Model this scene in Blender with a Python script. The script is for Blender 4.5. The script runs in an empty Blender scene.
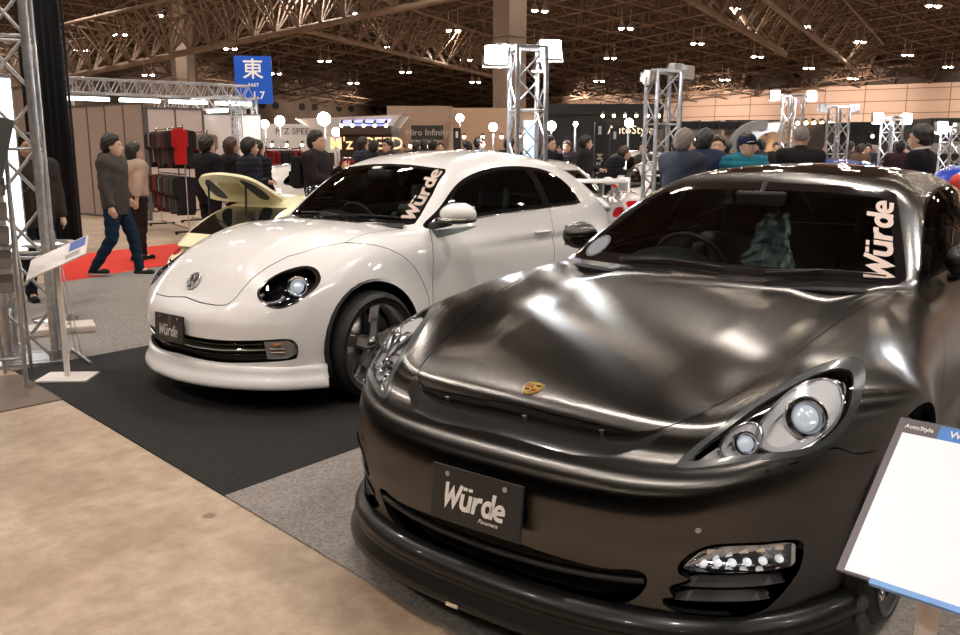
import bpy, bmesh, math, random
import numpy as np
from mathutils import Vector, Matrix, Euler

# ---------------------------------------------------------------- camera
SC = bpy.context.scene
COL = SC.collection
CAM_H, PITCH, FPX = 1.4939, 0.1914, 865.0
cam_d = bpy.data.cameras.new('camera')
cam = bpy.data.objects.new('camera', cam_d); COL.objects.link(cam)
cam.location = (0, 0, CAM_H)
cam.rotation_euler = (math.pi/2 - PITCH, 0, 0)
cam_d.sensor_width = 36.0; cam_d.lens = 36.0*FPX/960.0
cam_d.clip_start = 0.05; cam_d.clip_end = 400
SC.camera = cam
# ---------------------------------------------------------------- world, exposure
W = bpy.data.worlds.new('world'); SC.world = W; W.use_nodes = True
W.node_tree.nodes['Background'].inputs[0].default_value = (0.022, 0.019, 0.018, 1)
W.node_tree.nodes['Background'].inputs[1].default_value = 1.0
SC.view_settings.view_transform = 'Standard'
SC.view_settings.look = 'None'
SC.view_settings.exposure = 0.06
SC.view_settings.gamma = 1.0
SC.view_settings.use_curve_mapping = False
SC.cycles.use_denoising = True
SC.cycles.max_bounces = 8
SC.cycles.diffuse_bounces = 3
SC.cycles.glossy_bounces = 4
SC.cycles.transparent_max_bounces = 24
SC.cycles.sample_clamp_indirect = 10.0
SC.cycles.caustics_reflective = False
SC.cycles.caustics_refractive = False
BAY_W = 1900.      # watts of each pair of roof lamps
FLOOD_W = 420.     # watts of each floodlight
# ---------------------------------------------------------------- materials
MATS = {}
def nd(t, typ, **kw):
    n = t.nodes.new(typ)
    for k, v in kw.items(): setattr(n, k, v)
    return n
def mat(name, col=(.5, .5, .5), rough=.5, metal=0., emit=None, estr=0., coat=0., spec=.5, trans=0., ior=1.45, aniso=0., sheen=0.):
    if name in MATS: return MATS[name]
    m = bpy.data.materials.new(name); m.use_nodes = True
    p = m.node_tree.nodes['Principled BSDF']; I = p.inputs
    I['Base Color'].default_value = (*col[:3], 1); I['Roughness'].default_value = rough
    I['Metallic'].default_value = metal; I['Coat Weight'].default_value = coat; I['Coat Roughness'].default_value = .03
    I['Specular IOR Level'].default_value = spec; I['Transmission Weight'].default_value = trans; I['IOR'].default_value = ior
    I['Anisotropic'].default_value = aniso; I['Sheen Weight'].default_value = sheen
    if emit is not None:
        I['Emission Color'].default_value = (*emit, 1); I['Emission Strength'].default_value = estr
    MATS[name] = m
    return m
def pbsdf(m): return m.node_tree.nodes['Principled BSDF']
def noise_color(m, c1, c2, scale=5., detail=6., rough=.6, coords='Object', stretch=(1, 1, 1), lo=.35, hi=.65, rvar=None, bump=0., bscale=None):
    t = m.node_tree; p = pbsdf(m)
    tc = nd(t, 'ShaderNodeTexCoord'); mp = nd(t, 'ShaderNodeMapping'); mp.inputs['Scale'].default_value = stretch
    t.links.new(tc.outputs[coords], mp.inputs[0])
    n = nd(t, 'ShaderNodeTexNoise'); n.inputs['Scale'].default_value = scale; n.inputs['Detail'].default_value = detail; n.inputs['Roughness'].default_value = rough
    t.links.new(mp.outputs[0], n.inputs['Vector'])
    r = nd(t, 'ShaderNodeValToRGB'); r.color_ramp.elements[0].position = lo; r.color_ramp.elements[1].position = hi
    r.color_ramp.elements[0].color = (*c1, 1); r.color_ramp.elements[1].color = (*c2, 1)
    t.links.new(n.outputs[0], r.inputs[0]); t.links.new(r.outputs[0], p.inputs['Base Color'])
    if rvar:
        mr = nd(t, 'ShaderNodeMapRange'); mr.inputs[3].default_value = rvar[0]; mr.inputs[4].default_value = rvar[1]
        t.links.new(n.outputs[0], mr.inputs[0]); t.links.new(mr.outputs[0], p.inputs['Roughness'])
    if bump:
        n2 = nd(t, 'ShaderNodeTexNoise'); n2.inputs['Scale'].default_value = bscale or scale*4; n2.inputs['Detail'].default_value = 4
        t.links.new(mp.outputs[0], n2.inputs['Vector'])
        b = nd(t, 'ShaderNodeBump'); b.inputs['Strength'].default_value = bump; b.inputs['Distance'].default_value = .01
        t.links.new(n2.outputs[0], b.inputs['Height']); t.links.new(b.outputs[0], p.inputs['Normal'])
    return m
def glass(name, tint=(.8, .9, .88), ior=1.5, rough=0.0):
    if name in MATS: return MATS[name]
    m = bpy.data.materials.new(name); m.use_nodes = True; t = m.node_tree; t.nodes.clear()
    o = nd(t, 'ShaderNodeOutputMaterial'); mx = nd(t, 'ShaderNodeMixShader'); tr = nd(t, 'ShaderNodeBsdfTransparent'); gl = nd(t, 'ShaderNodeBsdfGlossy')
    fr = nd(t, 'ShaderNodeFresnel'); fr.inputs[0].default_value = ior
    tr.inputs[0].default_value = (*tint, 1); gl.inputs['Roughness'].default_value = rough
    t.links.new(fr.outputs[0], mx.inputs[0]); t.links.new(tr.outputs[0], mx.inputs[1]); t.links.new(gl.outputs[0], mx.inputs[2]); t.links.new(mx.outputs[0], o.inputs[0])
    MATS[name] = m; return m
def emis(name, col, s, rough=.4):
    return mat(name, (.8, .8, .8), rough, emit=col, estr=s)

# ---------------------------------------------------------------- object helpers
def tag(o, label=None, cat=None, group=None, kind=None):
    if label: o['label'] = label
    if cat: o['category'] = cat
    if group: o['group'] = group
    if kind: o['kind'] = kind
    return o
def thing(name, label, cat, loc=(0, 0, 0), rz=0., group=None):
    o = bpy.data.objects.new(name, None); COL.objects.link(o); o.empty_display_size = .1
    o.location = loc; o.rotation_euler = (0, 0, rz)
    return tag(o, label, cat, group)
def mesh_obj(name, V, F, mats, parent=None, smooth=True, mi=None, normals=None, label=None):
    me = bpy.data.meshes.new(name)
    V = np.asarray(V, float)
    me.from_pydata(V.tolist(), [], [list(map(int, f)) for f in F])
    if not isinstance(mats, (list, tuple)): mats = [mats]
    for m in mats: me.materials.append(m)
    if mi is not None: me.polygons.foreach_set('material_index', np.asarray(mi, np.int32))
    me.polygons.foreach_set('use_smooth', np.full(len(me.polygons), bool(smooth)))
    me.update()
    if normals is not None: me.normals_split_custom_set_from_vertices(np.asarray(normals, float).tolist())
    o = bpy.data.objects.new(name, me); COL.objects.link(o)
    if parent is not None: o.parent = parent
    if label: o['label'] = label
    return o
def copy_tree(o, parent=None):
    c = o.copy(); COL.objects.link(c)
    if parent is not None: c.parent = parent
    for ch in list(o.children): copy_tree(ch, c)
    return c
class MB:
    """collects shapes into one mesh"""
    def __init__(s): s.V = []; s.F = []; s.M = []; s.n = 0; s.sm = []
    def add(s, V, F, mi=0, smooth=False):
        V = np.asarray(V, float).reshape(-1, 3); s.V.append(V)
        for f in F: s.F.append([int(i)+s.n for i in f]); s.M.append(mi); s.sm.append(smooth)
        s.n += len(V); return s
    def box(s, c, d, mi=0, rot=None, bevel=0.):
        hx, hy, hz = d[0]/2, d[1]/2, d[2]/2
        if bevel <= 0:
            V = np.array([[x, y, z] for x in (-hx, hx) for y in (-hy, hy) for z in (-hz, hz)])
            F = [(0, 1, 3, 2), (4, 6, 7, 5), (0, 4, 5, 1), (2, 3, 7, 6), (0, 2, 6, 4), (1, 5, 7, 3)]
        else:
            bm = bmesh.new(); bmesh.ops.create_cube(bm, size=1)
            for v in bm.verts: v.co = Vector((v.co.x*d[0], v.co.y*d[1], v.co.z*d[2]))
            bmesh.ops.bevel(bm, geom=bm.edges[:], offset=bevel, segments=2, affect='EDGES', profile=.6)
            bm.verts.index_update(); V = np.array([v.co[:] for v in bm.verts]); F = [[v.index for v in f.verts] for f in bm.faces]; bm.free()
        if rot is not None: V = V @ np.array(Euler(rot).to_matrix()).T
        return s.add(V+np.array(c), F, mi)
    def tube(s, a, b, r, r2=None, n=8, mi=0, cap=True, smooth=True):
        a = np.array(a, float); b = np.array(b, float); r2 = r if r2 is None else r2
        d = b-a; L = np.linalg.norm(d)
        if L < 1e-9: return s
        d /= L; u = np.cross(d, (0, 0, 1) if abs(d[2]) < .9 else (1, 0, 0)); u /= np.linalg.norm(u); w = np.cross(d, u)
        t = np.arange(n)*2*math.pi/n; ring = np.cos(t)[:, None]*u+np.sin(t)[:, None]*w
        V = np.vstack([a+ring*r, b+ring*r2]); F = [(i, (i+1) % n, n+(i+1) % n, n+i) for i in range(n)]
        s.add(V, F, mi, smooth)
        if cap: s.add(V, [tuple(range(n))[::-1], tuple(range(n, 2*n))], mi, False)
        return s
    def path(s, P, r, n=8, mi=0, closed=False, smooth=True):
        P = np.array(P, float); m = len(P); R = np.broadcast_to(np.asarray(r, float), (m,))
        T = np.roll(P, -1, 0)-np.roll(P, 1, 0)
        if not closed: T[0] = P[1]-P[0]; T[-1] = P[-1]-P[-2]
        T /= np.linalg.norm(T, axis=1)[:, None]+1e-12
        u = np.cross(T[0], (0, 0, 1) if abs(T[0][2]) < .9 else (1, 0, 0)); u /= np.linalg.norm(u); rings = []
        t = np.arange(n)*2*math.pi/n
        for i in range(m):
            u = u-T[i]*np.dot(u, T[i]); u /= np.linalg.norm(u); w = np.cross(T[i], u)
            rings.append(P[i]+(np.cos(t)[:, None]*u+np.sin(t)[:, None]*w)*R[i])
        V = np.vstack(rings); F = []
        for i in range(m if closed else m-1):
            j = (i+1) % m
            F += [(i*n+k, i*n+(k+1) % n, j*n+(k+1) % n, j*n+k) for k in range(n)]
        if not closed: F += [tuple(range(n))[::-1], tuple(range((m-1)*n, m*n))]
        return s.add(V, F, mi, smooth)
    def lathe(s, prof, n=32, mi=0, axis=2, c=(0, 0, 0), smooth=True):
        """prof [(r, h)]; axis: 0 x, 1 y, 2 z"""
        t = np.arange(n)*2*math.pi/n; V = []
        for r, h in prof:
            for a in t:
                p = (r*math.cos(a), r*math.sin(a), h)
                V.append(p if axis == 2 else ((p[2], p[0], p[1]) if axis == 0 else (p[1], p[2], p[0])))
        m = len(prof); F = [(i*n+k, i*n+(k+1) % n, (i+1)*n+(k+1) % n, (i+1)*n+k) for i in range(m-1) for k in range(n)]
        return s.add(np.array(V)+np.array(c), F, mi, smooth)
    def poly(s, P2, z0, z1, mi=0, frame=None):
        """extruded polygon (x,y) from z0 to z1; frame = (origin, ux, uy, uz)"""
        P2 = np.asarray(P2, float); n = len(P2)
        V = np.vstack([np.c_[P2, np.full(n, z0)], np.c_[P2, np.full(n, z1)]])
        F = [tuple(range(n))[::-1], tuple(range(n, 2*n))]+[(i, (i+1) % n, n+(i+1) % n, n+i) for i in range(n)]
        if frame is not None:
            o, ux, uy, uz = [np.array(q, float) for q in frame]; V = o+V[:, :1]*ux+V[:, 1:2]*uy+V[:, 2:]*uz
        return s.add(V, F, mi)
    def ell(s, c, r, mi=0, n=16, m=10, rot=None):
        V = []
        for i in range(m+1):
            p = math.pi*i/m
            for k in range(n):
                a = 2*math.pi*k/n; V.append((r[0]*math.sin(p)*math.cos(a), r[1]*math.sin(p)*math.sin(a), r[2]*math.cos(p)))
        V = np.array(V)
        if rot is not None: V = V @ np.array(Euler(rot).to_matrix()).T
        F = [((i)*n+k, (i+1)*n+k, (i+1)*n+(k+1) % n, i*n+(k+1) % n) for i in range(m) for k in range(n)]
        return s.add(V+np.array(c), F, mi, True)
    def build(s, name, mats, parent=None, label=None):
        o = mesh_obj(name, np.vstack(s.V), s.F, mats, parent, False, s.M, None, label)
        o.data.polygons.foreach_set('use_smooth', np.array(s.sm, bool)); return o
def sweep(P, sec, closed=False, up=(0, 0, 1)):
    """section sec (k x 2: side, up) swept along P. returns V, F"""
    P = np.array(P, float); sec = np.array(sec, float); m, k = len(P), len(sec)
    T = np.roll(P, -1, 0)-np.roll(P, 1, 0)
    if not closed: T[0] = P[1]-P[0]; T[-1] = P[-1]-P[-2]
    T /= np.linalg.norm(T, axis=1)[:, None]; S = np.cross(T, up); S /= np.linalg.norm(S, axis=1)[:, None]; U = np.cross(S, T)
    V = (P[:, None]+sec[None, :, :1]*S[:, None]+sec[None, :, 1:]*U[:, None]).reshape(-1, 3); F = []
    for i in range(m if closed else m-1):
        j = (i+1) % m
        F += [(i*k+q, i*k+(q+1) % k, j*k+(q+1) % k, j*k+q) for q in range(k)]
    if not closed: F += [tuple(range(k))[::-1], tuple(range((m-1)*k, m*k))]
    return V, F

# ---------------------------------------------------------------- curves
def cspline(xs, ys):
    """natural cubic spline -> function by dense table"""
    xs = np.array(xs, float); ys = np.array(ys, float); n = len(xs); h = np.diff(xs)
    A = np.eye(n); b = np.zeros(n)
    for i in range(1, n-1):
        A[i, i-1] = h[i-1]; A[i, i] = 2*(h[i-1]+h[i]); A[i, i+1] = h[i]
        b[i] = 3*((ys[i+1]-ys[i])/h[i]-(ys[i]-ys[i-1])/h[i-1])
    c = np.linalg.solve(A, b)
    X = np.linspace(xs[0], xs[-1], 1500); k = np.clip(np.searchsorted(xs, X)-1, 0, n-2); d = X-xs[k]
    Y = ys[k]+d*((ys[k+1]-ys[k])/h[k]-h[k]*(2*c[k]+c[k+1])/3)+c[k]*d*d+(c[k+1]-c[k])/(3*h[k])*d**3
    s0 = (Y[1]-Y[0])/(X[1]-X[0]); s1 = (Y[-1]-Y[-2])/(X[-1]-X[-2])
    def f(x):
        return np.interp(x, X, Y)+np.minimum(x-X[0], 0)*s0+np.maximum(x-X[-1], 0)*s1
    return f
def catmull(P, per=8, closed=True):
    P = np.array(P, float); n = len(P); out = []
    for i in range(n if closed else n-1):
        if closed: a, b, c, d = P[(i-1) % n], P[i], P[(i+1) % n], P[(i+2) % n]
        else: a, b, c, d = P[max(i-1, 0)], P[i], P[i+1], P[min(i+2, n-1)]
        for t in np.arange(per)/per:
            out.append(.5*((2*b)+(-a+c)*t+(2*a-5*b+4*c-d)*t*t+(-a+3*b-3*c+d)*t**3))
    if not closed: out.append(P[-1])
    return np.array(out)
def sd_poly(Q, poly):
    """signed distance (negative inside) of 2D points Q to closed polygon"""
    Q = np.asarray(Q, float); out = np.empty(len(Q)); poly = np.asarray(poly, float)
    A = poly; B = np.roll(poly, -1, 0); E = B-A; L2 = (E**2).sum(1)+1e-18
    for s in range(0, len(Q), 20000):
        q = Q[s:s+20000]; w = q[:, None]-A[None]; t = np.clip((w*E).sum(2)/L2, 0, 1)
        d = np.sqrt(((w-t[..., None]*E)**2).sum(2).min(1))
        c1 = (A[None, :, 1] > q[:, None, 1]) != (B[None, :, 1] > q[:, None, 1])
        xx = A[None, :, 0]+(q[:, None, 1]-A[None, :, 1])*E[None, :, 0]/np.where(np.abs(E[None, :, 1]) < 1e-12, 1e-12, E[None, :, 1])
        ins = (c1 & (q[:, None, 0] < xx)).sum(1) % 2 == 1
        out[s:s+20000] = np.where(ins, -d, d)
    return out
def sd_line(Q, line):
    """distance to an open polyline"""
    A = line[:-1]; E = line[1:]-A; L2 = (E**2).sum(1)+1e-18; out = np.empty(len(Q))
    for s in range(0, len(Q), 20000):
        w = Q[s:s+20000, None]-A[None]; t = np.clip((w*E).sum(2)/L2, 0, 1)
        out[s:s+20000] = np.sqrt(((w-t[..., None]*E)**2).sum(2).min(1))
    return out
# ---------------------------------------------------------------- implicit surfaces
def smax(a, b, k):
    h = np.maximum(k-np.abs(a-b), 0)/k
    return np.maximum(a, b)+h*h*k*.25
def smin(a, b, k): return -smax(-a, -b, k)
def sstep(x, a, b):
    t = np.clip((x-a)/(b-a), 0, 1); return t*t*(3-2*t)
def gauss(x, s): return np.exp(-(x/s)**2)
def grad(f, P, h=.003):
    G = np.empty_like(P)
    for i in range(3):
        d = np.zeros(3); d[i] = h; G[:, i] = (f(P+d)-f(P-d))/(2*h)
    return G
def nets(f, xs, ys, zs, newton=3):
    xs, ys, zs = map(np.asarray, (xs, ys, zs)); nx, ny, nz = len(xs), len(ys), len(zs)
    X, Y, Z = np.meshgrid(xs, ys, zs, indexing='ij')
    val = f(np.stack([X.ravel(), Y.ravel(), Z.ravel()], 1)).reshape(nx, ny, nz); ins = val < 0
    cnt = np.zeros((nx-1, ny-1, nz-1), int); acc = np.zeros((nx-1, ny-1, nz-1, 3)); co = (xs, ys, zs)
    quads = []
    idx = np.arange((nx-1)*(ny-1)*(nz-1)).reshape(nx-1, ny-1, nz-1)
    for ax in range(3):
        o1, o2 = [(1, 2), (2, 0), (0, 1)][ax]
        sl0 = [slice(None)]*3; sl1 = [slice(None)]*3; sl0[ax] = slice(0, -1); sl1[ax] = slice(1, None)
        a, b = val[tuple(sl0)], val[tuple(sl1)]; cr = (a < 0) != (b < 0)
        I = np.argwhere(cr)
        if not len(I): continue
        va, vb = a[cr], b[cr]; t = va/(va-vb)
        p = np.stack([co[k][I[:, k]] for k in range(3)], 1).astype(float)
        p[:, ax] += t*(co[ax][I[:, ax]+1]-co[ax][I[:, ax]])
        lim = np.array(cnt.shape)
        cells = []
        for d1, d2 in ((-1, -1), (0, -1), (0, 0), (-1, 0)):
            c = I.copy(); c[:, o1] += d1; c[:, o2] += d2; ok = ((c >= 0) & (c < lim)).all(1)
            np.add.at(cnt, tuple(c[ok].T), 1); np.add.at(acc, tuple(c[ok].T), p[ok]); cells.append((c, ok))
        allok = cells[0][1] & cells[1][1] & cells[2][1] & cells[3][1]
        q = np.stack([idx[tuple(c[allok].T)] for c, _ in cells], 1)
        flip = (vb < 0)[allok]
        q[flip] = q[flip][:, ::-1]
        quads.append(q)
    Q = np.vstack(quads); used, inv = np.unique(Q, return_inverse=True); Q = inv.reshape(Q.shape)
    V = (acc.reshape(-1, 3)/np.maximum(cnt.reshape(-1, 1), 1))[used]
    for _ in range(newton):
        g = grad(f, V); v = f(V); st = v/np.maximum((g*g).sum(1), .05)
        V = V-np.clip(st, -.02, .02)[:, None]*g
    g = grad(f, V); N = g/(np.linalg.norm(g, axis=1)[:, None]+1e-9)
    return V, Q, N
class Tri:
    def __init__(s, V, Q, N):
        s.V = V; s.N = N
        d1 = ((V[Q[:, 0]]-V[Q[:, 2]])**2).sum(1); d2 = ((V[Q[:, 1]]-V[Q[:, 3]])**2).sum(1); m = (d1 < d2)[:, None]
        s.T = np.vstack([np.where(m, Q[:, [0, 1, 2]], Q[:, [0, 1, 3]]), np.where(m, Q[:, [0, 2, 3]], Q[:, [1, 2, 3]])])
        s.L = np.zeros(len(s.T), int)
    def C(s): return s.V[s.T].mean(1)
    def _edges(s, mask, marked_fn):
        T = s.T[mask]; E = np.sort(np.vstack([T[:, [0, 1]], T[:, [1, 2]], T[:, [2, 0]]]), 1)
        U, inv = np.unique(E, axis=0, return_inverse=True); inv = inv.ravel()
        mk = marked_fn(U); return T, U, inv.reshape(3, -1).T, mk
    def refine(s, mask, near, L):
        """split long edges near the curve. near(V)->bool for vertices; mask: triangle mask"""
        mask = mask & near(s.C())
        # conforming: take neighbours too -> work on all triangles that own a marked edge
        T, U, inv, _ = s._edges(mask, lambda U: None)
        ln = np.linalg.norm(s.V[U[:, 0]]-s.V[U[:, 1]], axis=1); keys = U[ln > L]
        if not len(keys): return
        n = len(s.V); code = set((keys[:, 0]*n+keys[:, 1]).tolist())
        E = [np.sort(s.T[:, [a, b]], 1) for a, b in ((0, 1), (1, 2), (2, 0))]
        carr = np.array(sorted(code)); ids = []
        mk = []
        for e in E:
            c = e[:, 0]*n+e[:, 1]; j = np.clip(np.searchsorted(carr, c), 0, len(carr)-1); ok = carr[j] == c; mk.append(ok); ids.append(n+j)
        a, b = carr//n, carr % n
        s.V = np.vstack([s.V, (s.V[a]+s.V[b])/2]); N = s.N[a]+s.N[b]; s.N = np.vstack([s.N, N/np.linalg.norm(N, axis=1)[:, None]])
        k = mk[0].astype(int)+mk[1]+mk[2]; out = [s.T[k == 0]]; lab = [s.L[k == 0]]
        for r in range(3):
            q0, q1, q2 = r, (r+1) % 3, (r+2) % 3; v0, v1, v2 = s.T[:, q0], s.T[:, q1], s.T[:, q2]
            e0, e1, e2 = ids[q0], ids[q1], ids[q2]; m0, m1, m2 = mk[q0], mk[q1], mk[q2]
            w = (k == 1) & m0
            out += [np.stack([v0, e0, v2], 1)[w], np.stack([e0, v1, v2], 1)[w]]; lab += [s.L[w]]*2
            w = (k == 2) & m0 & m1
            out += [np.stack([e0, v1, e1], 1)[w], np.stack([v0, e0, e1], 1)[w], np.stack([v0, e1, v2], 1)[w]]; lab += [s.L[w]]*3
        w = k == 3; t = s.T; i0, i1, i2 = ids
        out += [np.stack([t[:, 0], i0, i2], 1)[w], np.stack([i0, t[:, 1], i1], 1)[w], np.stack([i2, i1, t[:, 2]], 1)[w], np.stack([i0, i1, i2], 1)[w]]; lab += [s.L[w]]*4
        s.T = np.vstack(out); s.L = np.concatenate(lab)
    def cut(s, phi_fn, new, frm=None, where=None, rfn=None, snapd=.0008):
        """split by phi=0; triangles of label in frm with phi<0 and where(C) become new. rfn=(dist,len) local refinement"""
        def msk():
            m = np.ones(len(s.T), bool) if frm is None else np.isin(s.L, frm)
            if where is not None: m &= where(s.C())
            return m
        if rfn:
            for _ in range(rfn[2] if len(rfn) > 2 else 1): s.refine(msk(), lambda P: np.abs(phi_fn(P)) < rfn[0], rfn[1])
        m = msk(); vs = np.unique(s.T[m]); phi = np.full(len(s.V), 1.); phi[vs] = phi_fn(s.V[vs])
        phi[(np.abs(phi) < snapd)] = snapd*.0+1e-7
        T = s.T[m]; sg = phi[T] < 0; k = sg.sum(1); cross = (k == 1) | (k == 2)
        Tc = T[cross]; lc = s.L[m][cross]; sc_ = sg[cross]; kk = k[cross]
        odd = np.where(kk == 1, sc_.argmax(1), (~sc_).argmax(1)); r = np.arange(len(Tc))
        v0, v1, v2 = Tc[r, odd], Tc[r, (odd+1) % 3], Tc[r, (odd+2) % 3]
        n = len(s.V); E = np.sort(np.vstack([np.stack([v0, v1], 1), np.stack([v0, v2], 1)]), 1)
        keep = s.T[~m]; kl = s.L[~m]; whole = T[~cross]; wl = s.L[m][~cross].copy(); wl[k[~cross] == 3] = new
        if len(E):
            U, inv = np.unique(E, axis=0, return_inverse=True); inv = inv.ravel()
            a, b = U[:, 0], U[:, 1]; t = phi[a]/(phi[a]-phi[b])
            P = s.V[a]+(s.V[b]-s.V[a])*t[:, None]; pm = phi_fn(P)
            # one secant correction
            t2 = np.where((pm < 0) == (phi[a] < 0), t+(1-t)*pm/(pm-phi[b]+1e-12), t*phi[a]/(phi[a]-pm+1e-12)); t2 = np.clip(t2, .02, .98)
            P = s.V[a]+(s.V[b]-s.V[a])*t2[:, None]; N = s.N[a]+(s.N[b]-s.N[a])*t2[:, None]
            s.V = np.vstack([s.V, P]); s.N = np.vstack([s.N, N/np.linalg.norm(N, axis=1)[:, None]])
            e1, e2 = n+inv[:len(Tc)], n+inv[len(Tc):]
            one = kk == 1
            A = np.stack([v0, e1, e2], 1); B = np.stack([e1, v1, v2], 1); Cc = np.stack([e1, v2, e2], 1)
            s.T = np.vstack([keep, whole, A, B, Cc])
            s.L = np.concatenate([kl, wl, np.where(one, new, lc), np.where(one, lc, new), np.where(one, lc, new)])
        else:
            s.T = np.vstack([keep, whole]); s.L = np.concatenate([kl, wl])
    def groove(s, proj, line, w, lab, frm, where, rf=(.02, .009)):
        """cut a narrow open gap of half width w along a polyline in the projected plane"""
        A = line[:-1]; E = line[1:]-A; L2 = (E**2).sum(1)+1e-18; ln = np.sqrt(L2)
        def sg(P):
            Q = proj(P); wv = Q[:, None]-A[None]; t = np.clip((wv*E).sum(2)/L2, 0, 1); r = wv-t[..., None]*E; d = np.sqrt((r**2).sum(2)); k = d.argmin(1); i = np.arange(len(Q))
            cr = (E[k, 0]*wv[i, k, 1]-E[k, 1]*wv[i, k, 0])/ln[k]; return np.where(cr < 0, -1, 1)*d[i, k]
        nr = lambda C: where(C) & (np.abs(sg(C)) < .028)
        for _ in range(1): s.refine(nr(s.C()) & np.isin(s.L, frm), lambda P: np.abs(sg(P)) < rf[0], rf[1])
        nr = lambda C: where(C) & (np.abs(sg(C)) < .012)
        s.cut(lambda P: sg(P)-w, 901, frm, nr, None, .0002); s.cut(lambda P: -sg(P)-w, 902, [901], None, None, .0002)
        s.L[s.L == 901] = frm[0]; s.L[s.L == 902] = lab
    def loops(s, labs):
        """boundary loops (ordered vertex ids) of a label set"""
        T = s.T[np.isin(s.L, labs)]; E = np.vstack([T[:, [0, 1]], T[:, [1, 2]], T[:, [2, 0]]]); n = len(s.V)
        c = E[:, 0]*n+E[:, 1]; rc = E[:, 1]*n+E[:, 0]; bd = E[~np.isin(c, rc)]
        nxt = {}
        for a, b in bd.tolist(): nxt.setdefault(a, []).append(b)
        out = []
        while nxt:
            a0 = next(iter(nxt)); lp = [a0]; cur = a0
            while True:
                l = nxt.get(cur)
                if not l: break
                b = l.pop()
                if not l: del nxt[cur]
                if b == a0: break
                lp.append(b); cur = b
            if len(lp) > 3: out.append(lp)
        return sorted(out, key=len, reverse=True)
    def part(s, labs, name, mats, parent=None, flange=.012, off=0., label=None, fmat=None, where=None):
        m = np.isin(s.L, labs)
        if where is not None: m &= where(s.C())
        T = s.T[m]
        if not len(T): print('EMPTY PART', name); return None
        used, inv = np.unique(T, return_inverse=True); T2 = inv.reshape(T.shape)
        V = s.V[used]+s.N[used]*off; N = s.N[used]; mi = np.zeros(len(T2), int)
        if flange:
            E = np.vstack([T2[:, [0, 1]], T2[:, [1, 2]], T2[:, [2, 0]]]); n = len(V)
            c = E[:, 0]*n+E[:, 1]; rc = E[:, 1]*n+E[:, 0]; bd = E[~np.isin(c, rc)]
            if len(bd):
                a, b = bd[:, 0], bd[:, 1]; k = len(bd); sn = np.cross(V[b]-V[a], N[a]); sn /= np.linalg.norm(sn, axis=1)[:, None]+1e-12
                V = np.vstack([V, V[a], V[b], V[b]-N[b]*flange, V[a]-N[a]*flange]); N = np.vstack([N, sn, sn, sn, sn])
                q = np.arange(k)
                T2 = list(T2.tolist())+np.stack([n+k+q, n+q, n+3*k+q, n+2*k+q], 1).tolist()
                mi = np.concatenate([mi, np.full(k, 1 if fmat is not None else 0)])
        mm = list(mats) if isinstance(mats, (list, tuple)) else [mats]
        if fmat is not None: mm = [mm[0], fmat]
        return mesh_obj(name, V, T2, mm, parent, True, mi, N, label)
def ray_field(f, O, D, t0=.2, t1=12., n=900):
    """first hit of rays with f<0"""
    t = np.linspace(t0, t1, n); out = []
    for o, d in zip(O, D):
        v = f(o+d*t[:, None]); k = np.argmax(v < 0)
        if v[k] >= 0: out.append(None); continue
        a, b = t[k-1], t[k]
        for _ in range(30):
            m = (a+b)/2
            if f((o+d*m)[None])[0] < 0: b = m
            else: a = m
        out.append(o+d*b)
    return out
# ================================================================ dark sports sedan: body field
# local frame: x to the car's left, y rearward from the nose, z up
S_zc = cspline([-.3, 0.0, .12, .25, .45, .7, 1.0, 1.3, 1.6, 2.2, 3.2, 4.2, 4.7, 4.9, 5.1], [.46, .645, .71, .755, .805, .858, .905, .945, .972, .99, .99, .985, .96, .93, .88])
S_zr = cspline([-.3, 0.0, .12, .25, .45, .7, 1.0, 1.3, 1.6, 2.2, 3.2, 4.2, 4.7, 4.9, 5.1], [.40, .60, .68, .735, .805, .866, .912, .945, .960, .955, .975, .97, .93, .90, .86])
S_w = cspline([-.2, 0.0, .3, .6, .93, 1.4, 2.0, 2.8, 3.4, 3.85, 4.3, 4.7, 4.97], [.86, .88, .915, .94, .966, .945, .925, .93, .955, .972, .955, .90, .80])
S_yf = cspline([0, .2, .4, .55, .68, .78, .86, .92, .98, 1.1], [0, .006, .035, .085, .165, .265, .39, .55, .80, 1.4])
S_zroof = cspline([1.3, 1.9, 2.3, 2.6, 3.0, 3.4, 3.8, 4.2, 4.6, 4.95], [1.22, 1.335, 1.385, 1.405, 1.415, 1.395, 1.335, 1.235, 1.105, .97])
S_wg = cspline([1.2, 1.7, 2.2, 2.8, 3.4, 3.9, 4.4, 4.9], [.70, .775, .815, .825, .805, .755, .66, .54])
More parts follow.
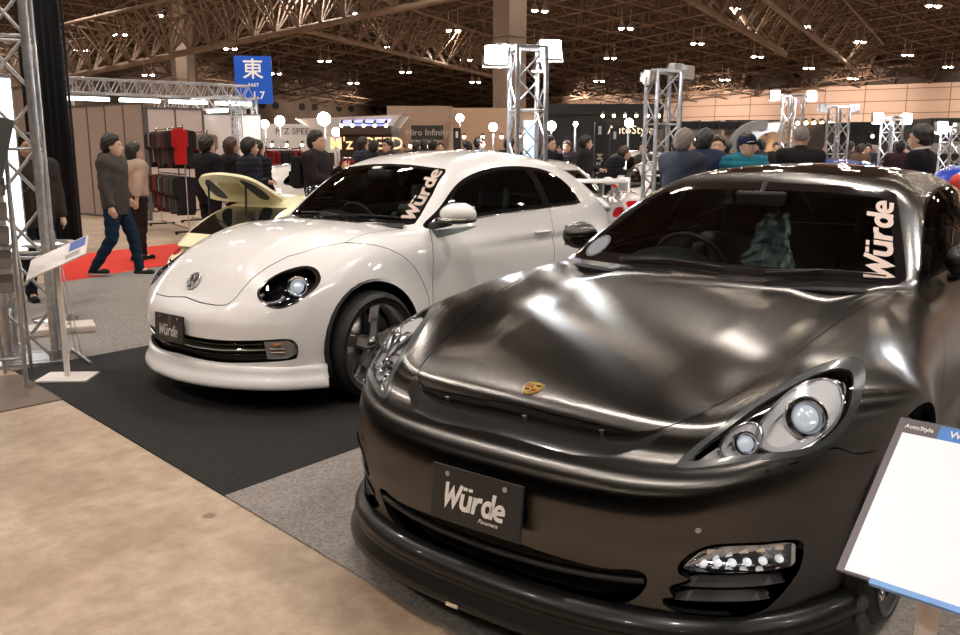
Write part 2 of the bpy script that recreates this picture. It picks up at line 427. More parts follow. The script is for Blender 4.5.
def sedan_field(P):
    a = np.abs(P[:, 0]); y = P[:, 1]; z = P[:, 2]
    # hood / deck: centre crown, valley, fender ridge
    zc = S_zc(y); zr = S_zr(y)
    xr = .70+0.*y
    s = sstep(a, .30, xr)
    T = zc+(zr-zc)*s-.035*(a/.6)**2*(1-s)
    # power bulge edges, running from the screen corners to the crest
    eb = .31+.06*y; u_ = a-eb; k_ = .5*(u_+np.sqrt(u_*u_+.00006))
    T = T-.20*k_*(1-sstep(a, .50, .70))*sstep(y, .2, .7)*(1-sstep(y, 1.8, 2.2))
    T = T-.16*np.maximum(a-.74, 0)**2/.2
    d_top = (z-T)*.93
    # sides
    w = S_w(y)
    W_ = w-.10*np.maximum(z-.62, 0)**2/.3-.42*np.maximum(z-.80, 0)**2-.05*np.maximum(.5-z, 0)**2/.1
    W_ = W_+.014*gauss(z-.78, .05)*sstep(y, 1.1, 1.8)*0
    for yw in (.93, 3.85):
        r = np.sqrt((y-yw)**2+(z-.34)**2); W_ = W_+.020*gauss(r-.40, .07)
    d_side = (a-W_)
    # front
    yf = S_yf(a)
    lean = .13*np.maximum(z-.50, 0)**1.0*sstep(z, .46, .74)+.55*np.maximum(z-.60, 0)**2
    tuck = .03*sstep(.44-z, 0, .2)
    d_front = (yf+lean+tuck-y)*.85
    # rear
    d_rear = y-(4.93-.25*np.maximum(a-.3, 0)**2/.3-.10*np.maximum(.5-z, 0)+.05*gauss(z-.93, .06)-.25*np.maximum(z-.75, 0))
    k = .16
    b = smax(d_top, d_side, .17)
    b = smax(b, d_front, k)
    b = smax(b, d_rear, .14)
    b = smax(b, .17-z, .05)
    # greenhouse
    tz = (z-.97)
    g_side = (a-(S_wg(y)-.50*np.maximum(tz, -.2)-.18*np.maximum(tz, 0)**2))*.86
    g_front = ((1.47+tz*2.12+.30*np.maximum(tz, 0)**2+.36*a*a)-y)*.43
    g_top = z-(S_zroof(y)-.16*a*a)
    g = smax(g_side, g_front, .05)
    g = smax(g, g_top, .10)
    g = smax(g, y-4.95, .05)
    g = smax(g, .84-z, .05)
    return smin(b, g, .035)
# ================================================================ rounded white coupe: body field
B_zc = cspline([-.3, 0.0, .10, .17, .24, .40, .64, 1.0, 1.3, 1.6, 2.2, 3.2, 3.8, 4.1, 4.4], [.50, .585, .640, .720, .800, .905, .985, 1.026, 1.030, 1.02, .98, .95, .85, .70, .45])
B_w = cspline([-.2, 0, .3, .6, 1.0, 1.4, 2.0, 2.6, 3.2, 3.7, 4.0, 4.3], [.70, .72, .76, .79, .82, .845, .862, .865, .85, .80, .74, .66])
B_yf = cspline([0, .2, .4, .55, .68, .78, .86, .92, 1.1], [0, .018, .075, .150, .245, .345, .46, .57, 1.0])
B_zroof = cspline([1.2, 1.7, 2.0, 2.3, 2.6, 2.9, 3.2, 3.5, 3.8, 4.1, 4.4], [1.24, 1.390, 1.445, 1.476, 1.486, 1.470, 1.42, 1.32, 1.15, .92, .62])
B_wg = cspline([1.0, 1.5, 2.0, 2.6, 3.1, 3.6, 4.1, 4.4], [.66, .735, .785, .80, .775, .68, .50, .36])
def coupe_field(P):
    a = np.abs(P[:, 0]); y = P[:, 1]; z = P[:, 2]
    T = B_zc(y)-.045*(a/.62)**2-.10*sstep(a, .30, .62)*(1-sstep(y, .5, 1.0))
    d_top = (z-T)*.88
    d_side = a-(B_w(y)-.30*np.maximum(z-.72, 0)**2-.05*np.maximum(.5-z, 0)**2/.1)
    yf = B_yf(a)
    d_front = (yf+.16*np.maximum(z-.52, 0)+.5*np.maximum(z-.60, 0)**2+.02*sstep(.45-z, 0, .15)-y)*.85
    d_rear = y-(4.22-.25*a*a-.1*np.maximum(.5-z, 0)-.3*np.maximum(z-.7, 0))
    b = smax(d_top, d_side, .16); b = smax(b, d_front, .07); b = smax(b, d_rear, .14); b = smax(b, .16-z, .05)
    # front fenders
    def fender(yc, zc, ry, rz, rx, xc):
        q = np.sqrt(((y-yc)/ry)**2+((z-zc)/rz)**2+((a-xc)/rx)**2); return (q-1)*min(rx, rz)*1.0
    ff = fender(.91, .38, .665, .575, .375, .525)
    ff = smax(ff, d_front+.080*sstep(z, .55, .66), .10); ff = smax(ff, .16-z, .05)
    rf = fender(3.42, .40, .80, .56, .36, .555); rf = smax(rf, d_rear, .1); rf = smax(rf, .16-z, .05)
    b = smin(b, ff, .045); b = smin(b, rf, .05)
    # greenhouse dome
    tz = z-1.0
    g_side = (a-(B_wg(y)-.38*np.maximum(tz, -.15)-.75*np.maximum(tz, 0)**2))*.86
    g_front = ((1.27+tz*1.26+.30*np.maximum(tz, 0)**2+.30*a*a)-y)*.58
    g_top = (z-(B_zroof(y)-.13*a*a))*.92
    g = smax(g_side, g_front, .05); g = smax(g, g_top, .10); g = smax(g, .85-z, .05)
    return smin(b, g, .04)
def text_mesh(txt, size, parent, m, M4, name='lettering', extr=.0006, shear=0., align='CENTER', bold=0., label=None):
    c = bpy.data.curves.new('tmp', 'FONT'); c.body = txt; c.size = size; c.extrude = extr; c.align_x = align; c.align_y = 'CENTER'; c.shear = shear; c.offset = bold*size
    c.resolution_u = 2
    o = bpy.data.objects.new('tmp', c); COL.objects.link(o)
    bpy.context.view_layer.update()
    me = bpy.data.meshes.new_from_object(o.evaluated_get(bpy.context.evaluated_depsgraph_get()))
    bpy.data.objects.remove(o); bpy.data.curves.remove(c)
    me.transform(M4); me.materials.clear(); me.materials.append(m); me.name = name
    q = bpy.data.objects.new(name, me); COL.objects.link(q)
    if parent is not None: q.parent = parent
    if label: q['label'] = label
    return q
# ================================================================ shared car pieces
M_tire = noise_color(mat('tyre_rubber', (.02, .02, .02), .55), (.012, .012, .013), (.03, .03, .03), 30)
M_black = mat('black_plastic', (.012, .012, .013), .35)
M_gap = mat('dark_underside', (.008, .008, .008), .8)
M_gloss_black = mat('gloss_black', (.008, .008, .009), .06, coat=1.)
M_chrome = mat('chrome', (.88, .88, .89), .09, 1.)
M_dchrome = mat('dark_chrome', (.45, .45, .47), .12, 1.)
M_disc = mat('brake_steel', (.45, .45, .46), .3, 1.)
M_silver = mat('satin_silver', (.6, .6, .62), .28, 1.)
M_lens = glass('lamp_glass', (.97, .98, 1.), 1.45)
M_glass = glass('car_window_glass', (.80, .88, .85), 1.5)
M_glass_dark = glass('tinted_window_glass', (.22, .28, .27), 1.55)
M_red_lens = mat('red_lamp_glass', (.55, .012, .015), .08, coat=1.)
M_amber = mat('amber_lens', (.8, .25, .05), .1, coat=1.)
M_white_mark = mat('white_vinyl', (.80, .78, .76), .45)
M_seat = noise_color(mat('dark_leather', (.02, .02, .022), .5), (.014, .014, .016), (.03, .03, .033), 12)

def stroke(P, w, closed=False, cap=0.):
    """flat thick polyline with mitred joints -> V2, F"""
    P = np.array(P, float); n = len(P); T = np.diff(np.vstack([P, P[:1]]) if closed else P, axis=0); T /= np.linalg.norm(T, axis=1)[:, None]
    V = []
    for i in range(n):
        if closed: t0, t1 = T[i-1], T[i]
        else: t0, t1 = T[max(i-1, 0)], T[min(i, n-2)]
        m = np.array([-(t0+t1)[1], (t0+t1)[0]]); m /= np.linalg.norm(m)+1e-9; nn = np.array([-t1[1], t1[0]])
        k = w/2/max(abs(np.dot(m, nn)), .55); V += [P[i]+m*k, P[i]-m*k]
    F = [(2*i, 2*i+1, 2*((i+1) % n)+1, 2*((i+1) % n)) for i in range(n if closed else n-1)]
    return np.array(V), F
def arcp(cx, cy, rx, ry, a0, a1, n=8):
    a = np.radians(np.linspace(a0, a1, n)); return [(cx+rx*math.cos(t), cy+ry*math.sin(t)) for t in a]
def wurde_strokes(bars=True):
    w = .20; S = []
    S.append(([(.02, 1.0), (.14, .08), (.40, .78), (.56, .08), (.86, 1.0)], .19, False))
    x = .98
    S.append(([(x, .68), (x, .30)]+arcp(x+.2, .28, .2, .2, 180, 270, 5)+[(x+.30, .08), (x+.42, .2)], w, False)); S.append(([(x+.44, .68), (x+.44, .0)], w, False))
    if bars: S.append(([(x-.02, .90), (x+.20, .90)], .13, False)); S.append(([(x+.27, .90), (x+.49, .90)], .13, False))
    x = 1.68
    S.append(([(x, .68), (x, 0)], w, False)); S.append(([(x+.02, .40)]+arcp(x+.26, .40, .20, .22, 170, 90, 5)+[(x+.40, .62)], w, False))
    x = 2.22
    S.append((arcp(x+.2, .34, .22, .26, 0, 360, 17)[:-1], w, True)); S.append(([(x+.44, 1.0), (x+.44, 0)], w, False))
    x = 2.86
    S.append(([(x+.02, .32), (x+.42, .36)]+arcp(x+.2, .36, .22, .24, 5, 200, 9)+arcp(x+.2, .32, .22, .24, 200, 270, 5)+[(x+.45, .08)], .17, False))
    return S
def decal_mesh(strokes, mapper, slant=.18, sub=3):
    """strokes in unit letter space -> mapper(V2)->V3"""
    V = []; F = []; n = 0
    for P, w, cl in strokes:
        P = np.array(P, float)
        if not cl:
            Q = [P[0]]
            for a, b in zip(P[:-1], P[1:]):
                for k in range(1, sub+1): Q.append(a+(b-a)*k/sub)
            P = np.array(Q)
        v, f = stroke(P, w, cl); v[:, 0] += slant*v[:, 1]
        V.append(v); F += [tuple(i+n for i in q) for q in f]; n += len(v)
    return mapper(np.vstack(V)), F
def snap(f, P, d, off=.0015, n=12):
    """move points along direction d onto the surface f=0, then off outwards"""
    P = np.array(P, float); d = np.array(d, float)
    for _ in range(n):
        v = f(P); g = (f(P+d*.003)-f(P-d*.003))/.006; P = P-np.clip(v/np.where(np.abs(g) < .1, .1*np.sign(g+1e-9), g), -.05, .05)[:, None]*d
    g = grad(f, P); g /= np.linalg.norm(g, axis=1)[:, None]
    return P+g*off, g
def make_wheel(name, R, Wd, rr, spokes, kind, mats, parent, loc, side, steer=0.):
    """wheel with hub axis along x; side=+1: outer face to +x"""
    rim_m, lip_m, tyre_m = mats
    b = MB(); h = Wd/2
    b.lathe([(rr-.012, -h*.9), (rr-.03, -h*.6), (rr-.035, h*.1), (rr-.02, h*.7), (rr-.004, h*.86), (rr+.006, h*.95), (rr+.006, h*.90), (rr-.01, h*.80)], 56, 1, 0)
    # spokes
    fx = h*.62
    for k in range(spokes):
        a = 2*math.pi*k/spokes+.3
        prs = [0.] if kind == 'five' else [-.11, .11]
        for off in prs:
            ra, rb = .045, rr-.012; wa, wb = (.048, .042) if kind == 'five' else (.014, .011)
            c, s_ = math.cos(a+off*.25), math.sin(a+off*.25); c2, s2 = math.cos(a+off*1.), math.sin(a+off*1.)
            V = []
            for (r, cc, ss, ww, x0, x1) in ((ra, c, s_, wa, fx-.045, fx-.012), ((ra+rb)*.5, (c+c2)/2, (s_+s2)/2, wa*.82, fx-.035, fx-.004), (rb, c2, s2, wb, fx-.02, fx+.018)):
                l = math.hypot(cc, ss); cc /= l; ss /= l
                for x, q in ((x0, -1), (x1-.008, -1), (x1, -.6), (x1, .6), (x1-.008, 1), (x0, 1)):
                    V.append((x, r*cc-q*ww*ss, r*ss+q*ww*cc))
            F = [(i*6+j, i*6+(j+1) % 6, (i+1)*6+(j+1) % 6, (i+1)*6+j) for i in range(2) for j in range(6)]+[(0, 1, 2, 3, 4, 5), (17, 16, 15, 14, 13, 12)]
            b.add(V, F, 0, False)
    b.lathe([(.0, fx-.002), (.03, fx-.002), (.034, fx-.008), (.07, fx-.014), (.075, fx-.05), (.06, fx-.06)], 28, 0, 0)
    for k in range(5):
        a = 2*math.pi*k/5; b.tube((fx-.02, .055*math.cos(a), .055*math.sin(a)), (fx-.006, .055*math.cos(a), .055*math.sin(a)), .009, n=6, mi=1)
    rim = b.build(name, [rim_m, lip_m], parent)
    rim.location = loc; rim.rotation_euler = (0, 0, (0 if side > 0 else math.pi)+steer)
    t = MB(); t.lathe([(rr-.005, -h*.9), (rr+.01, -h), (rr+.04, -h*1.06), (R-.03, -h*1.02), (R-.006, -h*.82), (R, -h*.5), (R, h*.5), (R-.006, h*.82), (R-.02, h*.98), (R-.045, h*1.05), (rr+.045, h*1.06), (rr+.012, h*1.0), (rr-.004, h*.9)], 64, 0, 0)
    for gx in (-h*.45, -h*.15, h*.15, h*.45): t.lathe([(R+.0008, gx-.004), (R+.0008, gx+.004)], 64, 1, 0)
    t.build('tire', [tyre_m, M_gap], rim)
    d = MB(); d.lathe([(.05, h*.02), (rr*.78, h*.02), (rr*.78, h*.02-.028), (.05, h*.02-.028)], 48, 0, 0); d.build('brake_disc', M_disc, rim)
    c = MB(); a0 = math.pi*.92*1
    pts = [(rr*.62*math.cos(a), rr*.62*math.sin(a)) for a in np.linspace(a0-.35, a0+.35, 7)]+[(rr*.86*math.cos(a), rr*.86*math.sin(a)) for a in np.linspace(a0+.35, a0-.35, 7)]
    c.poly(pts, -.05, .05, 0, ((h*.02-.0, 0, 0), (0, 1, 0), (0, 0, 1), (1, 0, 0))); c.build('brake_caliper', M_silver, rim)
    return rim
def well_liner(parent, c, r, x0, x1, z0=.10):
    """dark inner fender: open half drum"""
    b = MB(); n = 24; A = np.linspace(math.radians(-35), math.radians(215), n)
    V = [(x, c[0]+r*math.cos(a), c[1]+r*math.sin(a)) for x in (x0, x1) for a in A]
    F = [(i, i+1, n+i+1, n+i) for i in range(n-1)]; b.add(V, F, 0, True)
    b.add([V[i] for i in range(n)], [tuple(range(n))], 0)
    return b.build('wheel_well', M_gap, parent)
def seat(parent, x, y, z, m, w=.50):
    b = MB()
    b.box((x, y+.02, z+.10), (w, .52, .16), 0, (math.radians(8), 0, 0), .05)
    b.box((x, y+.34, z+.42), (w, .13, .62), 0, (math.radians(-16), 0, 0), .055)
    for s in (-1, 1):
        b.box((x+s*w*.43, y+.02, z+.15), (.09, .48, .15), 0, (math.radians(8), 0, 0), .04); b.box((x+s*w*.42, y+.30, z+.40), (.09, .16, .52), 0, (math.radians(-16), 0, 0), .04)
    b.box((x, y+.45, z+.80), (.26, .10, .17), 0, (math.radians(-10), 0, 0), .04)
    for s in (-1, 1): b.tube((x+s*.06, y+.43, z+.64), (x+s*.06, y+.45, z+.76), .007, mi=0)
    return b.build('seat', m, parent)
def steering_wheel(parent, c, r, m, tilt=25):
    b = MB(); n = 40; P = [(r*math.cos(a), 0, r*math.sin(a)) for a in np.arange(n)*2*math.pi/n]
    b.path(P, .014, 8, 0, True)
    b.lathe([(0, -.03), (.06, -.03), (.075, -.01), (.075, .03)], 20, 0, 1)
    for a in (0, 180, 270):
        a = math.radians(a); b.box((.12*r/.19*math.cos(a), 0, .12*r/.19*math.sin(a)), (.16 if abs(math.cos(a)) > .5 else .04, .02, .04 if abs(math.cos(a)) > .5 else .16), 0, None, .006)
    b.tube((0, 0, 0), (0, -.25, 0), .03)
    o = b.build('steering_wheel', m, parent); o.location = c; o.rotation_euler = (math.radians(tilt), 0, 0); return o
# ================================================================ dark brushed sports sedan
def brushed_film():
    m = mat('brushed_black_film', (.10, .098, .096), .30, 1., aniso=1.)
    t = m.node_tree; p = pbsdf(m); tc = nd(t, 'ShaderNodeTexCoord')
    mp = nd(t, 'ShaderNodeMapping'); mp.inputs['Scale'].default_value = (700, 2.5, 0)
    t.links.new(tc.outputs['Object'], mp.inputs[0]); n = nd(t, 'ShaderNodeTexNoise'); n.inputs['Scale'].default_value = 1.; n.inputs['Detail'].default_value = 3
    t.links.new(mp.outputs[0], n.inputs['Vector'])
    mr = nd(t, 'ShaderNodeMapRange'); mr.inputs[1].default_value = .3; mr.inputs[2].default_value = .7; mr.inputs[3].default_value = .24; mr.inputs[4].default_value = .265
    t.links.new(n.outputs[0], mr.inputs[0]); t.links.new(mr.outputs[0], p.inputs['Roughness'])
    r = nd(t, 'ShaderNodeValToRGB'); r.color_ramp.elements[0].color = (.095, .091, .088, 1); r.color_ramp.elements[1].color = (.112, .108, .104, 1)
    r.color_ramp.elements[0].position = .3; r.color_ramp.elements[1].position = .7
    t.links.new(n.outputs[0], r.inputs[0]); t.links.new(r.outputs[0], p.inputs['Base Color'])
    v = nd(t, 'ShaderNodeCombineXYZ'); v.inputs[0].default_value = 1.
    vt = nd(t, 'ShaderNodeVectorTransform'); vt.vector_type = 'VECTOR'; vt.convert_from = 'OBJECT'; vt.convert_to = 'WORLD'
    t.links.new(v.outputs[0], vt.inputs[0]); t.links.new(vt.outputs[0], p.inputs['Tangent'])
    return m
M_film = brushed_film()
M_film_dark = mat('black_lip_paint', (.008, .008, .008), .34, 0., coat=.15, spec=.4)

def wrap_mat():
    m = mat('clear_plastic_wrap', (.75, .92, .95), .05, .3, coat=1.); pbsdf(m).inputs['Alpha'].default_value = .26; return m
def build_sedan():
    root = thing('sedan', 'dark brushed metallic four door sports sedan with white lettering on its windscreen', 'car', (.0104, 2.3984, .008), -.6523)
    ys = np.concatenate([np.arange(-.10, 2.5, .019), np.arange(2.5, 5.12, .04)])
    V, Q, N = nets(sedan_field, np.arange(-1.08, 1.081, .020), ys, np.arange(.12, 1.50, .020))
    t = Tri(V, Q, N); f = sedan_field
    up = lambda C: C[:, 2] > .55
    XZ = lambda P: P[:, [0, 2]]
    AXZ = lambda P: np.c_[np.abs(P[:, 0]), P[:, 2]]
    AY = lambda P: np.c_[np.abs(P[:, 0]), P[:, 1]]
    YZ = lambda P: P[:, [1, 2]]
    # --- windscreen (front view outline)
    half = [(0, .985), (.3, .982), (.6, .977), (.725, .976), (.748, .992), (.670, 1.127), (.60, 1.236), (.560, 1.292), (.52, 1.306), (.30, 1.326), (0, 1.332)]
    ws = np.array(half+[(-x, z) for x, z in half[::-1]][1:-1])
    fr = lambda C: (C[:, 1] < 2.6) & (C[:, 2] > .93)
    t.cut(lambda P: sd_poly(XZ(P), ws), 1, [0], fr, (.03, .012))
    t.cut(lambda P: sd_poly(XZ(P), ws)+.030, 2, [1], fr, (.04, .014))   # 1 = black border, 2 = clear glass
    # --- rear window
    rw = np.array([(-.5, 1.03), (.5, 1.03), (.42, 1.27), (-.42, 1.27)])
    t.cut(lambda P: sd_poly(XZ(P), rw), 3, [0], lambda C: (C[:, 1] > 3.9))
    # --- side glass
    sg = catmull([(1.78, .985), (1.95, 1.065), (2.20, 1.185), (2.42, 1.262), (2.75, 1.300), (3.15, 1.305), (3.55, 1.275), (3.9, 1.205), (4.2, 1.115), (4.33, 1.045), (4.2, 1.012), (3.6, .998), (2.8, .990), (2.1, .980)], 6)
    sd = lambda C: (np.abs(C[:, 0]) > .45) & (C[:, 2] > .96)
    t.cut(lambda P: sd_poly(YZ(P), sg), 4, [0], sd, (.03, .014))        # chrome / rubber frame
    t.cut(lambda P: sd_poly(YZ(P), sg)+.016, 5, [4], sd, (.03, .014))
    t.cut(lambda P: np.abs(P[:, 1]-2.82-.12*(P[:, 2]-1))-.04, 4, [5], None, (.06, .02))
    # --- roof glass panel
    rg = catmull([(-.40, 2.50), (0, 2.46), (.40, 2.50), (.46, 2.62), (.46, 3.25), (.38, 3.36), (-.38, 3.36), (-.46, 3.25), (-.46, 2.62)], 6)
    t.cut(lambda P: sd_poly(P[:, :2], rg), 6, [0], lambda C: C[:, 2] > 1.3, (.03, .02))
    # --- head lamps
    lamp = catmull([(.533, .660), (.556, .699), (.600, .749), (.645, .797), (.700, .840), (.745, .864), (.790, .874), (.835, .862), (.866, .822), (.874, .775), (.862, .732), (.838, .702), (.796, .686), (.739, .683), (.677, .676), (.614, .663), (.560, .654)], 5)
    lf = lambda C: (C[:, 1] < 1.2) & (C[:, 2] > .55)
    t.cut(lambda P: sd_poly(AXZ(P), lamp)-.012, 13, [0], lf, (.03, .010))   # raised eyelid surround
    t.cut(lambda P: sd_poly(AXZ(P), lamp), 11, [13], lf, (.03, .010))       # grey seal
    t.cut(lambda P: sd_poly(AXZ(P), lamp)+.016, 10, [11], lf, (.03, .010))  # lens
    # --- hood
    bn = [(0, .170), (.13, .163), (.28, .170), (.38, .18), (.44, .215), (.485, .27), (.515, .34), (.555, .45), (.595, .60), (.635, .79), (.662, .96), (.685, 1.18), (.712, 1.42), (.735, 1.56), (.735, 1.62), (.6, 1.555), (.3, 1.47), (0, 1.44)]
    hood = np.array(bn+[(-x, y) for x, y in bn[::-1]][1:-1])
    hf = lambda C: (C[:, 2] > .60) & (C[:, 1] < 1.75)
    t.cut(lambda P: sd_poly(P[:, :2], hood)-.0022, 20, [0, 1], hf, (.02, .010))
    t.cut(lambda P: sd_poly(P[:, :2], hood)+.0022, 21, [20], hf, (.02, .010))
    # --- recess under the hood lip
    lip = [(0, .712), (.17, .708), (.30, .706), (.40, .710), (.472, .728), (.44, .690), (.36, .655), (.25, .647), (.12, .652), (0, .656)]
    lp = np.array(lip+[(-x, z) for x, z in lip[::-1]][1:-1])
    t.cut(lambda P: sd_poly(XZ(P), lp), 22, [0, 20, 21], lambda C: (C[:, 1] < .5) & (C[:, 2] > .5) & (C[:, 2] < .8), (.02, .010))
    # --- lower intake
    ik = catmull([(0, .372), (.20, .363), (.37, .358), (.455, .372), (.492, .362), (.494, .33), (.476, .295), (.44, .262), (.36, .236), (.2, .226), (0, .224), (-.2, .226), (-.36, .236), (-.44, .262), (-.476, .295), (-.494, .33), (-.492, .362), (-.455, .372), (-.37, .358), (-.2, .363)], 5)
    lo = lambda C: (C[:, 1] < .6) & (C[:, 2] < .55)
    t.cut(lambda P: sd_poly(XZ(P), ik), 30, [0], lo, (.03, .012))
    # --- fog lamp pocket and lens
    fg = catmull([(.572, .385), (.585, .420), (.625, .456), (.67, .468), (.745, .468), (.812, .462), (.822, .43), (.816, .375), (.795, .325), (.77, .285), (.745, .262), (.70, .252), (.62, .254), (.56, .262), (.53, .285), (.56, .30), (.55, .33), (.60, .36)], 5)
    t.cut(lambda P: sd_poly(AXZ(P), fg), 31, [0], lo, (.02, .010))
    # --- plate backing zone is on top of the body. wheel arches
    for yw in (.93, 3.85):
        fa = lambda P: np.sqrt((P[:, 1]-yw)**2+(P[:, 2]-.335)**2)-.385
        ar = lambda C: (np.abs(C[:, 0]) > .55) & (np.abs(C[:, 1]-yw) < .6) & (C[:, 2] < .85)
        t.cut(fa, 40, [0], ar, (.03, .014))
    # underside removed
    t.cut(lambda P: P[:, 2]-.20+.0*P[:, 1], 41, [0, 40], lambda C: C[:, 2] < .35)
    # --- doors
    sdo = lambda C: (np.abs(C[:, 0]) > .6) & (C[:, 2] < 1.0) & (C[:, 2] > .24)
    d1 = catmull([(1.66, .94), (1.60, .88), (1.55, .70), (1.52, .45), (1.56, .27)], 6, False)
    d2 = catmull([(2.83, .99), (2.82, .8), (2.80, .27)], 6, False); d3 = catmull([(3.72, 1.0), (3.66, .85), (3.45, .6), (3.36, .27)], 6, False)
    for d in (d1, d2, d3):
        t.groove(YZ, d, .0024, 42, [0], sdo)
    bmp = catmull([(.30, .665), (.44, .692), (.53, .660), (.62, .648)], 6, False)
    t.groove(YZ, bmp, .002, 42, [0], lambda C: (np.abs(C[:, 0]) > .78) & (C[:, 1] < .75))
    t.part([0], 'body_shell', M_film, root, .02, fmat=M_black)
    t.part([21], 'hood', M_film, root, .02, fmat=M_black)
    t.part([13], 'headlight_surround', M_film, root, .010, off=.002)
    t.part([1], 'windshield_border', M_gloss_black, root, .005)
    t.part([2], 'windshield', M_glass, root, 0)
    t.part([3], 'rear_window', M_glass_dark, root, 0)
    t.part([6], 'roof_panel', M_gloss_black, root, .01, off=.001)
    for s in (-1, 1):
        sw = lambda C: C[:, 0]*s > 0
        t.part([4], 'window_frame', M_gloss_black, root, .01, where=sw)
        t.part([5], 'side_window', M_glass, root, 0, where=sw)
        seal = t.part([11], 'headlight', mat('lamp_seal_grey', (.050, .056, .060), .28, coat=.3), root, .012, off=.001, where=sw)
        t.part([10], 'lamp_glass', M_lens, seal, 0, off=.0, where=sw)
        t.part([10], 'lamp_housing', mat('lamp_reflector_silver', (.80, .80, .81), .30, .25), seal, -.045, off=-.045, where=sw)
        # lamp units: main projector and inner beam
        def unit(c, r, k, r_in):
            b = MB()
            b.lathe([(r*.93, 0), (r*.95, -.010), (r*.90, -.016), (r*.86, -.008)], 36, 0, 1); b.lathe([(r*.88, -.008), (r*.80, .008), (r*.62, .016), (r*.45, .020)], 36, 4, 1)
            b.lathe([(r_in*1.22, -.022), (r_in*1.22, .045), (r_in*1.05, .045), (r_in*1.05, -.018), (r_in*1.22, -.022)], 32, 1, 1)
            b.ell((0, .0, 0), (r_in, r_in*.55, r_in), 2, 24, 12)
            for q in range(6):
                a = q*math.pi/3+.4; b.box((r*.78*math.cos(a), .0, r*.78*math.sin(a)), (.012, .02, .012), 3, (0, -a, 0))
            o = b.build('lamp_unit', [M_chrome, M_dchrome, mat('projector_glass', (.75, .82, .9), .03, .3, coat=1., emit=(.85, .92, 1.), estr=.35), M_black, mat('lamp_bowl_silver', (.82, .82, .83), .16, .55)], seal)
            o.location = c; o.rotation_euler = (math.radians(-22), 0, s*math.radians(38)); return o
        pc = snap(f, [(s*.785, .4, .784)], (0, 1, 0), -.030)[0][0]; unit(pc, .064, 0, .038)
        pc = snap(f, [(s*.668, .4, .728)], (0, 1, 0), -.028)[0][0]; unit(pc, .036, 1, .024)
        b = MB()
        pass
        lc = lamp.mean(0); Lp = lc+(lamp-lc)*np.array([.86, .80]); Pq, _ = snap(f, np.c_[Lp[:, 0]*s, np.full(len(Lp), .4), Lp[:, 1]], (0, 1, 0), -.018)
        b.path(Pq, .004, 8, 0, True)
        for (cx, cz, rx, rz_, rr_) in ((.768, .772, .086, .076, .006), (.660, .724, .048, .040, .005)):
            aa = np.arange(36)*math.pi/18; Pr, _ = snap(f, np.c_[(cx+rx*np.cos(aa))*s, np.full(36, .4), cz+rz_*np.sin(aa)], (0, 1, 0), -.014)
            b.path(Pr, rr_, 8, 0, True)
            Pi, _ = snap(f, np.c_[(cx+.72*rx*np.cos(aa))*s, np.full(36, .4), cz+.72*rz_*np.sin(aa)], (0, 1, 0), -.036)
            b.add(np.vstack([Pr, Pi]), [(i, (i+1) % 36, 36+(i+1) % 36, 36+i) for i in range(36)], 1, True)
        b.build('lamp_trim', [M_chrome, mat('lamp_bowl_white', (.86, .86, .88), .22, .15)], seal)
        # DRL / fog lamp
        pk = t.part([31], 'bumper_vent', M_black, root, -.06, off=-.055, where=sw)
        drl = np.array([(.588, .392), (.605, .424), (.632, .450), (.67, .460), (.745, .461), (.805, .455), (.812, .425), (.806, .385), (.745, .383), (.66, .383)])
        b = MB()
        Pp = catmull(drl, 4); n = len(Pp); A, _ = snap(f, np.c_[Pp[:, 0]*s, np.full(n, .12), Pp[:, 1]], (0, 1, 0), -.004)
        B = A+np.array([0, .05, 0]); cA = A.mean(0)
        b.add(np.vstack([A, B]), [(i, (i+1) % n, n+(i+1) % n, n+i) for i in range(n)], 0, True)
        b.add(B, [tuple(range(n))], 0)
        fog = b.build('fog_light', [M_dchrome], pk)
        g = MB(); g.add(A, [tuple(range(n))], 0); g.build('lamp_glass', M_lens, fog)
        e = MB(); hi = MB()
        for i, x in enumerate(np.linspace(.632, .790, 6)):
            p, gn = snap(f, [(x*s, .15, .405)], (0, 1, 0), -.018); e = MB(); e.ell(p[0], (.013, .008, .012), 0, 12, 8); e.build('led', mat('led_lens', (.9, .93, 1.), .05, .2, coat=1., emit=(.85, .93, 1.), estr=.45), fog)
        for i, x in enumerate(np.linspace(.650, .79, 5)):
            p, gn = snap(f, [(x*s, .15, .440)], (0, 1, 0), -.022); hi = MB(); hi.box(p[0], (.026, .008, .018), 0, (0, 0, s*.6), .003); hi.build('reflector', [M_chrome], fog)
        for (xa, xb, z0, w) in ((.548, .792, .345, .026), (.540, .765, .300, .024)):
            X = np.linspace(xa, xb, 14); u = (X-xa)/(xb-xa); hh = w*np.clip(np.minimum(u*3.2, (1-u)*9), .12, 1)
            bot, _ = snap(f, np.c_[X*s, np.full(14, .12), z0-.010+.0*u], (0, 1, 0), -.006)
            top, _ = snap(f, np.c_[X*s, np.full(14, .12), z0-.010+hh], (0, 1, 0), -.024)
            bk = top+np.array([0, .03, 0]); b2 = MB()
            VV = np.vstack([bot, top, bk, bot+np.array([0, .03, -.002])])
            b2.add(VV, [(r*14+i, r*14+i+1, ((r+1) % 4)*14+i+1, ((r+1) % 4)*14+i) for r in range(4) for i in range(13)], 0, False)
            b2.build('vent_slat', mat('slat_grey', (.045, .047, .052), .4), pk)
    # bonnet lip recess: sloped in towards the top edge
    m = t.L == 22; used, inv = np.unique(t.T[m], return_inverse=True); T2 = inv.reshape(-1, 3); Vr = t.V[used].copy()
    d = -sd_poly(XZ(Vr), lp); ax = np.abs(Vr[:, 0])
    zt = np.interp(ax, [0, .17, .30, .40, .472], [.712, .708, .706, .710, .728]); zb = np.interp(ax, [0, .12, .25, .36, .44, .472], [.656, .652, .647, .655, .690, .722])
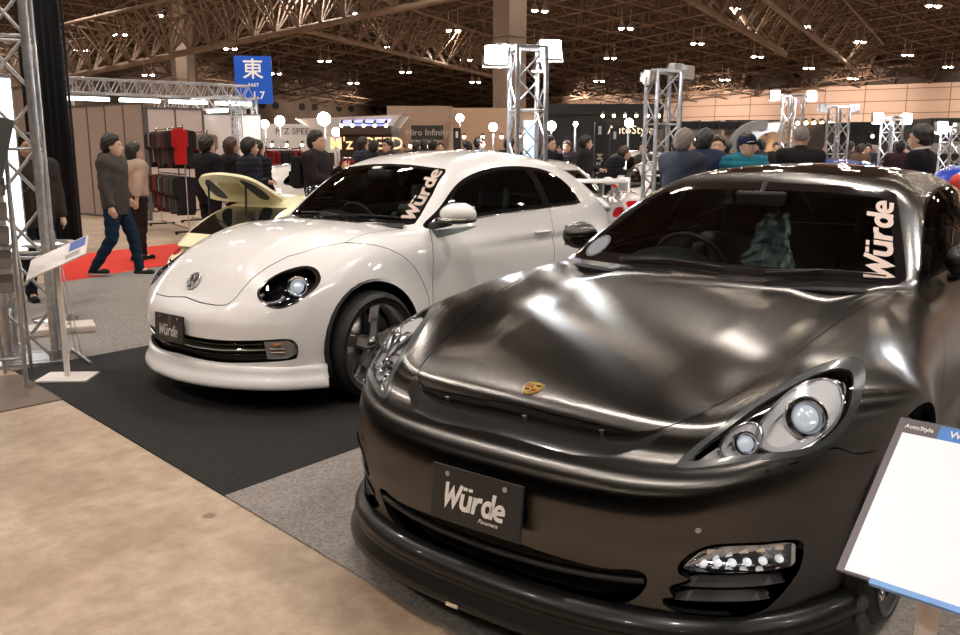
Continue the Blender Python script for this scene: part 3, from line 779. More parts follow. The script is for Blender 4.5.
    u = np.clip((Vr[:, 2]-zb)/np.maximum(zt-zb, .004), 0, 1); Vr[:, 1] += .040*u**1.2*sstep(.475-ax, 0, .10)
    mesh_obj('nose_recess', Vr, T2, mat('recess_black', (.012, .011, .011), .22, coat=.3), root)
    for x in (-.26, .05, .30):
        p, gn = snap(f, [(x, .15, .704)], (0, 1, 0), .001); b = MB(); b.add(p[0]+np.array([(-.008, -.002, .004), (.008, -.002, .004), (0, .012, -.022), (0, .022, .004)]), [(0, 1, 2), (0, 2, 3), (1, 3, 2), (0, 3, 1)])
        b.build('hood_clip', M_silver, root)
    # intake interior, mesh and splitter blade
    t.part([30], 'grille', M_gap, root, -.07, off=-.07)
    X = np.linspace(-.488, .488, 61)
    zc_ = .335-.028*(1-(X/.49)**2)
    P, gn = snap(f, np.c_[X, np.full(61, .02), zc_], (0, 1, 0), -.014)
    sec = [(-.016, -.006), (.012, -.010), (.016, .0), (.012, .008), (-.016, .004)]
    v, F = sweep(P, sec); mesh_obj('intake_blade', v, F, M_black, root)
    # front lip spoiler
    A = np.concatenate([np.linspace(-.93, -.5, 26), np.linspace(-.48, .48, 40), np.linspace(.5, .93, 26)])
    yy = S_yf(np.abs(A)); Pl = np.c_[A, yy, np.full(len(A), .16)]
    # resample by plan curve; section: flared blade
    sec = [(.035, .085), (.008, .075), (-.016, .058), (-.026, .040), (-.024, .026), (-.012, .018), (-.018, .004), (-.040, -.022), (-.048, -.040), (-.045, -.052), (-.030, -.056), (.06, -.050)]
    sec = [(-a_*.8, b_+.008) for a_, b_ in sec]
    v, F = sweep(Pl, sec[::-1]); 
    o = mesh_obj('front_lip', v, F, M_film_dark, root)
    # lip end plates
    for s in (-1, 1):
        b = MB(); b.poly([(.52, .09), (.62, .09), (.60, .20), (.55, .235), (.52, .235)], -.006, .006, 0, ((s*.925, 0, 0), (0, 1, 0), (0, 0, 1), (1, 0, 0))); b.build('lip_end_plate', M_film_dark, root)
    b = MB(); p, _ = snap(f, [(-.085, .03, .20)], (0, 1, 0), 0)
    b.box((-.085, -.047, .128), (.045, .004, .011), 0, (math.radians(-20), 0, 0)); b.build('lip_badge', mat('badge_tan', (.55, .42, .30), .4), root)
    # side sills
    for s in (-1, 1):
        b = MB(); b.poly([(s*.80, .13), (s*.945, .13), (s*.95, .17), (s*.925, .23), (s*.80, .23)], 1.33, 3.45, 0, ((0, 0, 0), (1, 0, 0), (0, 0, 1), (0, 1, 0))); b.build('side_skirt', M_film_dark, root)
    # wheels, wells, underbody
    mats_w = (M_dchrome, M_chrome, M_tire)
    for yw in (.93, 3.85):
        for s in (-1, 1):
            make_wheel('wheel', .335, .265, .262, 10, 'twin', mats_w, root, (s*.815, yw, .336), s)
            well_liner(root, (yw, .335), .40, s*.60, s*.93)
    b = MB(); b.box((0, 2.42, .17), (1.15, 4.5, .04)); b.box((0, .33, .20), (1.1, .38, .03)); b.box((0, 2.39, .3), (1.70, 2.05, .04)); b.build('underbody', M_gap, root)
    # interior
    b = MB()
    sec = [(-.30, .0), (-.22, .06), (0, .085), (.14, .06), (.20, 0), (.20, -.3), (-.30, -.3)]
    Pd = np.array([(x, 1.86+.18*x*x, .895) for x in np.linspace(-.72, .72, 15)]); v, F = sweep(Pd, [(-q[0], q[1]) for q in sec][::-1]); b.add(v, F, 0, False)
    b.ell((-.37, 1.98, .95), (.20, .16, .075), 0, 20, 10)
    b.build('dashboard', M_seat, root)
    steering_wheel(root, (-.37, 2.24, .90), .185, M_black, 22)
    for x in (-.37, .37): seat(root, x, 2.52, .30, M_seat)
    b = MB(); b.box((0, 3.55, .45), (1.2, .5, .2), 0, None, .05); b.box((0, 3.85, .75), (1.2, .14, .55), 0, (math.radians(-15), 0, 0), .05); b.build('rear_bench', M_seat, root)
    b = MB(); b.box((0, 2.17, 1.262), (.24, .03, .065), 0, (math.radians(-8), 0, 0), .012); b.tube((0, 2.17, 1.28), (0, 2.22, 1.335), .01); b.build('rear_view_mirror', M_black, root)
    # plastic cover over the passenger headrest: crumpled sheet
    random.seed(4); b = MB(); G = 13; VV = []
    for i in range(G):
        for j in range(G):
            u, v_ = i/(G-1)-.5, j/(G-1)
            VV.append((.06+u*.24*(1.15-.65*v_)+random.uniform(-.016, .016), 2.18+.10*v_+.08*math.cos(u*6)+random.uniform(-.022, .022), .90+v_*.28+random.uniform(-.01, .01)))
    b.add(VV, [(i*G+j, (i+1)*G+j, (i+1)*G+j+1, i*G+j+1) for i in range(G-1) for j in range(G-1)])
    b.build('seat_cover', wrap_mat(), root, 'crumpled clear plastic cover')
    # wipers and cowl
    b = MB(); X = np.linspace(-.715, .715, 31)
    cw = np.c_[X, 1.47+.34*X*X, .952-.0*X]
    v, F = sweep(cw, [(.05, -.03), (.05, .004), (-.05, .022), (-.05, -.03)]); b.add(v, F)
    b.build('cowl', M_gap, root)
    for (x0, x1, s1) in ((-.42, .10, 1), (.25, .68, 1)):
        X = np.linspace(x0, x1, 16); P, _ = snap(f, np.c_[X, np.full(16, 1.6), .995+.012*np.sin((X-x0)/(x1-x0)*math.pi)], (0, 1, 0), .013)
        b = MB(); b.path(P, .004, 6, 0); P2, _ = snap(f, np.c_[np.linspace(x0+.02, (x0+x1)/2, 8), np.full(8, 1.6), np.linspace(.982, 1.0, 8)], (0, 1, 0), .022); b.path(P2, .006, 6, 0)
        b.build('wiper', M_black, root)
    # mirrors
    for s in (-1, 1):
        V_, Q_, N_ = nets(lambda P: smax(smax(((P[:, 0]/.125)**2+(P[:, 1]/.09)**2+(P[:, 2]/.075)**2-1)*.07, P[:, 1]-.035, .015), -P[:, 1]-.09, .01), np.arange(-.14, .141, .012), np.arange(-.11, .08, .012), np.arange(-.09, .091, .012))
        mo = mesh_obj('side_mirror', V_, Q_, M_film, root, True); mo.scale = (.8, .8, .95); mo.location = (s*.90, 2.03, 1.045); mo.rotation_euler = (0, 0, -s*math.radians(62))
        b = MB(); b.box((0, .037, 0), (.19, .006, .11), 0, None, .002); b.build('mirror_glass', mat('mirror_glass', (.8, .82, .85), .02, 1.), mo)
        b = MB(); b.path([(-s*.04, 0, -.05), (-s*.085, -.0, -.075), (-s*.12, -.03, -.085)], .022, 8); b.build('mirror_arm', M_black, mo)
    # crest
    sh = np.array([(0, -.038), (-.020, -.028), (-.030, -.008), (-.032, .018), (-.028, .032), (-.012, .034), (0, .038), (.012, .034), (.028, .032), (.032, .018), (.030, -.008), (.020, -.028)])*.93
    def onhood(p2, off):
        P = np.c_[p2[:, 0], .252+p2[:, 1]*.95, np.full(len(p2), .76)]
        return snap(f, P, (0, 0, 1), off)[0]
    b = MB(); top = onhood(sh, .005); bot = onhood(sh, -.002); n = len(sh)
    b.add(np.vstack([bot, top]), [(i, (i+1) % n, n+(i+1) % n, n+i) for i in range(n)]+[tuple(range(n, 2*n))], 0)
    inner = [((-.024, .026), (-.003, .004)), ((.003, -.004), (.022, -.022)), ]
    gold = mat('gold_enamel', (.75, .50, .12), .3, .8); red = mat('red_enamel', (.35, .02, .02), .3); blk = mat('black_enamel', (.01, .01, .01), .3)
    def patch(poly, mi, off=.0058): b.add(onhood(np.array(poly), off), [tuple(range(len(poly)))], mi)
    patch([(-.026, .005), (-.003, .005), (-.003, .012), (-.027, .012)], 1); patch([(-.027, .016), (-.003, .016), (-.003, .020), (-.027, .020)], 2)
    patch([(.003, -.006), (.025, -.006), (.019, -.018), (.003, -.020)], 1); patch([(.003, -.023), (.014, -.023), (.004, -.030)], 2)
    patch([(.003, .016), (.010, .010), (.024, .008), (.025, .020), (.006, .021)], 2); patch([(-.024, -.006), (-.004, -.006), (-.004, -.018), (-.018, -.016)], 2)
    patch([(-.009, .008), (.009, .008), (.009, -.004), (0, -.011), (-.009, -.004)], 0, .0068); patch([(-.005, -.004), (.003, -.003), (.004, .006), (-.003, .005)], 2, .0075)
    b.build('hood_crest', [gold, red, blk], root, 'small gold red and black shield crest')
    # plate
    b = MB(); b.box((0, 0, 0), (.332, .010, .168), 0, None, .004); 
    for x in (-.105, .105): b.tube((x, -.008, .062), (x, -.003, .062), .008, n=14, mi=1)
    pl = b.build('number_plate', [mat('plate_black', (.022, .021, .021), .3), M_silver], root, 'black show plate lettered Wurde'); pl.location = (-.008, -.028, .476); pl.rotation_euler = (math.radians(-6), 0, 0)
    v, F = decal_mesh(wurde_strokes(), lambda p: np.c_[(p[:, 0]-1.75)*.066, np.full(len(p), -.0065), (p[:, 1]-.5)*.075+.0])
    mesh_obj('lettering', v, F, M_white_mark, pl, False)
    text_mesh('Panamera', .018, pl, M_white_mark, Matrix.Translation((.052, -.0066, -.052)) @ Euler((math.pi/2, 0, 0)).to_matrix().to_4x4(), shear=.4)
    b = MB(); b.box((0, .004, .476), (.25, .05, .10)); b.build('plate_bracket', M_black, root)
    # windscreen decal: reads upwards along the left pillar
    def onws(p):
        z = .990+p[:, 0]*.0800; z0 = (z-.985)/.298
        x = (.708-.150*z0)-(p[:, 1])*.098
        return snap(f, np.c_[x, np.full(len(p), 2.0), z], (0, 1, 0), .002)[0]
    v, F = decal_mesh(wurde_strokes(), onws, .16, 5)
    mesh_obj('windshield_lettering', v, F, mat('pale_pink_vinyl', (.62, .50, .45), .55), root, False, label='pale vinyl lettering reading Wurde up the windscreen edge')
    # round sticker on the driver side bottom corner
    def ring(r0, r1, n=28):
        a = np.arange(n)*2*math.pi/n; return np.vstack([np.c_[r0*np.cos(a), r0*np.sin(a)], np.c_[r1*np.cos(a), r1*np.sin(a)]]), [(i, (i+1) % n, n+(i+1) % n, n+i) for i in range(n)]
    onst = lambda p: snap(f, np.c_[-.625+p[:, 0], np.full(len(p), 1.8), 1.032+p[:, 1]], (0, 1, 0), .002)[0]
    b = MB(); 
    for r0, r1 in ((.0, .050), (.053, .058)):
        p, F = ring(r0, r1); b.add(onst(p*np.array([1, .72])), F)
    for x in (-.010, .012):
        p, F = ring(.0, .007, 12); b.add(onst(p+np.array([x, 0])), F)
    b.build('round_sticker', mat('sticker_grey', (.16, .17, .20), .5), root, 'round grey sticker')
    # washers, parking sensors
    for (x, z) in ((.739, .655), (-.739, .655), (.615, .507), (-.615, .507)):
        p, g_ = snap(f, [(x, .2, z)], (0, 1, 0), .0); r = .009 if z > .6 else .008
        b = MB(); b.tube(p[0]-g_[0]*.004, p[0]+g_[0]*(.006 if z > .6 else .0015), r, n=14); b.build('washer_cap' if z > .6 else 'parking_sensor', M_dchrome, root)
    return root
# ================================================================ white rounded coupe
M_white = mat('white_car_paint', (.88, .87, .87), .30, coat=1., spec=.5)
M_clear = glass('clear_green_glass', (.84, .92, .89), 1.5)
def build_coupe():
    root = thing('coupe', 'white rounded two door coupe with round wing fenders and oval headlamps on the black carpet', 'car', (-1.7984, 4.9749, .008), -.6758)
    f = coupe_field
    ys = np.concatenate([np.arange(-.06, 1.6, .022), np.arange(1.6, 4.4, .034)])
    V, Q, N = nets(f, np.arange(-1.0, 1.01, .0235), ys, np.arange(.10, 1.56, .0225))
    t = Tri(V, Q, N)
    XZ = lambda P: P[:, [0, 2]]
    AXZ = lambda P: np.c_[np.abs(P[:, 0]), P[:, 2]]
    YZ = lambda P: P[:, [1, 2]]
    half = [(0, 1.024), (.35, 1.016), (.52, 1.008), (.605, 1.004), (.632, 1.012), (.628, 1.06), (.590, 1.195), (.530, 1.33), (.498, 1.356), (.19, 1.383), (0, 1.387)]
    ws = np.array(half+[(-x, z) for x, z in half[::-1]][1:-1])
    fr = lambda C: (C[:, 1] < 2.2) & (C[:, 2] > .95)
    t.cut(lambda P: sd_poly(XZ(P), ws), 1, [0], fr, (.03, .014))
    t.cut(lambda P: sd_poly(XZ(P), ws)+.016, 2, [1], fr, (.04, .016))
    sg = catmull([(1.415, .985), (1.57, 1.100), (1.87, 1.268), (2.25, 1.350), (2.66, 1.364), (3.00, 1.322), (3.19, 1.215), (3.27, 1.085), (3.24, 1.062), (2.7, 1.056), (2.14, 1.043), (1.72, 1.018)], 6)
    sd = lambda C: (np.abs(C[:, 0]) > .40) & (C[:, 2] > .95)
    t.cut(lambda P: sd_poly(YZ(P), sg), 4, [0], sd, (.03, .016))
    t.cut(lambda P: sd_poly(YZ(P), sg)+.024, 5, [4], sd, (.03, .016))
    t.cut(lambda P: np.abs(P[:, 1]-2.74-.10*(P[:, 2]-1.2))-.045, 4, [5], None, (.06, .02))
    rw = catmull([(-.40, 1.10), (.40, 1.10), (.36, 1.33), (-.36, 1.33)], 6)
    t.cut(lambda P: sd_poly(XZ(P), rw), 3, [0], lambda C: C[:, 1] > 2.9)
    # lamps
    lamp = catmull([(.497, .700), (.502, .755), (.533, .800), (.60, .824), (.675, .810), (.730, .760), (.743, .700), (.722, .644), (.665, .613), (.600, .622), (.535, .655)], 5)
    lf = lambda C: (C[:, 1] < 1.0) & (C[:, 2] > .5)
    t.cut(lambda P: sd_poly(AXZ(P), lamp), 11, [0], lf, (.03, .010))
    t.cut(lambda P: sd_poly(AXZ(P), lamp)+.012, 10, [11], lf, (.03, .010))
    # hood
    hp = np.array([(0, -.2), (.405, -.2), (.408, .176), (.438, .312), (.462, .500), (.535, .640), (.595, .715), (.632, .79), (.632, 1.0), (.618, 1.25), (.612, 1.35), (.50, 1.255), (.3, 1.15), (0, 1.09)])
    hpp = np.vstack([hp, (hp[::-1]*np.array([-1, 1]))[1:-1]])
    zl = lambda a: np.interp(a, [0, .16, .30, .36, .40, .43], [.632, .618, .615, .620, .632, .66])
    hf = lambda C: (C[:, 2] > .55) & (C[:, 1] < 1.5)
    ph = lambda P: smax(sd_poly(P[:, :2], hpp), (zl(np.abs(P[:, 0]))-P[:, 2])*.8, .06)
    t.cut(lambda P: ph(P)-.002, 20, [0, 1], hf, (.02, .010))
    t.cut(lambda P: ph(P)+.002, 21, [20], hf, (.02, .010))
    # fender line to the door
    fl = catmull([(.70, .935), (.80, .938), (.94, .915), (1.08, .851), (1.19, .755), (1.29, .583), (1.315, .42), (1.31, .27)], 6, False)
    sdo = lambda C: (np.abs(C[:, 0]) > .6) & (C[:, 2] > .22)
    t.groove(YZ, fl, .002, 42, [0], sdo)
    for d in ([(1.44, .985), (1.385, .90), (1.35, .80), (1.34, .54), (1.36, .30)], [(2.76, 1.055), (2.73, .95), (2.70, .70), (2.66, .5), (2.58, .30)], [(1.36, .30), (1.9, .28), (2.58, .30)]):
        dd = catmull(d, 6, False); t.groove(YZ, dd, .002, 42, [0], sdo)
    bl = catmull([(.36, .69), (.42, .66), (.50, .62)], 5, False)
    # intake
    ih = [(0, .438), (.14, .430), (.36, .426), (.58, .436), (.685, .444), (.722, .436), (.735, .40), (.728, .345), (.70, .318), (.52, .300), (.336, .290), (.107, .297), (0, .302)]
    ik = catmull(ih+[(-x, z) for x, z in ih[::-1]][1:-1], 4)
    t.cut(lambda P: sd_poly(XZ(P), ik), 30, [0], lambda C: (C[:, 1] < .6) & (C[:, 2] < .55), (.03, .012))
    for yw in (.825, 3.36):
        t.cut(lambda P: np.sqrt((P[:, 1]-yw)**2+(P[:, 2]-.36)**2)-.357, 40, [0], lambda C: (np.abs(C[:, 0]) > .5) & (np.abs(C[:, 1]-yw) < .6) & (C[:, 2] < .85), (.03, .014))
    t.cut(lambda P: P[:, 2]-.185, 41, [0, 40], lambda C: C[:, 2] < .35)
    t.part([0], 'body_shell', M_white, root, .02, fmat=M_black)
    t.part([21], 'hood', M_white, root, .02, fmat=M_black)
    t.part([1], 'windshield_border', M_gloss_black, root, .005)
    t.part([2], 'windshield', M_clear, root, 0)
    t.part([3], 'rear_window', M_clear, root, 0)
    for s in (-1, 1):
        sw = lambda C: C[:, 0]*s > 0
        t.part([4], 'window_frame', M_gloss_black, root, .01, where=sw)
        t.part([5], 'side_window', M_clear, root, 0, where=sw)
        hl = t.part([11], 'headlight', M_dchrome, root, .014, off=.002, where=sw)
        t.part([10], 'lamp_glass', M_lens, hl, 0, where=sw)
        t.part([10], 'lamp_housing', M_gloss_black, hl, -.07, off=-.07, where=sw)
        b = MB()
        b.lathe([(.060, .0), (.064, -.010), (.056, -.014), (.044, .01), (.02, .03)], 30, 0, 1); b.ell((0, .005, 0), (.032, .018, .032), 1, 20, 10)
        o = b.build('lamp_unit', [M_chrome, mat('projector_glass', (.75, .82, .9), .03, .3)], hl); o.location = snap(f, [(s*.665, .3, .742)], (0, 1, 0), -.030)[0][0]; o.rotation_euler = (math.radians(-15), 0, s*math.radians(38))
        b = MB(); A_ = [(.585+.065*math.cos(a), .675+.030*math.sin(a)) for a in np.linspace(math.pi*.8, math.pi*2.1, 14)]; pts, _ = snap(f, [(s*x_, .3, z_) for x_, z_ in A_], (0, 1, 0), -.016); b.path(pts, .010, 8)
        b.build('lamp_trim', [M_silver], hl)
        # mirrors
        fm = lambda P: smax(smax(((P[:, 0]/.125)**2+(P[:, 1]/.12)**2+((P[:, 2])/.072)**2-1)*.06, P[:, 1]-.045, .02), -.045-P[:, 2], .02)
        V_, Q_, N_ = nets(fm, np.arange(-.14, .141, .012), np.arange(-.14, .08, .012), np.arange(-.09, .091, .012))
        mo = mesh_obj('side_mirror', V_, Q_, M_white if s > 0 else M_gloss_black, root, True); mo.location = (s*.95, 1.475, 1.085) if s > 0 else (-.74, 1.80, 1.15); mo.rotation_euler = (0, 0, 0 if s > 0 else 1.15)
        b = MB(); b.ell((0, -.005, -.038), (.122, .112, .026), 0, 24, 10); b.path([(-s*.05, -.02, -.05), (-s*.12, -.03, -.068), (-s*.21, -.03, -.085)], .026, 8); b.build('mirror_foot', M_black, mo)
        b = MB(); b.box((0, .047, 0), (.19, .006, .10), 0, None, .002); b.build('mirror_glass', mat('mirror_glass'), mo)
        b = MB(); b.path([(-s*.09, -.097, -.028), (0, -.119, -.028), (s*.09, -.087, -.028), (s*.118, -.03, -.025)], .009, 8); b.build('mirror_indicator', M_chrome, mo)
        # door handle
        b = MB(); P, g_ = snap(f, [(s*.9, y, .885-.012*(y-2.5)) for y in np.linspace(2.47, 2.66, 9)], (1 if s < 0 else -1, 0, 0), .014)
        P[0] -= g_[0]*.012; P[-1] -= g_[-1]*.012; b.path(P, .010, 8); b.build('door_handle', M_white, root)
        # waist chrome line
        b = MB(); Y = np.linspace(1.60, 3.2, 26); P, _ = snap(f, [(s*.9, y, np.interp(y, [1.6, 1.72, 2.14, 2.7, 3.24], [1.008, 1.014, 1.039, 1.052, 1.058])) for y in Y], (-s, 0, 0), .001)
        b.path(P, .005, 6); b.build('window_sill_trim', M_chrome, root)
        # indicator in the intake corner
        b = MB()
        A = np.array([(.60, .425), (.70, .432), (.722, .41), (.716, .345), (.69, .326), (.60, .322)]); P, _ = snap(f, np.c_[A[:, 0]*s, np.full(6, .3), A[:, 1]], (0, 1, 0), -.006)
        b.add(np.vstack([P, P+[0, .05, 0]]), [(0, 1, 2, 3, 4, 5)]+[(i, (i+1) % 6, 6+(i+1) % 6, 6+i) for i in range(6)], 0)
        il = b.build('indicator', mat('clear_indicator', (.42, .41, .40), .08, .4, coat=1.), root)
        b = MB(); P, _ = snap(f, [(s*.66, .3, .412)], (0, 1, 0), -.004); b.box(P[0], (.045, .006, .012), 0, (0, 0, s*.7), .002); b.build('amber_bulb', M_amber, il)
        for (zz) in (.365, .385):
            b = MB(); P, _ = snap(f, [(s*.655, .3, zz)], (0, 1, 0), -.004); b.box(P[0], (.085, .006, .010), 0, (0, 0, s*.7), .002); b.build('reflector_bar', M_chrome, il)
    # grille and chrome strip
    gr = t.part([30], 'grille', M_black, root, -.045, off=-.045)
    X = np.linspace(-.60, .60, 61); zz = np.interp(np.abs(X), [0, .14, .36, .6], [.368, .362, .362, .378])
    P, _ = snap(f, np.c_[X, np.full(61, .1), zz], (0, 1, 0), -.014); v, F = sweep(P, [(-.008, -.004), (.004, -.006), (.004, .006), (-.008, .004)]); mesh_obj('grille_strip', v, F, M_chrome, gr)
    P, _ = snap(f, np.c_[X, np.full(61, .1), zz+.025], (0, 1, 0), -.03); v, F = sweep(P, [(-.012, -.012), (.004, -.012), (.004, .012), (-.012, .012)]); mesh_obj('grille_bar', v, F, M_gloss_black, gr)
    P, _ = snap(f, np.c_[X, np.full(61, .1), zz-.035], (0, 1, 0), -.03); v, F = sweep(P, [(-.012, -.006), (.004, -.006), (.004, .006), (-.012, .006)]); mesh_obj('grille_bar', v, F, M_gloss_black, gr)
    # front lip
    A = np.concatenate([np.linspace(-.850, -.42, 22), np.linspace(-.40, .40, 30), np.linspace(.42, .850, 22)]); yy = B_yf(np.abs(A)); Pl = np.c_[A, yy+.01, np.full(len(A), .17)]
    sec = [(-.03, .112), (-.006, .108), (.006, .098), (.008, .075), (.012, .055), (.024, .038), (.034, .020), (.037, 0), (.034, -.016), (.022, -.024), (-.06, -.022)]
    v, F = sweep(Pl, sec[::-1]); q_ = sstep(np.abs(v[:, 0]), .62, .84); v[:, 0] -= np.sign(v[:, 0])*.030*q_; v[:, 1] += .0*q_; mesh_obj('front_lip', v, F, M_white, root, True)
    for s in (-1, 1):
        b = MB(); b.poly([(s*.74, .12), (s*.895, .12), (s*.90, .16), (s*.87, .24), (s*.74, .24)], 1.22, 2.95, 0, ((0, 0, 0), (1, 0, 0), (0, 0, 1), (0, 1, 0))); b.build('side_skirt', M_white, root)
    for yw in (.825, 3.36):
        for s in (-1, 1):
            make_wheel('wheel', .328, .235, .257, 5, 'five', (M_dchrome, mat('bright_rim', (.80, .80, .82), .16, .8), M_tire), root, (s*.755, yw, .329), s)
            well_liner(root, (yw, .36), .372, s*.52, s*.84)
    b = MB(); b.box((0, 2.1, .2), (1.0, 3.9, .04)); b.box((0, 2.1, .28), (1.5, 1.7, .04)); b.build('underbody', M_gap, root)
    # interior
    b = MB(); Pd = np.array([(x, 1.50+.15*x*x, .94) for x in np.linspace(-.66, .66, 13)]); v, F = sweep(Pd, [(.18, .0), (.05, .07), (-.12, .06), (-.2, -.02), (-.2, -.3), (.18, -.3)]); b.add(v, F)
    b.ell((-.36, 1.60, .99), (.16, .12, .06)); b.build('dashboard', M_seat, root)
    steering_wheel(root, (-.36, 1.86, .92), .185, M_black, 22)
    M_ls = mat('pale_seat_cloth', (.30, .36, .36), .7)
    for x in (-.36, .36): seat(root, x, 2.15, .32, M_seat)
    b = MB(); b.box((0, 2.95, .5), (1.05, .45, .2), 0, None, .05); b.box((0, 3.2, .78), (1.05, .14, .5), 0, (math.radians(-18), 0, 0), .05); b.build('rear_bench', M_seat, root)
    b = MB()
    for s in (-1, 1): b.box((s*.76, 2.1, .70), (.05, 1.3, .55))
    b.build('door_lining', M_ls, root)
    b = MB(); b.box((0, 1.72, 1.315), (.22, .03, .06), 0, (math.radians(-8), 0, 0), .012); b.tube((0, 1.72, 1.33), (0, 1.78, 1.375), .009); b.build('rear_view_mirror', M_black, root)
    b = MB(); X = np.linspace(-.60, .60, 25); cw = np.c_[X, 1.11+.62*X*X, .995-.0*X]; v, F = sweep(cw, [(.05, -.03), (.05, .0), (-.04, .018), (-.04, -.03)]); b.add(v, F); b.build('cowl', M_black, root)
    for (x0, x1) in ((-.45, .05), (.10, .52)):
        X = np.linspace(x0, x1, 14); P, _ = snap(f, np.c_[X, np.full(14, 1.3), 1.035+.01*np.sin((X-x0)/(x1-x0)*math.pi)], (0, 1, 0), .010); b = MB(); b.path(P, .006, 6); b.build('wiper', M_black, root)
    # plate
    b = MB(); b.box((0, 0, 0), (.295, .010, .165), 0, None, .004)
    for x in (-.09, .09): b.tube((x, -.008, .062), (x, -.003, .062), .007, n=12, mi=1)
    pl = b.build('number_plate', [mat('plate_black'), M_silver], root, 'black show plate lettered Wurde'); pl.location = (-.010, -.022, .462); pl.rotation_euler = (math.radians(-4), 0, 0)
    v, F = decal_mesh(wurde_strokes(), lambda p: np.c_[(p[:, 0]-1.75)*.056, np.full(len(p), -.0065), (p[:, 1]-.5)*.066-.012]); mesh_obj('lettering', v, F, mat('grey_vinyl', (.5, .48, .47), .4), pl, False)
    b = MB(); b.box((.01, -.0056, .0), (.030, .001, .16)); b.build('plate_stripe', mat('plate_stripe_grey', (.06, .055, .055), .2), pl)
    b = MB(); b.box((-.01, .01, .462), (.22, .05, .10)); b.build('plate_bracket', M_black, root)
    # round emblem
    c0, n0 = snap(f, [(-.015, .16, .716)], (0, 1, 0), .003); c0 = c0[0]; n0 = n0[0]; ux = np.array([1., 0, 0]); ux -= n0*ux.dot(n0); ux /= np.linalg.norm(ux); uz = np.cross(ux, -n0); uz = np.cross(n0, ux)
    fr_ = (c0, ux, uz, n0); b = MB()
    def st(P, w):
        v, F = stroke(P, w); vv = np.vstack([np.c_[v, np.full(len(v), .002)], np.c_[v, np.full(len(v), .010)]]); n = len(v); k = len(P)
        Fs = [tuple(i+n for i in q) for q in F]+[(2*i, 2*i+2, n+2*i+2, n+2*i) for i in range(k-1)]+[(2*i+3, 2*i+1, n+2*i+1, n+2*i+3) for i in range(k-1)]
        b.add(fr_[0]+vv[:, :1]*fr_[1]+vv[:, 1:2]*fr_[2]+vv[:, 2:]*fr_[3], Fs, 0)
    R_ = .054; n = 32; a = np.arange(n)*2*math.pi/n; ringP = [c0+R_*(math.cos(t_)*ux+math.sin(t_)*uz)+n0*.006 for t_ in a]; b.path(ringP, .006, 8, 0, True)
    st([(-.020, .048), (0, .004), (.020, .048)], .009); st([(-.046, .022), (-.022, -.040), (0, -.006), (.022, -.040), (.046, .022)], .009)
    disc = [(math.cos(t_)*R_, math.sin(t_)*R_) for t_ in a]; b.poly(disc, -.006, .002, 1, fr_)
    b.build('round_emblem', [mat('emblem_silver', (.70, .70, .70), .25, .6), mat('emblem_back', (.10, .10, .11), .2, .5)], root, 'round chrome letter emblem')
    def onws(p):
        z = 1.035+p[:, 0]*.092; x = np.interp(z, [1.0, 1.06, 1.195, 1.33, 1.36], [.628, .620, .588, .530, .50])-.018-p[:, 1]*.100
        return snap(f, np.c_[x, np.full(len(p), 1.6), z], (0, 1, 0), .002)[0]
    v, F = decal_mesh(wurde_strokes(True), onws, .16, 5); mesh_obj('windshield_lettering', v, F, mat('pale_pink_vinyl'), root, False, label='pale vinyl lettering reading Wurde up the windscreen edge')
    P, _ = snap(f, [(x, 1.8, z) for x, z in ((-.135, 1.366), (-.05, 1.368), (-.05, 1.352), (-.135, 1.350))], (0, 1, 0), .002); mesh_obj('header_sticker', P, [(0, 1, 2, 3)], M_white_mark, root, False)
    return root
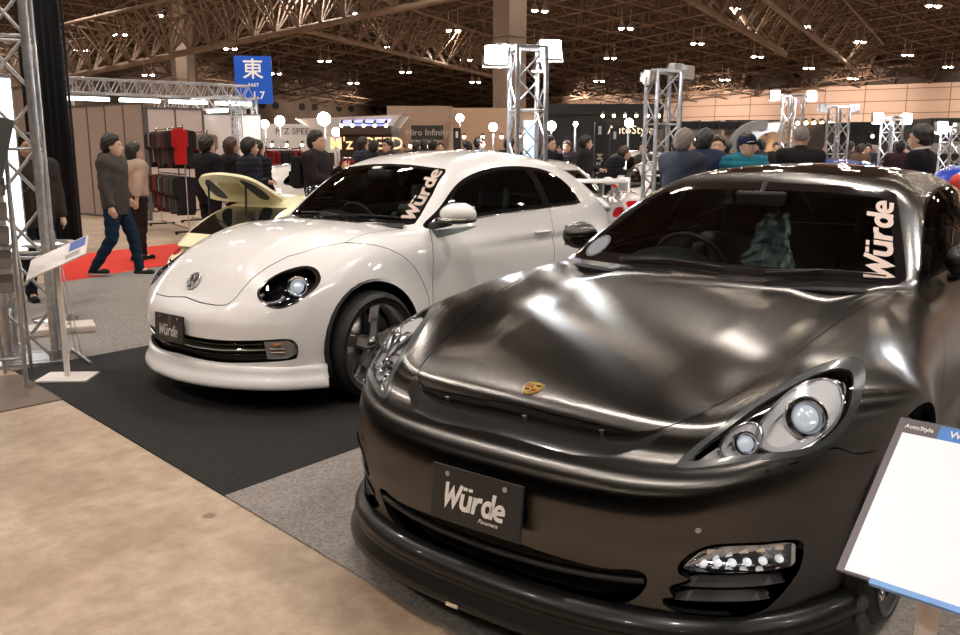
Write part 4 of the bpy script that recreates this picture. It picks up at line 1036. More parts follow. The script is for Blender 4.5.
# ================================================================ plainer cars for the background
def plain_car(label, loc, rz, paint, scale=(1, 1, 1), base='coupe', tails=False, glassm=None, stripes=None, spoiler=False, open_boot=False, name='car', res=.05):
    f = coupe_field if base == 'coupe' else sedan_field
    root = thing(name, label, 'car', loc, rz); root.scale = scale
    L = 4.4 if base == 'coupe' else 5.12
    V, Q, N = nets(f, np.arange(-1.05, 1.051, res*.9), np.arange(-.1, L, res), np.arange(.12, 1.56, res*.8), 2)
    t = Tri(V, Q, N); YZ = lambda P: P[:, [1, 2]]; XZ = lambda P: P[:, [0, 2]]
    if base == 'coupe':
        sg = catmull([(1.45, .985), (1.87, 1.268), (2.25, 1.35), (2.66, 1.364), (3.0, 1.322), (3.25, 1.10), (2.7, 1.056), (1.9, 1.025)], 4)
        fw = [(-.6, 1.02), (.6, 1.02), (.5, 1.37), (-.5, 1.37)]; rw = [(-.5, 1.03), (.5, 1.03), (.42, 1.36), (-.42, 1.36)]; aw = ((.825, .36, .357), (3.36, .36, .357)); yb = 3.1; R = .328; tl = (.66, 3.95, .78)
    else:
        sg = catmull([(1.9, .99), (2.2, 1.18), (2.7, 1.3), (3.3, 1.3), (3.9, 1.21), (4.3, 1.05), (3.3, .995)], 4)
        fw = [(-.7, 1.), (.7, 1.), (.55, 1.31), (-.55, 1.31)]; rw = [(-.55, 1.03), (.55, 1.03), (.45, 1.28), (-.45, 1.28)]; aw = ((.93, .335, .385), (3.85, .335, .385)); yb = 3.8; R = .335; tl = (.74, 4.75, .80)
    gl = glassm or M_glass_dark
    t.cut(lambda P: sd_poly(YZ(P), sg), 1, [0], lambda C: (np.abs(C[:, 0]) > .40) & (C[:, 2] > .96))
    t.cut(lambda P: sd_poly(XZ(P), np.array(fw)), 2, [0], lambda C: (C[:, 1] < 2.5) & (C[:, 2] > .95))
    t.cut(lambda P: sd_poly(XZ(P), np.array(rw)), 3, [0], lambda C: (C[:, 1] > yb) & (C[:, 2] > .95))
    for (yw, zw, r) in aw: t.cut(lambda P: np.sqrt((P[:, 1]-yw)**2+(P[:, 2]-zw)**2)-r, 9, [0], lambda C: (np.abs(C[:, 0]) > .5) & (C[:, 2] < .9))
    t.cut(lambda P: P[:, 2]-.2, 9, [0], lambda C: C[:, 2] < .35)
    tp = catmull([(tl[0]-.10, tl[2]-.04), (tl[0]+.10, tl[2]-.03), (tl[0]+.12, tl[2]+.05), (tl[0]-.05, tl[2]+.06)], 4)
    t.cut(lambda P: sd_poly(np.c_[np.abs(P[:, 0]), P[:, 2]], tp), 5, [0], lambda C: C[:, 1] > yb, (.05, .03))
    hp = catmull([(.52, .66), (.72, .67), (.78, .78), (.62, .80)], 4)
    t.cut(lambda P: sd_poly(np.c_[np.abs(P[:, 0]), P[:, 2]], hp), 6, [0], lambda C: C[:, 1] < .9, (.05, .03))
    if stripes is not None:
        t.cut(lambda P: np.abs(P[:, 2]-.80-.12*np.sin(P[:, 1]*1.4))-.035, 7, [0], lambda C: (np.abs(C[:, 0]) > .55) & (C[:, 2] > .6) & (C[:, 2] < 1.0))
        t.part([7], 'stripe', stripes, root, 0)
    if open_boot: t.L[(t.L == 0) & (t.C()[:, 1] > yb+.05) & (t.C()[:, 2] > .86)] = 9; t.L[t.L == 3] = 9
    t.part([0], 'body_shell', paint, root, .02)
    for s in (-1, 1): t.part([1], 'side_window', gl, root, 0, where=lambda C: C[:, 0]*s > 0); t.part([5], 'tail_light', M_red_lens, root, .0, where=lambda C: C[:, 0]*s > 0); t.part([6], 'headlight', mat('lamp_housing_silver', (.5, .5, .5), .2, .6), root, 0, where=lambda C: C[:, 0]*s > 0)
    t.part([2], 'windshield', gl, root, 0)
    if not open_boot: t.part([3], 'rear_window', gl, root, 0)
    for (yw, zw, r) in aw:
        for s in (-1, 1):
            make_wheel('wheel', R, .22, R-.075, 5, 'five', (M_silver, M_chrome, M_tire), root, (s*.76, yw, R), s); well_liner(root, (yw, zw), r+.015, s*.5, s*.84)
    b = MB(); b.box((0, L/2-.1, .25), (1.0, L-.6, .04)); b.box((0, L/2-.1, .30), (1.5, L-2.9, .04)); b.box((0, L*.45, .62), (1.3, 1.2, .5)); b.build('underbody', M_gap, root)
    for s in (-1, 1): b = MB(); b.ell((s*.97, 1.6, 1.04), (.11, .08, .07)); b.tube((s*.88, 1.58, 1.0), (s*.78, 1.56, .97), .02, n=6); b.build('side_mirror', paint, root)
    if spoiler:
        b = MB(); yt = L-.42
        P = [(x, yt+.05, 1.165) for x in np.linspace(-.80, .80, 9)]; v, F = sweep(P, [(.17, -.012), (.13, .03), (-.05, .035), (-.17, .012), (-.17, -.01), (0, -.022)]); b.add(v, F)
        for s in (-1, 1):
            b.box((s*.80, yt+.05, 1.13), (.025, .40, .17), 0, None, .008); b.box((s*.52, yt+.0, 1.0), (.03, .18, .32), 0, (math.radians(-18), 0, s*.1), .01)
        b.build('rear_wing', paint, root)
    return root
# ================================================================ hall
def rayd(u, v):
    c, s = math.cos(PITCH), math.sin(PITCH); a = (u-480)/FPX; b = -(v-317.5)/FPX
    return np.array([a, c+b*s, -s+b*c])
def at(u, v, Y):
    """the point seen at (u, v) that lies Y metres ahead"""
    d = rayd(u, v); return np.array([0, 0, CAM_H])+d*(Y/d[1])
def gnd(u, v, z=0.):
    d = rayd(u, v); return np.array([0, 0, CAM_H])+d*((z-CAM_H)/d[2])
def atz(u, v, z): return gnd(u, v, z)
E1 = np.array([-.664, .748, 0.]); E2 = np.array([.748, .664, 0.])      # along and across the hall
RZ1 = math.atan2(E1[1], E1[0]); RZ2 = math.atan2(E2[1], E2[0])
M_truss_brown = noise_color(mat('brown_painted_steel', (.16, .10, .07), .6), (.15, .095, .065), (.21, .14, .10), 2)
M_alu = noise_color(mat('dull_aluminium', (.5, .5, .51), .35, .85), (.42, .42, .43), (.58, .58, .59), 20)

def ground_surfaces():
    m = mat('aisle_concrete', (.35, .26, .19), .42)
    t = m.node_tree; p = pbsdf(m)
    tc = nd(t, 'ShaderNodeTexCoord'); mp = nd(t, 'ShaderNodeMapping'); mp.inputs['Rotation'].default_value = (0, 0, -RZ2)
    t.links.new(tc.outputs['Object'], mp.inputs[0])
    n1 = nd(t, 'ShaderNodeTexNoise'); n1.inputs['Scale'].default_value = 1.5; n1.inputs['Detail'].default_value = 9; n1.inputs['Roughness'].default_value = .62
    n2 = nd(t, 'ShaderNodeTexNoise'); n2.inputs['Scale'].default_value = 9; n2.inputs['Detail'].default_value = 8; n2.inputs['Roughness'].default_value = .7
    vo = nd(t, 'ShaderNodeTexVoronoi'); vo.inputs['Scale'].default_value = 1.9; vo.inputs['Randomness'].default_value = 1.
    mp2 = nd(t, 'ShaderNodeMapping'); mp2.inputs['Scale'].default_value = (.6, 6, 1); t.links.new(mp.outputs[0], mp2.inputs[0])
    n3 = nd(t, 'ShaderNodeTexNoise'); n3.inputs['Scale'].default_value = 1.6; n3.inputs['Detail'].default_value = 5; t.links.new(mp2.outputs[0], n3.inputs['Vector'])
    for n in (n1, n2, vo): t.links.new(mp.outputs[0], n.inputs['Vector'])
    r1 = nd(t, 'ShaderNodeValToRGB'); e = r1.color_ramp.elements; e[0].position = .34; e[0].color = (.29, .205, .145, 1); e[1].position = .66; e[1].color = (.50, .395, .305, 1)
    k = e.new(.5); k.color = (.40, .30, .215, 1)
    t.links.new(n1.outputs[0], r1.inputs[0])
    r2 = nd(t, 'ShaderNodeValToRGB'); r2.color_ramp.elements[0].position = .35; r2.color_ramp.elements[0].color = (.74, .71, .68, 1); r2.color_ramp.elements[1].position = .6; r2.color_ramp.elements[1].color = (1, 1, 1, 1)
    t.links.new(n2.outputs[0], r2.inputs[0])
    mx = nd(t, 'ShaderNodeMix', data_type='RGBA', blend_type='MULTIPLY'); mx.inputs['Factor'].default_value = 1.; t.links.new(r1.outputs[0], mx.inputs['A']); t.links.new(r2.outputs[0], mx.inputs['B'])
    # scattered dark spots
    r3 = nd(t, 'ShaderNodeValToRGB'); r3.color_ramp.elements[0].position = .04; r3.color_ramp.elements[0].color = (.26, .23, .21, 1); r3.color_ramp.elements[1].position = .075; r3.color_ramp.elements[1].color = (1, 1, 1, 1)
    ad = nd(t, 'ShaderNodeMath', operation='MULTIPLY_ADD'); ad.inputs[1].default_value = .05; t.links.new(n2.outputs[0], ad.inputs[0]); t.links.new(vo.outputs['Distance'], ad.inputs[2])
    sb = nd(t, 'ShaderNodeMath', operation='SUBTRACT'); sb.inputs[1].default_value = .028; t.links.new(ad.outputs[0], sb.inputs[0]); t.links.new(sb.outputs[0], r3.inputs[0])
    mx2 = nd(t, 'ShaderNodeMix', data_type='RGBA', blend_type='MULTIPLY'); mx2.inputs['Factor'].default_value = .8; t.links.new(mx.outputs['Result'], mx2.inputs['A']); t.links.new(r3.outputs[0], mx2.inputs['B'])
    r4 = nd(t, 'ShaderNodeValToRGB'); r4.color_ramp.elements[0].position = .62; r4.color_ramp.elements[0].color = (0, 0, 0, 1); r4.color_ramp.elements[1].position = .70; r4.color_ramp.elements[1].color = (1, 1, 1, 1)
    t.links.new(n3.outputs[0], r4.inputs[0])
    mx3 = nd(t, 'ShaderNodeMix', data_type='RGBA', blend_type='MIX'); t.links.new(r4.outputs[0], mx3.inputs['Factor']); t.links.new(mx2.outputs['Result'], mx3.inputs['A']); mx3.inputs['B'].default_value = (.50, .41, .33, 1)
    sc = nd(t, 'ShaderNodeMath', operation='MULTIPLY'); sc.inputs[1].default_value = .35; t.links.new(r4.outputs[0], sc.inputs[0]); t.links.new(sc.outputs[0], mx3.inputs['Factor'])
    t.links.new(mx3.outputs['Result'], p.inputs['Base Color'])
    b = MB(); b.box((5, 50, -.10), (260, 240, .20)); tag(b.build('floor', m), kind='structure')
    # carpets (thin sheets lying on the concrete)
    def carpet(name, pts, z0, z1, m, label):
        b = MB(); b.poly(pts, z0, z1); return tag(b.build(name, m), label, 'carpet')
    A = gnd(225, 497)[:2]; B = gnd(62.5, 400)[:2]; L = (B-A)/np.linalg.norm(B-A); D = np.array([.63, .777])
    mb = noise_color(mat('charcoal_carpet', (.03, .03, .03), .95, spec=.15), (.016, .015, .015), (.040, .038, .038), 90, lo=.3, hi=.7, bump=.4, bscale=400)
    mg = noise_color(mat('grey_carpet', (.3, .28, .27), .95, spec=.2), (.15, .13, .12), (.33, .30, .28), 70, lo=.3, hi=.7, bump=.4, bscale=400)
    mr = noise_color(mat('red_carpet', (.5, .03, .02), .9), (.52, .020, .012), (.64, .035, .02), 60)
    C = A+L*3.02
    carpet('display_carpet', [A, A+D*9, C+D*9, C], 0, .008, mb, 'charcoal carpet square under the white coupe')
    F = A-L*9
    carpet('grey_carpet', [F, F+D*26, A+D*26, A], 0, .0075, mg, 'grey booth carpet under the dark sedan')
    carpet('grey_carpet', [C, C+D*5.2, gnd(168, 266)[:2], gnd(40, 284)[:2], gnd(-80, 302)[:2], gnd(-80, 352)[:2]], 0, .0075, mg, 'grey carpet between the charcoal carpet and the red one')
    bp = [gnd(-60, 425)[:2], gnd(62, 400)[:2], gnd(40, 374)[:2], gnd(-60, 380)[:2]]
    b = MB(); b.poly(bp, 0, .006); tag(b.build('floor_mat', noise_color(mat('brown_mat', (.12, .08, .06), .6), (.085, .060, .045), (.14, .10, .075), 3)), 'dark brown floor sheet at the foot of the lattice post', 'floor mat')
    q = [gnd(55, 284)[:2], gnd(175, 264)[:2], gnd(330, 240)[:2], gnd(330, 228)[:2], gnd(178, 244)[:2], gnd(40, 259)[:2]]
    carpet('red_carpet', q, 0, .010, mr, 'bright red carpet strip behind the two walking visitors')
ground_surfaces()

def lattice(b, P0, P1, w, h, n, r, rr=None, up=(0, 0, 1), mi=0, tri=False, faces=4, sides=6):
    """box (or triangular) lattice girder between two points"""
    P0 = np.array(P0, float); P1 = np.array(P1, float); d = P1-P0; L = np.linalg.norm(d); d = d/L
    u = np.cross(d, up); u /= np.linalg.norm(u); v = np.cross(u, d); rr = rr or r*.45
    cs = [(-w/2, -h/2), (w/2, -h/2), (w/2, h/2), (-w/2, h/2)] if not tri else [(-w/2, h/2), (w/2, h/2), (0, -h/2)]
    k = len(cs)
    for a, c in cs: b.tube(P0+u*a+v*c, P1+u*a+v*c, r, n=sides, mi=mi)
    for f in range(k):
        a, c = cs[f], cs[(f+1) % k]
        for i in range(n):
            s0, s1 = (a, c) if i % 2 == 0 else (c, a)
            b.tube(P0+d*L*i/n+u*s0[0]+v*s0[1], P0+d*L*(i+1)/n+u*s1[0]+v*s1[1], rr, n=5, mi=mi, cap=False)
            if i % 2 == 0: b.tube(P0+d*L*i/n+u*a[0]+v*a[1], P0+d*L*i/n+u*c[0]+v*c[1], rr, n=5, mi=mi, cap=False)
    return b

# walls, ceiling
M_wall_panel = mat('pinkish_wall_panel', (.50, .37, .29), .6)
def panel_mat():
    m = M_wall_panel; t = m.node_tree; p = pbsdf(m); tc = nd(t, 'ShaderNodeTexCoord'); br = nd(t, 'ShaderNodeTexBrick')
    br.inputs['Scale'].default_value = 1.; br.inputs['Color1'].default_value = (.60, .43, .34, 1); br.inputs['Color2'].default_value = (.55, .39, .31, 1); br.inputs['Mortar'].default_value = (.20, .13, .10, 1)
    br.offset = 0; br.inputs['Brick Width'].default_value = 5.2; br.inputs['Row Height'].default_value = 1.6; br.inputs['Mortar Size'].default_value = .06
    t.links.new(tc.outputs['UV'], br.inputs['Vector']); t.links.new(br.outputs['Color'], p.inputs['Base Color'])
panel_mat()
def wall_strip(name, a, b_, z0, z1, m, th=.6, kind='structure', parent=None):
    a = np.array(a[:2], float); c = np.array(b_[:2], float); d = c-a; L = np.linalg.norm(d); d /= L; nrm = np.array([-d[1], d[0]])
    bb = MB(); bb.poly([(0, z0), (L, z0), (L, z1), (0, z1)], 0, th, 0, ((a[0], a[1], 0), (d[0], d[1], 0), (0, 0, 1), (nrm[0], nrm[1], 0)))
    o = bb.build(name, m, parent); uv = o.data.uv_layers.new(name='UVMap')
    for lp in o.data.loops:
        co = o.data.vertices[lp.vertex_index].co; uv.data[lp.index].uv = ((co[0]-a[0])*d[0]+(co[1]-a[1])*d[1], co[2])
    return tag(o, kind=kind) if kind else o
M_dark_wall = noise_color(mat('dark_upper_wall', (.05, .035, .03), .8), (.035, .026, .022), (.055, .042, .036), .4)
M_lower_wall = noise_color(mat('brown_lower_wall', (.12, .08, .06), .8), (.10, .07, .055), (.14, .10, .08), .5)  # plain dark brown tone, used on the left and back walls too
# right hand far wall: pale panelled band, dark above and below
RWa, RWb = np.array((150., 62.)), np.array((6., 152.))
wall_strip('wall_right', RWa, RWb, 0, 4.6, M_lower_wall)
wall_strip('trim_1', RWa, RWb, 4.6, 10.2, M_wall_panel, -.8)
wall_strip('wall_right', RWa, RWb, 10.2, 22, M_dark_wall)
# left hand far wall
LWa, LWb = np.array((-88., 74.)), np.array((-14., 150.))
wall_strip('wall_left', LWa, LWb, 0, 22, M_lower_wall, .6)
wall_strip('trim_2', LWa-np.array((2, -2.))*.7, LWb-np.array((2, -2.))*.7, 6.6, 9.4, mat('brown_gallery_panel', (.26, .18, .14), .6), -1.4)
wall_strip('wall_back', LWb, RWb, 0, 22, M_lower_wall)
wall_strip('trim_3', LWb+np.array((0, -1.)), RWb+np.array((0, -1.)), 5.5, 8.6, mat('brown_gallery_panel'), -.8)
# gallery loudspeaker openings on the left band
b = MB(); d = (LWb-LWa)/np.linalg.norm(LWb-LWa); nn = np.array([d[1], -d[0]])
for k in range(10):
    for q in (0, 2.3):
        c = LWa+d*(52+k*7+q)+nn*1.0; c = c-np.array((2, -2.))*.7+nn*.5; b.tube((*c, 8.0), (*(c+nn*.6), 8.0), .55, n=12)
o_ = b.build('gallery_vent', M_gap); tag(o_, kind='structure'); o_.name = 'trim_4'
# roof deck: falls towards the far wall
M_roof = noise_color(mat('brown_roof_deck', (.09, .06, .045), .8), (.070, .043, .030), (.105, .068, .050), .25)
M_corr = mat('ribbed_roof_deck', (.16, .10, .06), .8)
def roof_z(P):
    s = np.dot(P[:2], E2[:2])   # across the hall
    y = P[1]
    return 19.0-.045*max(y-20, 0)-.0004*max(y-60, 0)**2
b = MB(); G = 16; VV = []
for i in range(G+1):
    for j in range(G+1):
        x = -130+300*i/G; y = -60+215*j/G; VV.append((x, y, roof_z((x, y))+1.2))
b.add(VV, [(i*(G+1)+j, i*(G+1)+j+1, (i+1)*(G+1)+j+1, (i+1)*(G+1)+j) for i in range(G) for j in range(G)])
tag(b.build('ceiling', M_roof), kind='structure')
# double layer space frame under the deck
def space_frame():
    S = 4.4; rows = {}
    def node(i, j, lay):
        p = np.array([8., 60.])+E1[:2]*(i*S)+E2[:2]*(j*S)
        if lay: p = p+(E1[:2]+E2[:2])*S/2
        return np.array([p[0], p[1], roof_z(p)-(2.9 if not lay else 0.2)])
    for j in range(-13, 17):
        b = MB(); cnt = 0
        for i in range(-13, 20):
            p = node(i, j, 0)
            if p[1] < 30 or p[1] > 138 or abs(p[0]) > p[1]*.72+6: continue
            r = .085
            def T(a, c, rr=r):
                b.tube(a, c, rr, n=4, cap=False, smooth=False)
            T(p, node(i+1, j, 0)); T(p, node(i, j+1, 0)); q = node(i, j, 1)
            for di, dj in ((0, 0), (1, 0), (0, 1), (1, 1)): T(node(i+di, j+dj, 0), q, .065)
            T(q, node(i+1, j, 1)); T(q, node(i, j+1, 1)); cnt += 1
        if cnt:
            rows[j] = b
    allb = MB()
    for j, b in rows.items():
        allb.add(np.vstack(b.V), b.F)
    o = allb.build('ceiling_frame', M_truss_brown); o.name = 'trim_5'; tag(o, kind='structure')
space_frame()
def girder(p0, p1, w, h, n, r, label):
    b = MB(); lattice(b, p0, p1, w, h, n, r, r*.5, sides=8); return tag(b.build('roof_girder', M_truss_brown), label, 'girder', None)
def girder3(p0, p1, h, n, r, label):
    """deep triangular girder: one heavy bottom chord, two top chords"""
    b = MB(); p0 = np.array(p0); p1 = np.array(p1); d = (p1-p0)/np.linalg.norm(p1-p0); u = np.cross(d, (0, 0, 1)); u /= np.linalg.norm(u); L = np.linalg.norm(p1-p0)
    b.tube(p0, p1, r, n=10)
    for s in (-1, 1):
        o = u*s*2.2+np.array([0, 0, h]); b.tube(p0+o, p1+o, r*.6, n=8)
        for i in range(n):
            a = p0+d*L*i/n; c = p0+d*L*(i+1)/n; b.tube(a, (a+c)/2+o, r*.34, n=5, cap=False); b.tube((a+c)/2+o, c, r*.34, n=5, cap=False); b.tube(a, a+o, r*.34, n=5, cap=False)
    for i in range(n+1):
        a = p0+d*L*i/n+np.array([0, 0, h]); b.tube(a+u*2.2, a-u*2.2, r*.3, n=5, cap=False)
    return tag(b.build('roof_girder', M_truss_brown), label, 'girder')
girder3(at(-60, 103, 66), at(470, -6, 52), 2.8, 26, .20, 'long brown roof girder rising from the curtain towards the tall column')
girder3(at(296, 28, 60), at(500, 78, 92), 3.0, 14, .18, 'brown roof girder sloping down to the tall column')
girder3(at(665, -14, 60), at(785, 54, 74), 3.0, 10, .24, 'heavy brown roof girder ending above the right hand floodlights')
girder3(at(760, -4, 58), at(858, 72, 92), 2.6, 10, .17, 'thinner roof girder crossing down to the right far wall')
# slanting struts above the pale band
d = (RWb-RWa)/np.linalg.norm(RWb-RWa); nn = np.array([-d[1], d[0]])
if nn[1] > 0: nn = -nn
b = MB()
for k in range(0, 20):
    s = 8+k*8.2; base = RWa+d*s+nn*1.5; 
    for q in (-3.4, 3.4):
        t_ = RWa+d*(s+q)+nn*9; b.tube((*base, 10.2), (*t_, 16.8), .27, n=8)
for (o1, z) in ((6.5, 14.6), (3.2, 12.3), (9, 16.8)):
    a = RWa+nn*o1; c = RWa+d*172+nn*o1; b.tube((*a, z), (*c, z), .20, n=6)
o_ = b.build('wall_strut', M_truss_brown); o_.name = 'trim_6'; tag(o_, kind='structure')
for k in range(9):  # added spots without fittings, only to brighten the right far wall
    c_ = RWa+(RWb-RWa)*(k+.3)/9.3+nn*16
    l = bpy.data.lights.new('added_wall_fill', 'SPOT'); l.energy = 15000; l.color = (1., .80, .64); l.shadow_soft_size = .6; l.spot_size = 1.3; l.spot_blend = .8
    q = bpy.data.objects.new('added_wall_fill', l); COL.objects.link(q); q.location = (c_[0], c_[1], 8.5)
    q.rotation_euler = Vector((-nn[0], -nn[1], -.06)).to_track_quat('-Z', 'Y').to_euler()
for k in range(4):  # more added spots without fittings, brightening the left far wall
    c_ = LWa+(LWb-LWa)*(k+1.2)/5; n2_ = np.array([.71, -.70]); c_ = c_+n2_*15
    l = bpy.data.lights.new('added_wall_fill', 'SPOT'); l.energy = 9000; l.color = (1., .80, .64); l.shadow_soft_size = .6; l.spot_size = 1.3; l.spot_blend = .8
    q = bpy.data.objects.new('added_wall_fill', l); COL.objects.link(q); q.location = (c_[0], c_[1], 7.5)
    q.rotation_euler = Vector((-n2_[0], -n2_[1], .0)).to_track_quat('-Z', 'Y').to_euler()
# columns
def column(p, r, z1, label, square=True, m=None):
    m = m or noise_color(mat('column_concrete', (.30, .22, .17), .7), (.23, .165, .13), (.29, .215, .17), .8)
    t = thing('column', label, 'column', (p[0], p[1], 0), RZ2)
    b = MB(); b.box((0, 0, z1/2), (r*2, r*2, z1), 0, None, .06); b.build('shaft', m, t)
    b = MB()
    for z in np.arange(3, z1, 3.6): b.box((0, 0, z), (r*2+.02, r*2+.02, .05))
    b.build('joint', mat('column_joint', (.10, .07, .055), .8), t)
    b = MB(); b.box((r+.25, .1, z1/2), (.18, .18, z1)); b.build('downpipe', mat('dark_pipe', (.10, .07, .06), .6), t); return t
c = at(509, 150, 42); column(c, .56, 16.5, 'tall square concrete column rising behind the floodlight tower')
c = at(181, 100, 66); column(c, .42, 15.5, 'slim pale column left of the blue hall sign')
c = at(191, 100, 70); column(c, .34, 11.8, 'shorter column beside the slim pale one')
# blue hall sign
def hall_sign():
    c = at(253.5, 80, 45); w, h = 1.82, 2.32
    t = thing('hall_sign', 'blue hanging hall sign with white characters and EAST above the booths', 'sign', (c[0], c[1], c[2]-h/2), .1)
    b = MB(); b.box((0, 0, h/2), (w, .12, h)); b.build('board', mat('sign_blue', (.015, .10, .55), .4, emit=(.015, .10, .55), estr=.25), t)
    wm = emis('sign_white', (.8, .7, .65), .35)
    R = Euler((math.pi/2, 0, 0)).to_matrix().to_4x4()
    text_mesh('東', 1.05, t, wm, Matrix.Translation((0, -.07, h*.70)) @ R, bold=.012)
    text_mesh('EAST', .24, t, wm, Matrix.Translation((0, -.07, h*.39)) @ R, bold=.01)
    text_mesh('1.7', .52, t, wm, Matrix.Translation((.22, -.07, h*.17)) @ R, bold=.015)
    b = MB()
    for x in (-w*.4, w*.4): b.tube((x, 0, h), (x, 0, h+9), .02, n=5)
    b.build('hanger', M_gap, t)
hall_sign()

# ---------------------------------------------------------------- ceiling lamps: pairs of high bay lamps
M_bay = mat('lamp_reflector', (.55, .45, .38), .35, .5)
M_bulb = emis('bay_bulb', (1., .84, .66), 120.)
def bay_lamp():
    t = thing('ceiling_lamp', 'pair of glowing bell shaped lamps hanging from the roof frame', 'ceiling lamp', (0, 0, 0), .3, 'paired high bay lamps under the roof')
    for s in (-1, 1):
        b = MB(); b.lathe([(.06, .62), (.12, .55), (.16, .40), (.30, .05), (.33, 0), (.31, .0), (.15, .36), (.05, .5)], 16, 0, 2, (s*.42, 0, 0)); b.tube((s*.42, 0, .6), (s*.42, 0, 1.6), .03, n=5)
        h = b.build('lamp_shade', M_bay, t)
        b = MB(); b.ell((s*.42, 0, .05), (.24, .24, .17), 0, 12, 8); b.build('bulb', M_bulb, h)
    return t
bay0 = bay_lamp(); first = True
BAY = []
for i in range(-6, 9):
    for j in range(-6, 9):
        p = np.array([2., 26.])+E1[:2]*(i*10.5)+E2[:2]*(j*10.5)
        if p[1] < -22 or p[1] > 112 or abs(p[0]) > 26+max(p[1], 0)*.55: continue
        BAY.append((p[0], p[1], roof_z(p)-4.6))
for k, p in enumerate(BAY):
    o = bay0 if k == 0 else copy_tree(bay0)
    o.location = p
    if p[1] < 100:
        l = bpy.data.lights.new('bay_light', 'SPOT'); l.energy = BAY_W; l.color = (1., .925, .86); l.shadow_soft_size = .30; l.spot_size = math.radians(122); l.spot_blend = .5
        q = bpy.data.objects.new('bay_light', l); COL.objects.link(q); q.location = (p[0], p[1], p[2]-.15)
# ================================================================ people
M_skin = noise_color(mat('skin', (.60, .36, .26), .5), (.56, .33, .235), (.64, .40, .29), 8)
M_hair = noise_color(mat('black_hair', (.012, .01, .009), .45), (.008, .007, .006), (.022, .017, .014), 60)
M_brownhair = noise_color(mat('brown_hair', (.05, .03, .02), .45), (.035, .02, .014), (.07, .04, .026), 60)
M_greyhair = mat('grey_stubble', (.18, .15, .13), .7)
def cloth(name, c, k=.82): return noise_color(mat(name, c, .9, spec=.2), tuple(x*k for x in c), c, 14, bump=.35, bscale=40)
def seg(P, a, b, ra, rb, sq=None):
    a = np.array(a, float); b = np.array(b, float); d = b-a; w = P-a
    t = np.clip((w*d).sum(1)/(d*d).sum(), 0, 1); q = w-t[:, None]*d
    if sq is not None: q = q*np.array(sq)
    return np.sqrt((q**2).sum(1))-(ra+(rb-ra)*t)
def ellf(P, c, r):
    q = (P-np.array(c))/np.array(r); n = np.sqrt((q**2).sum(1)); return (n-1)*min(r)
ARMS = {  # shoulder offset -> elbow, wrist relative positions (x outwards, y forward negative, z)
    'down': ((.245, .015, 1.14), (.255, -.06, .90)), 'pocket': ((.265, .05, 1.15), (.20, -.08, .98)),
    'fwd': ((.235, -.07, 1.17), (.17, -.30, 1.13)), 'chin': ((.21, -.14, 1.19), (.05, -.20, 1.44)),
    'phone': ((.22, -.10, 1.17), (.10, -.32, 1.28)), 'back': ((.25, .10, 1.16), (.25, .14, .93))}
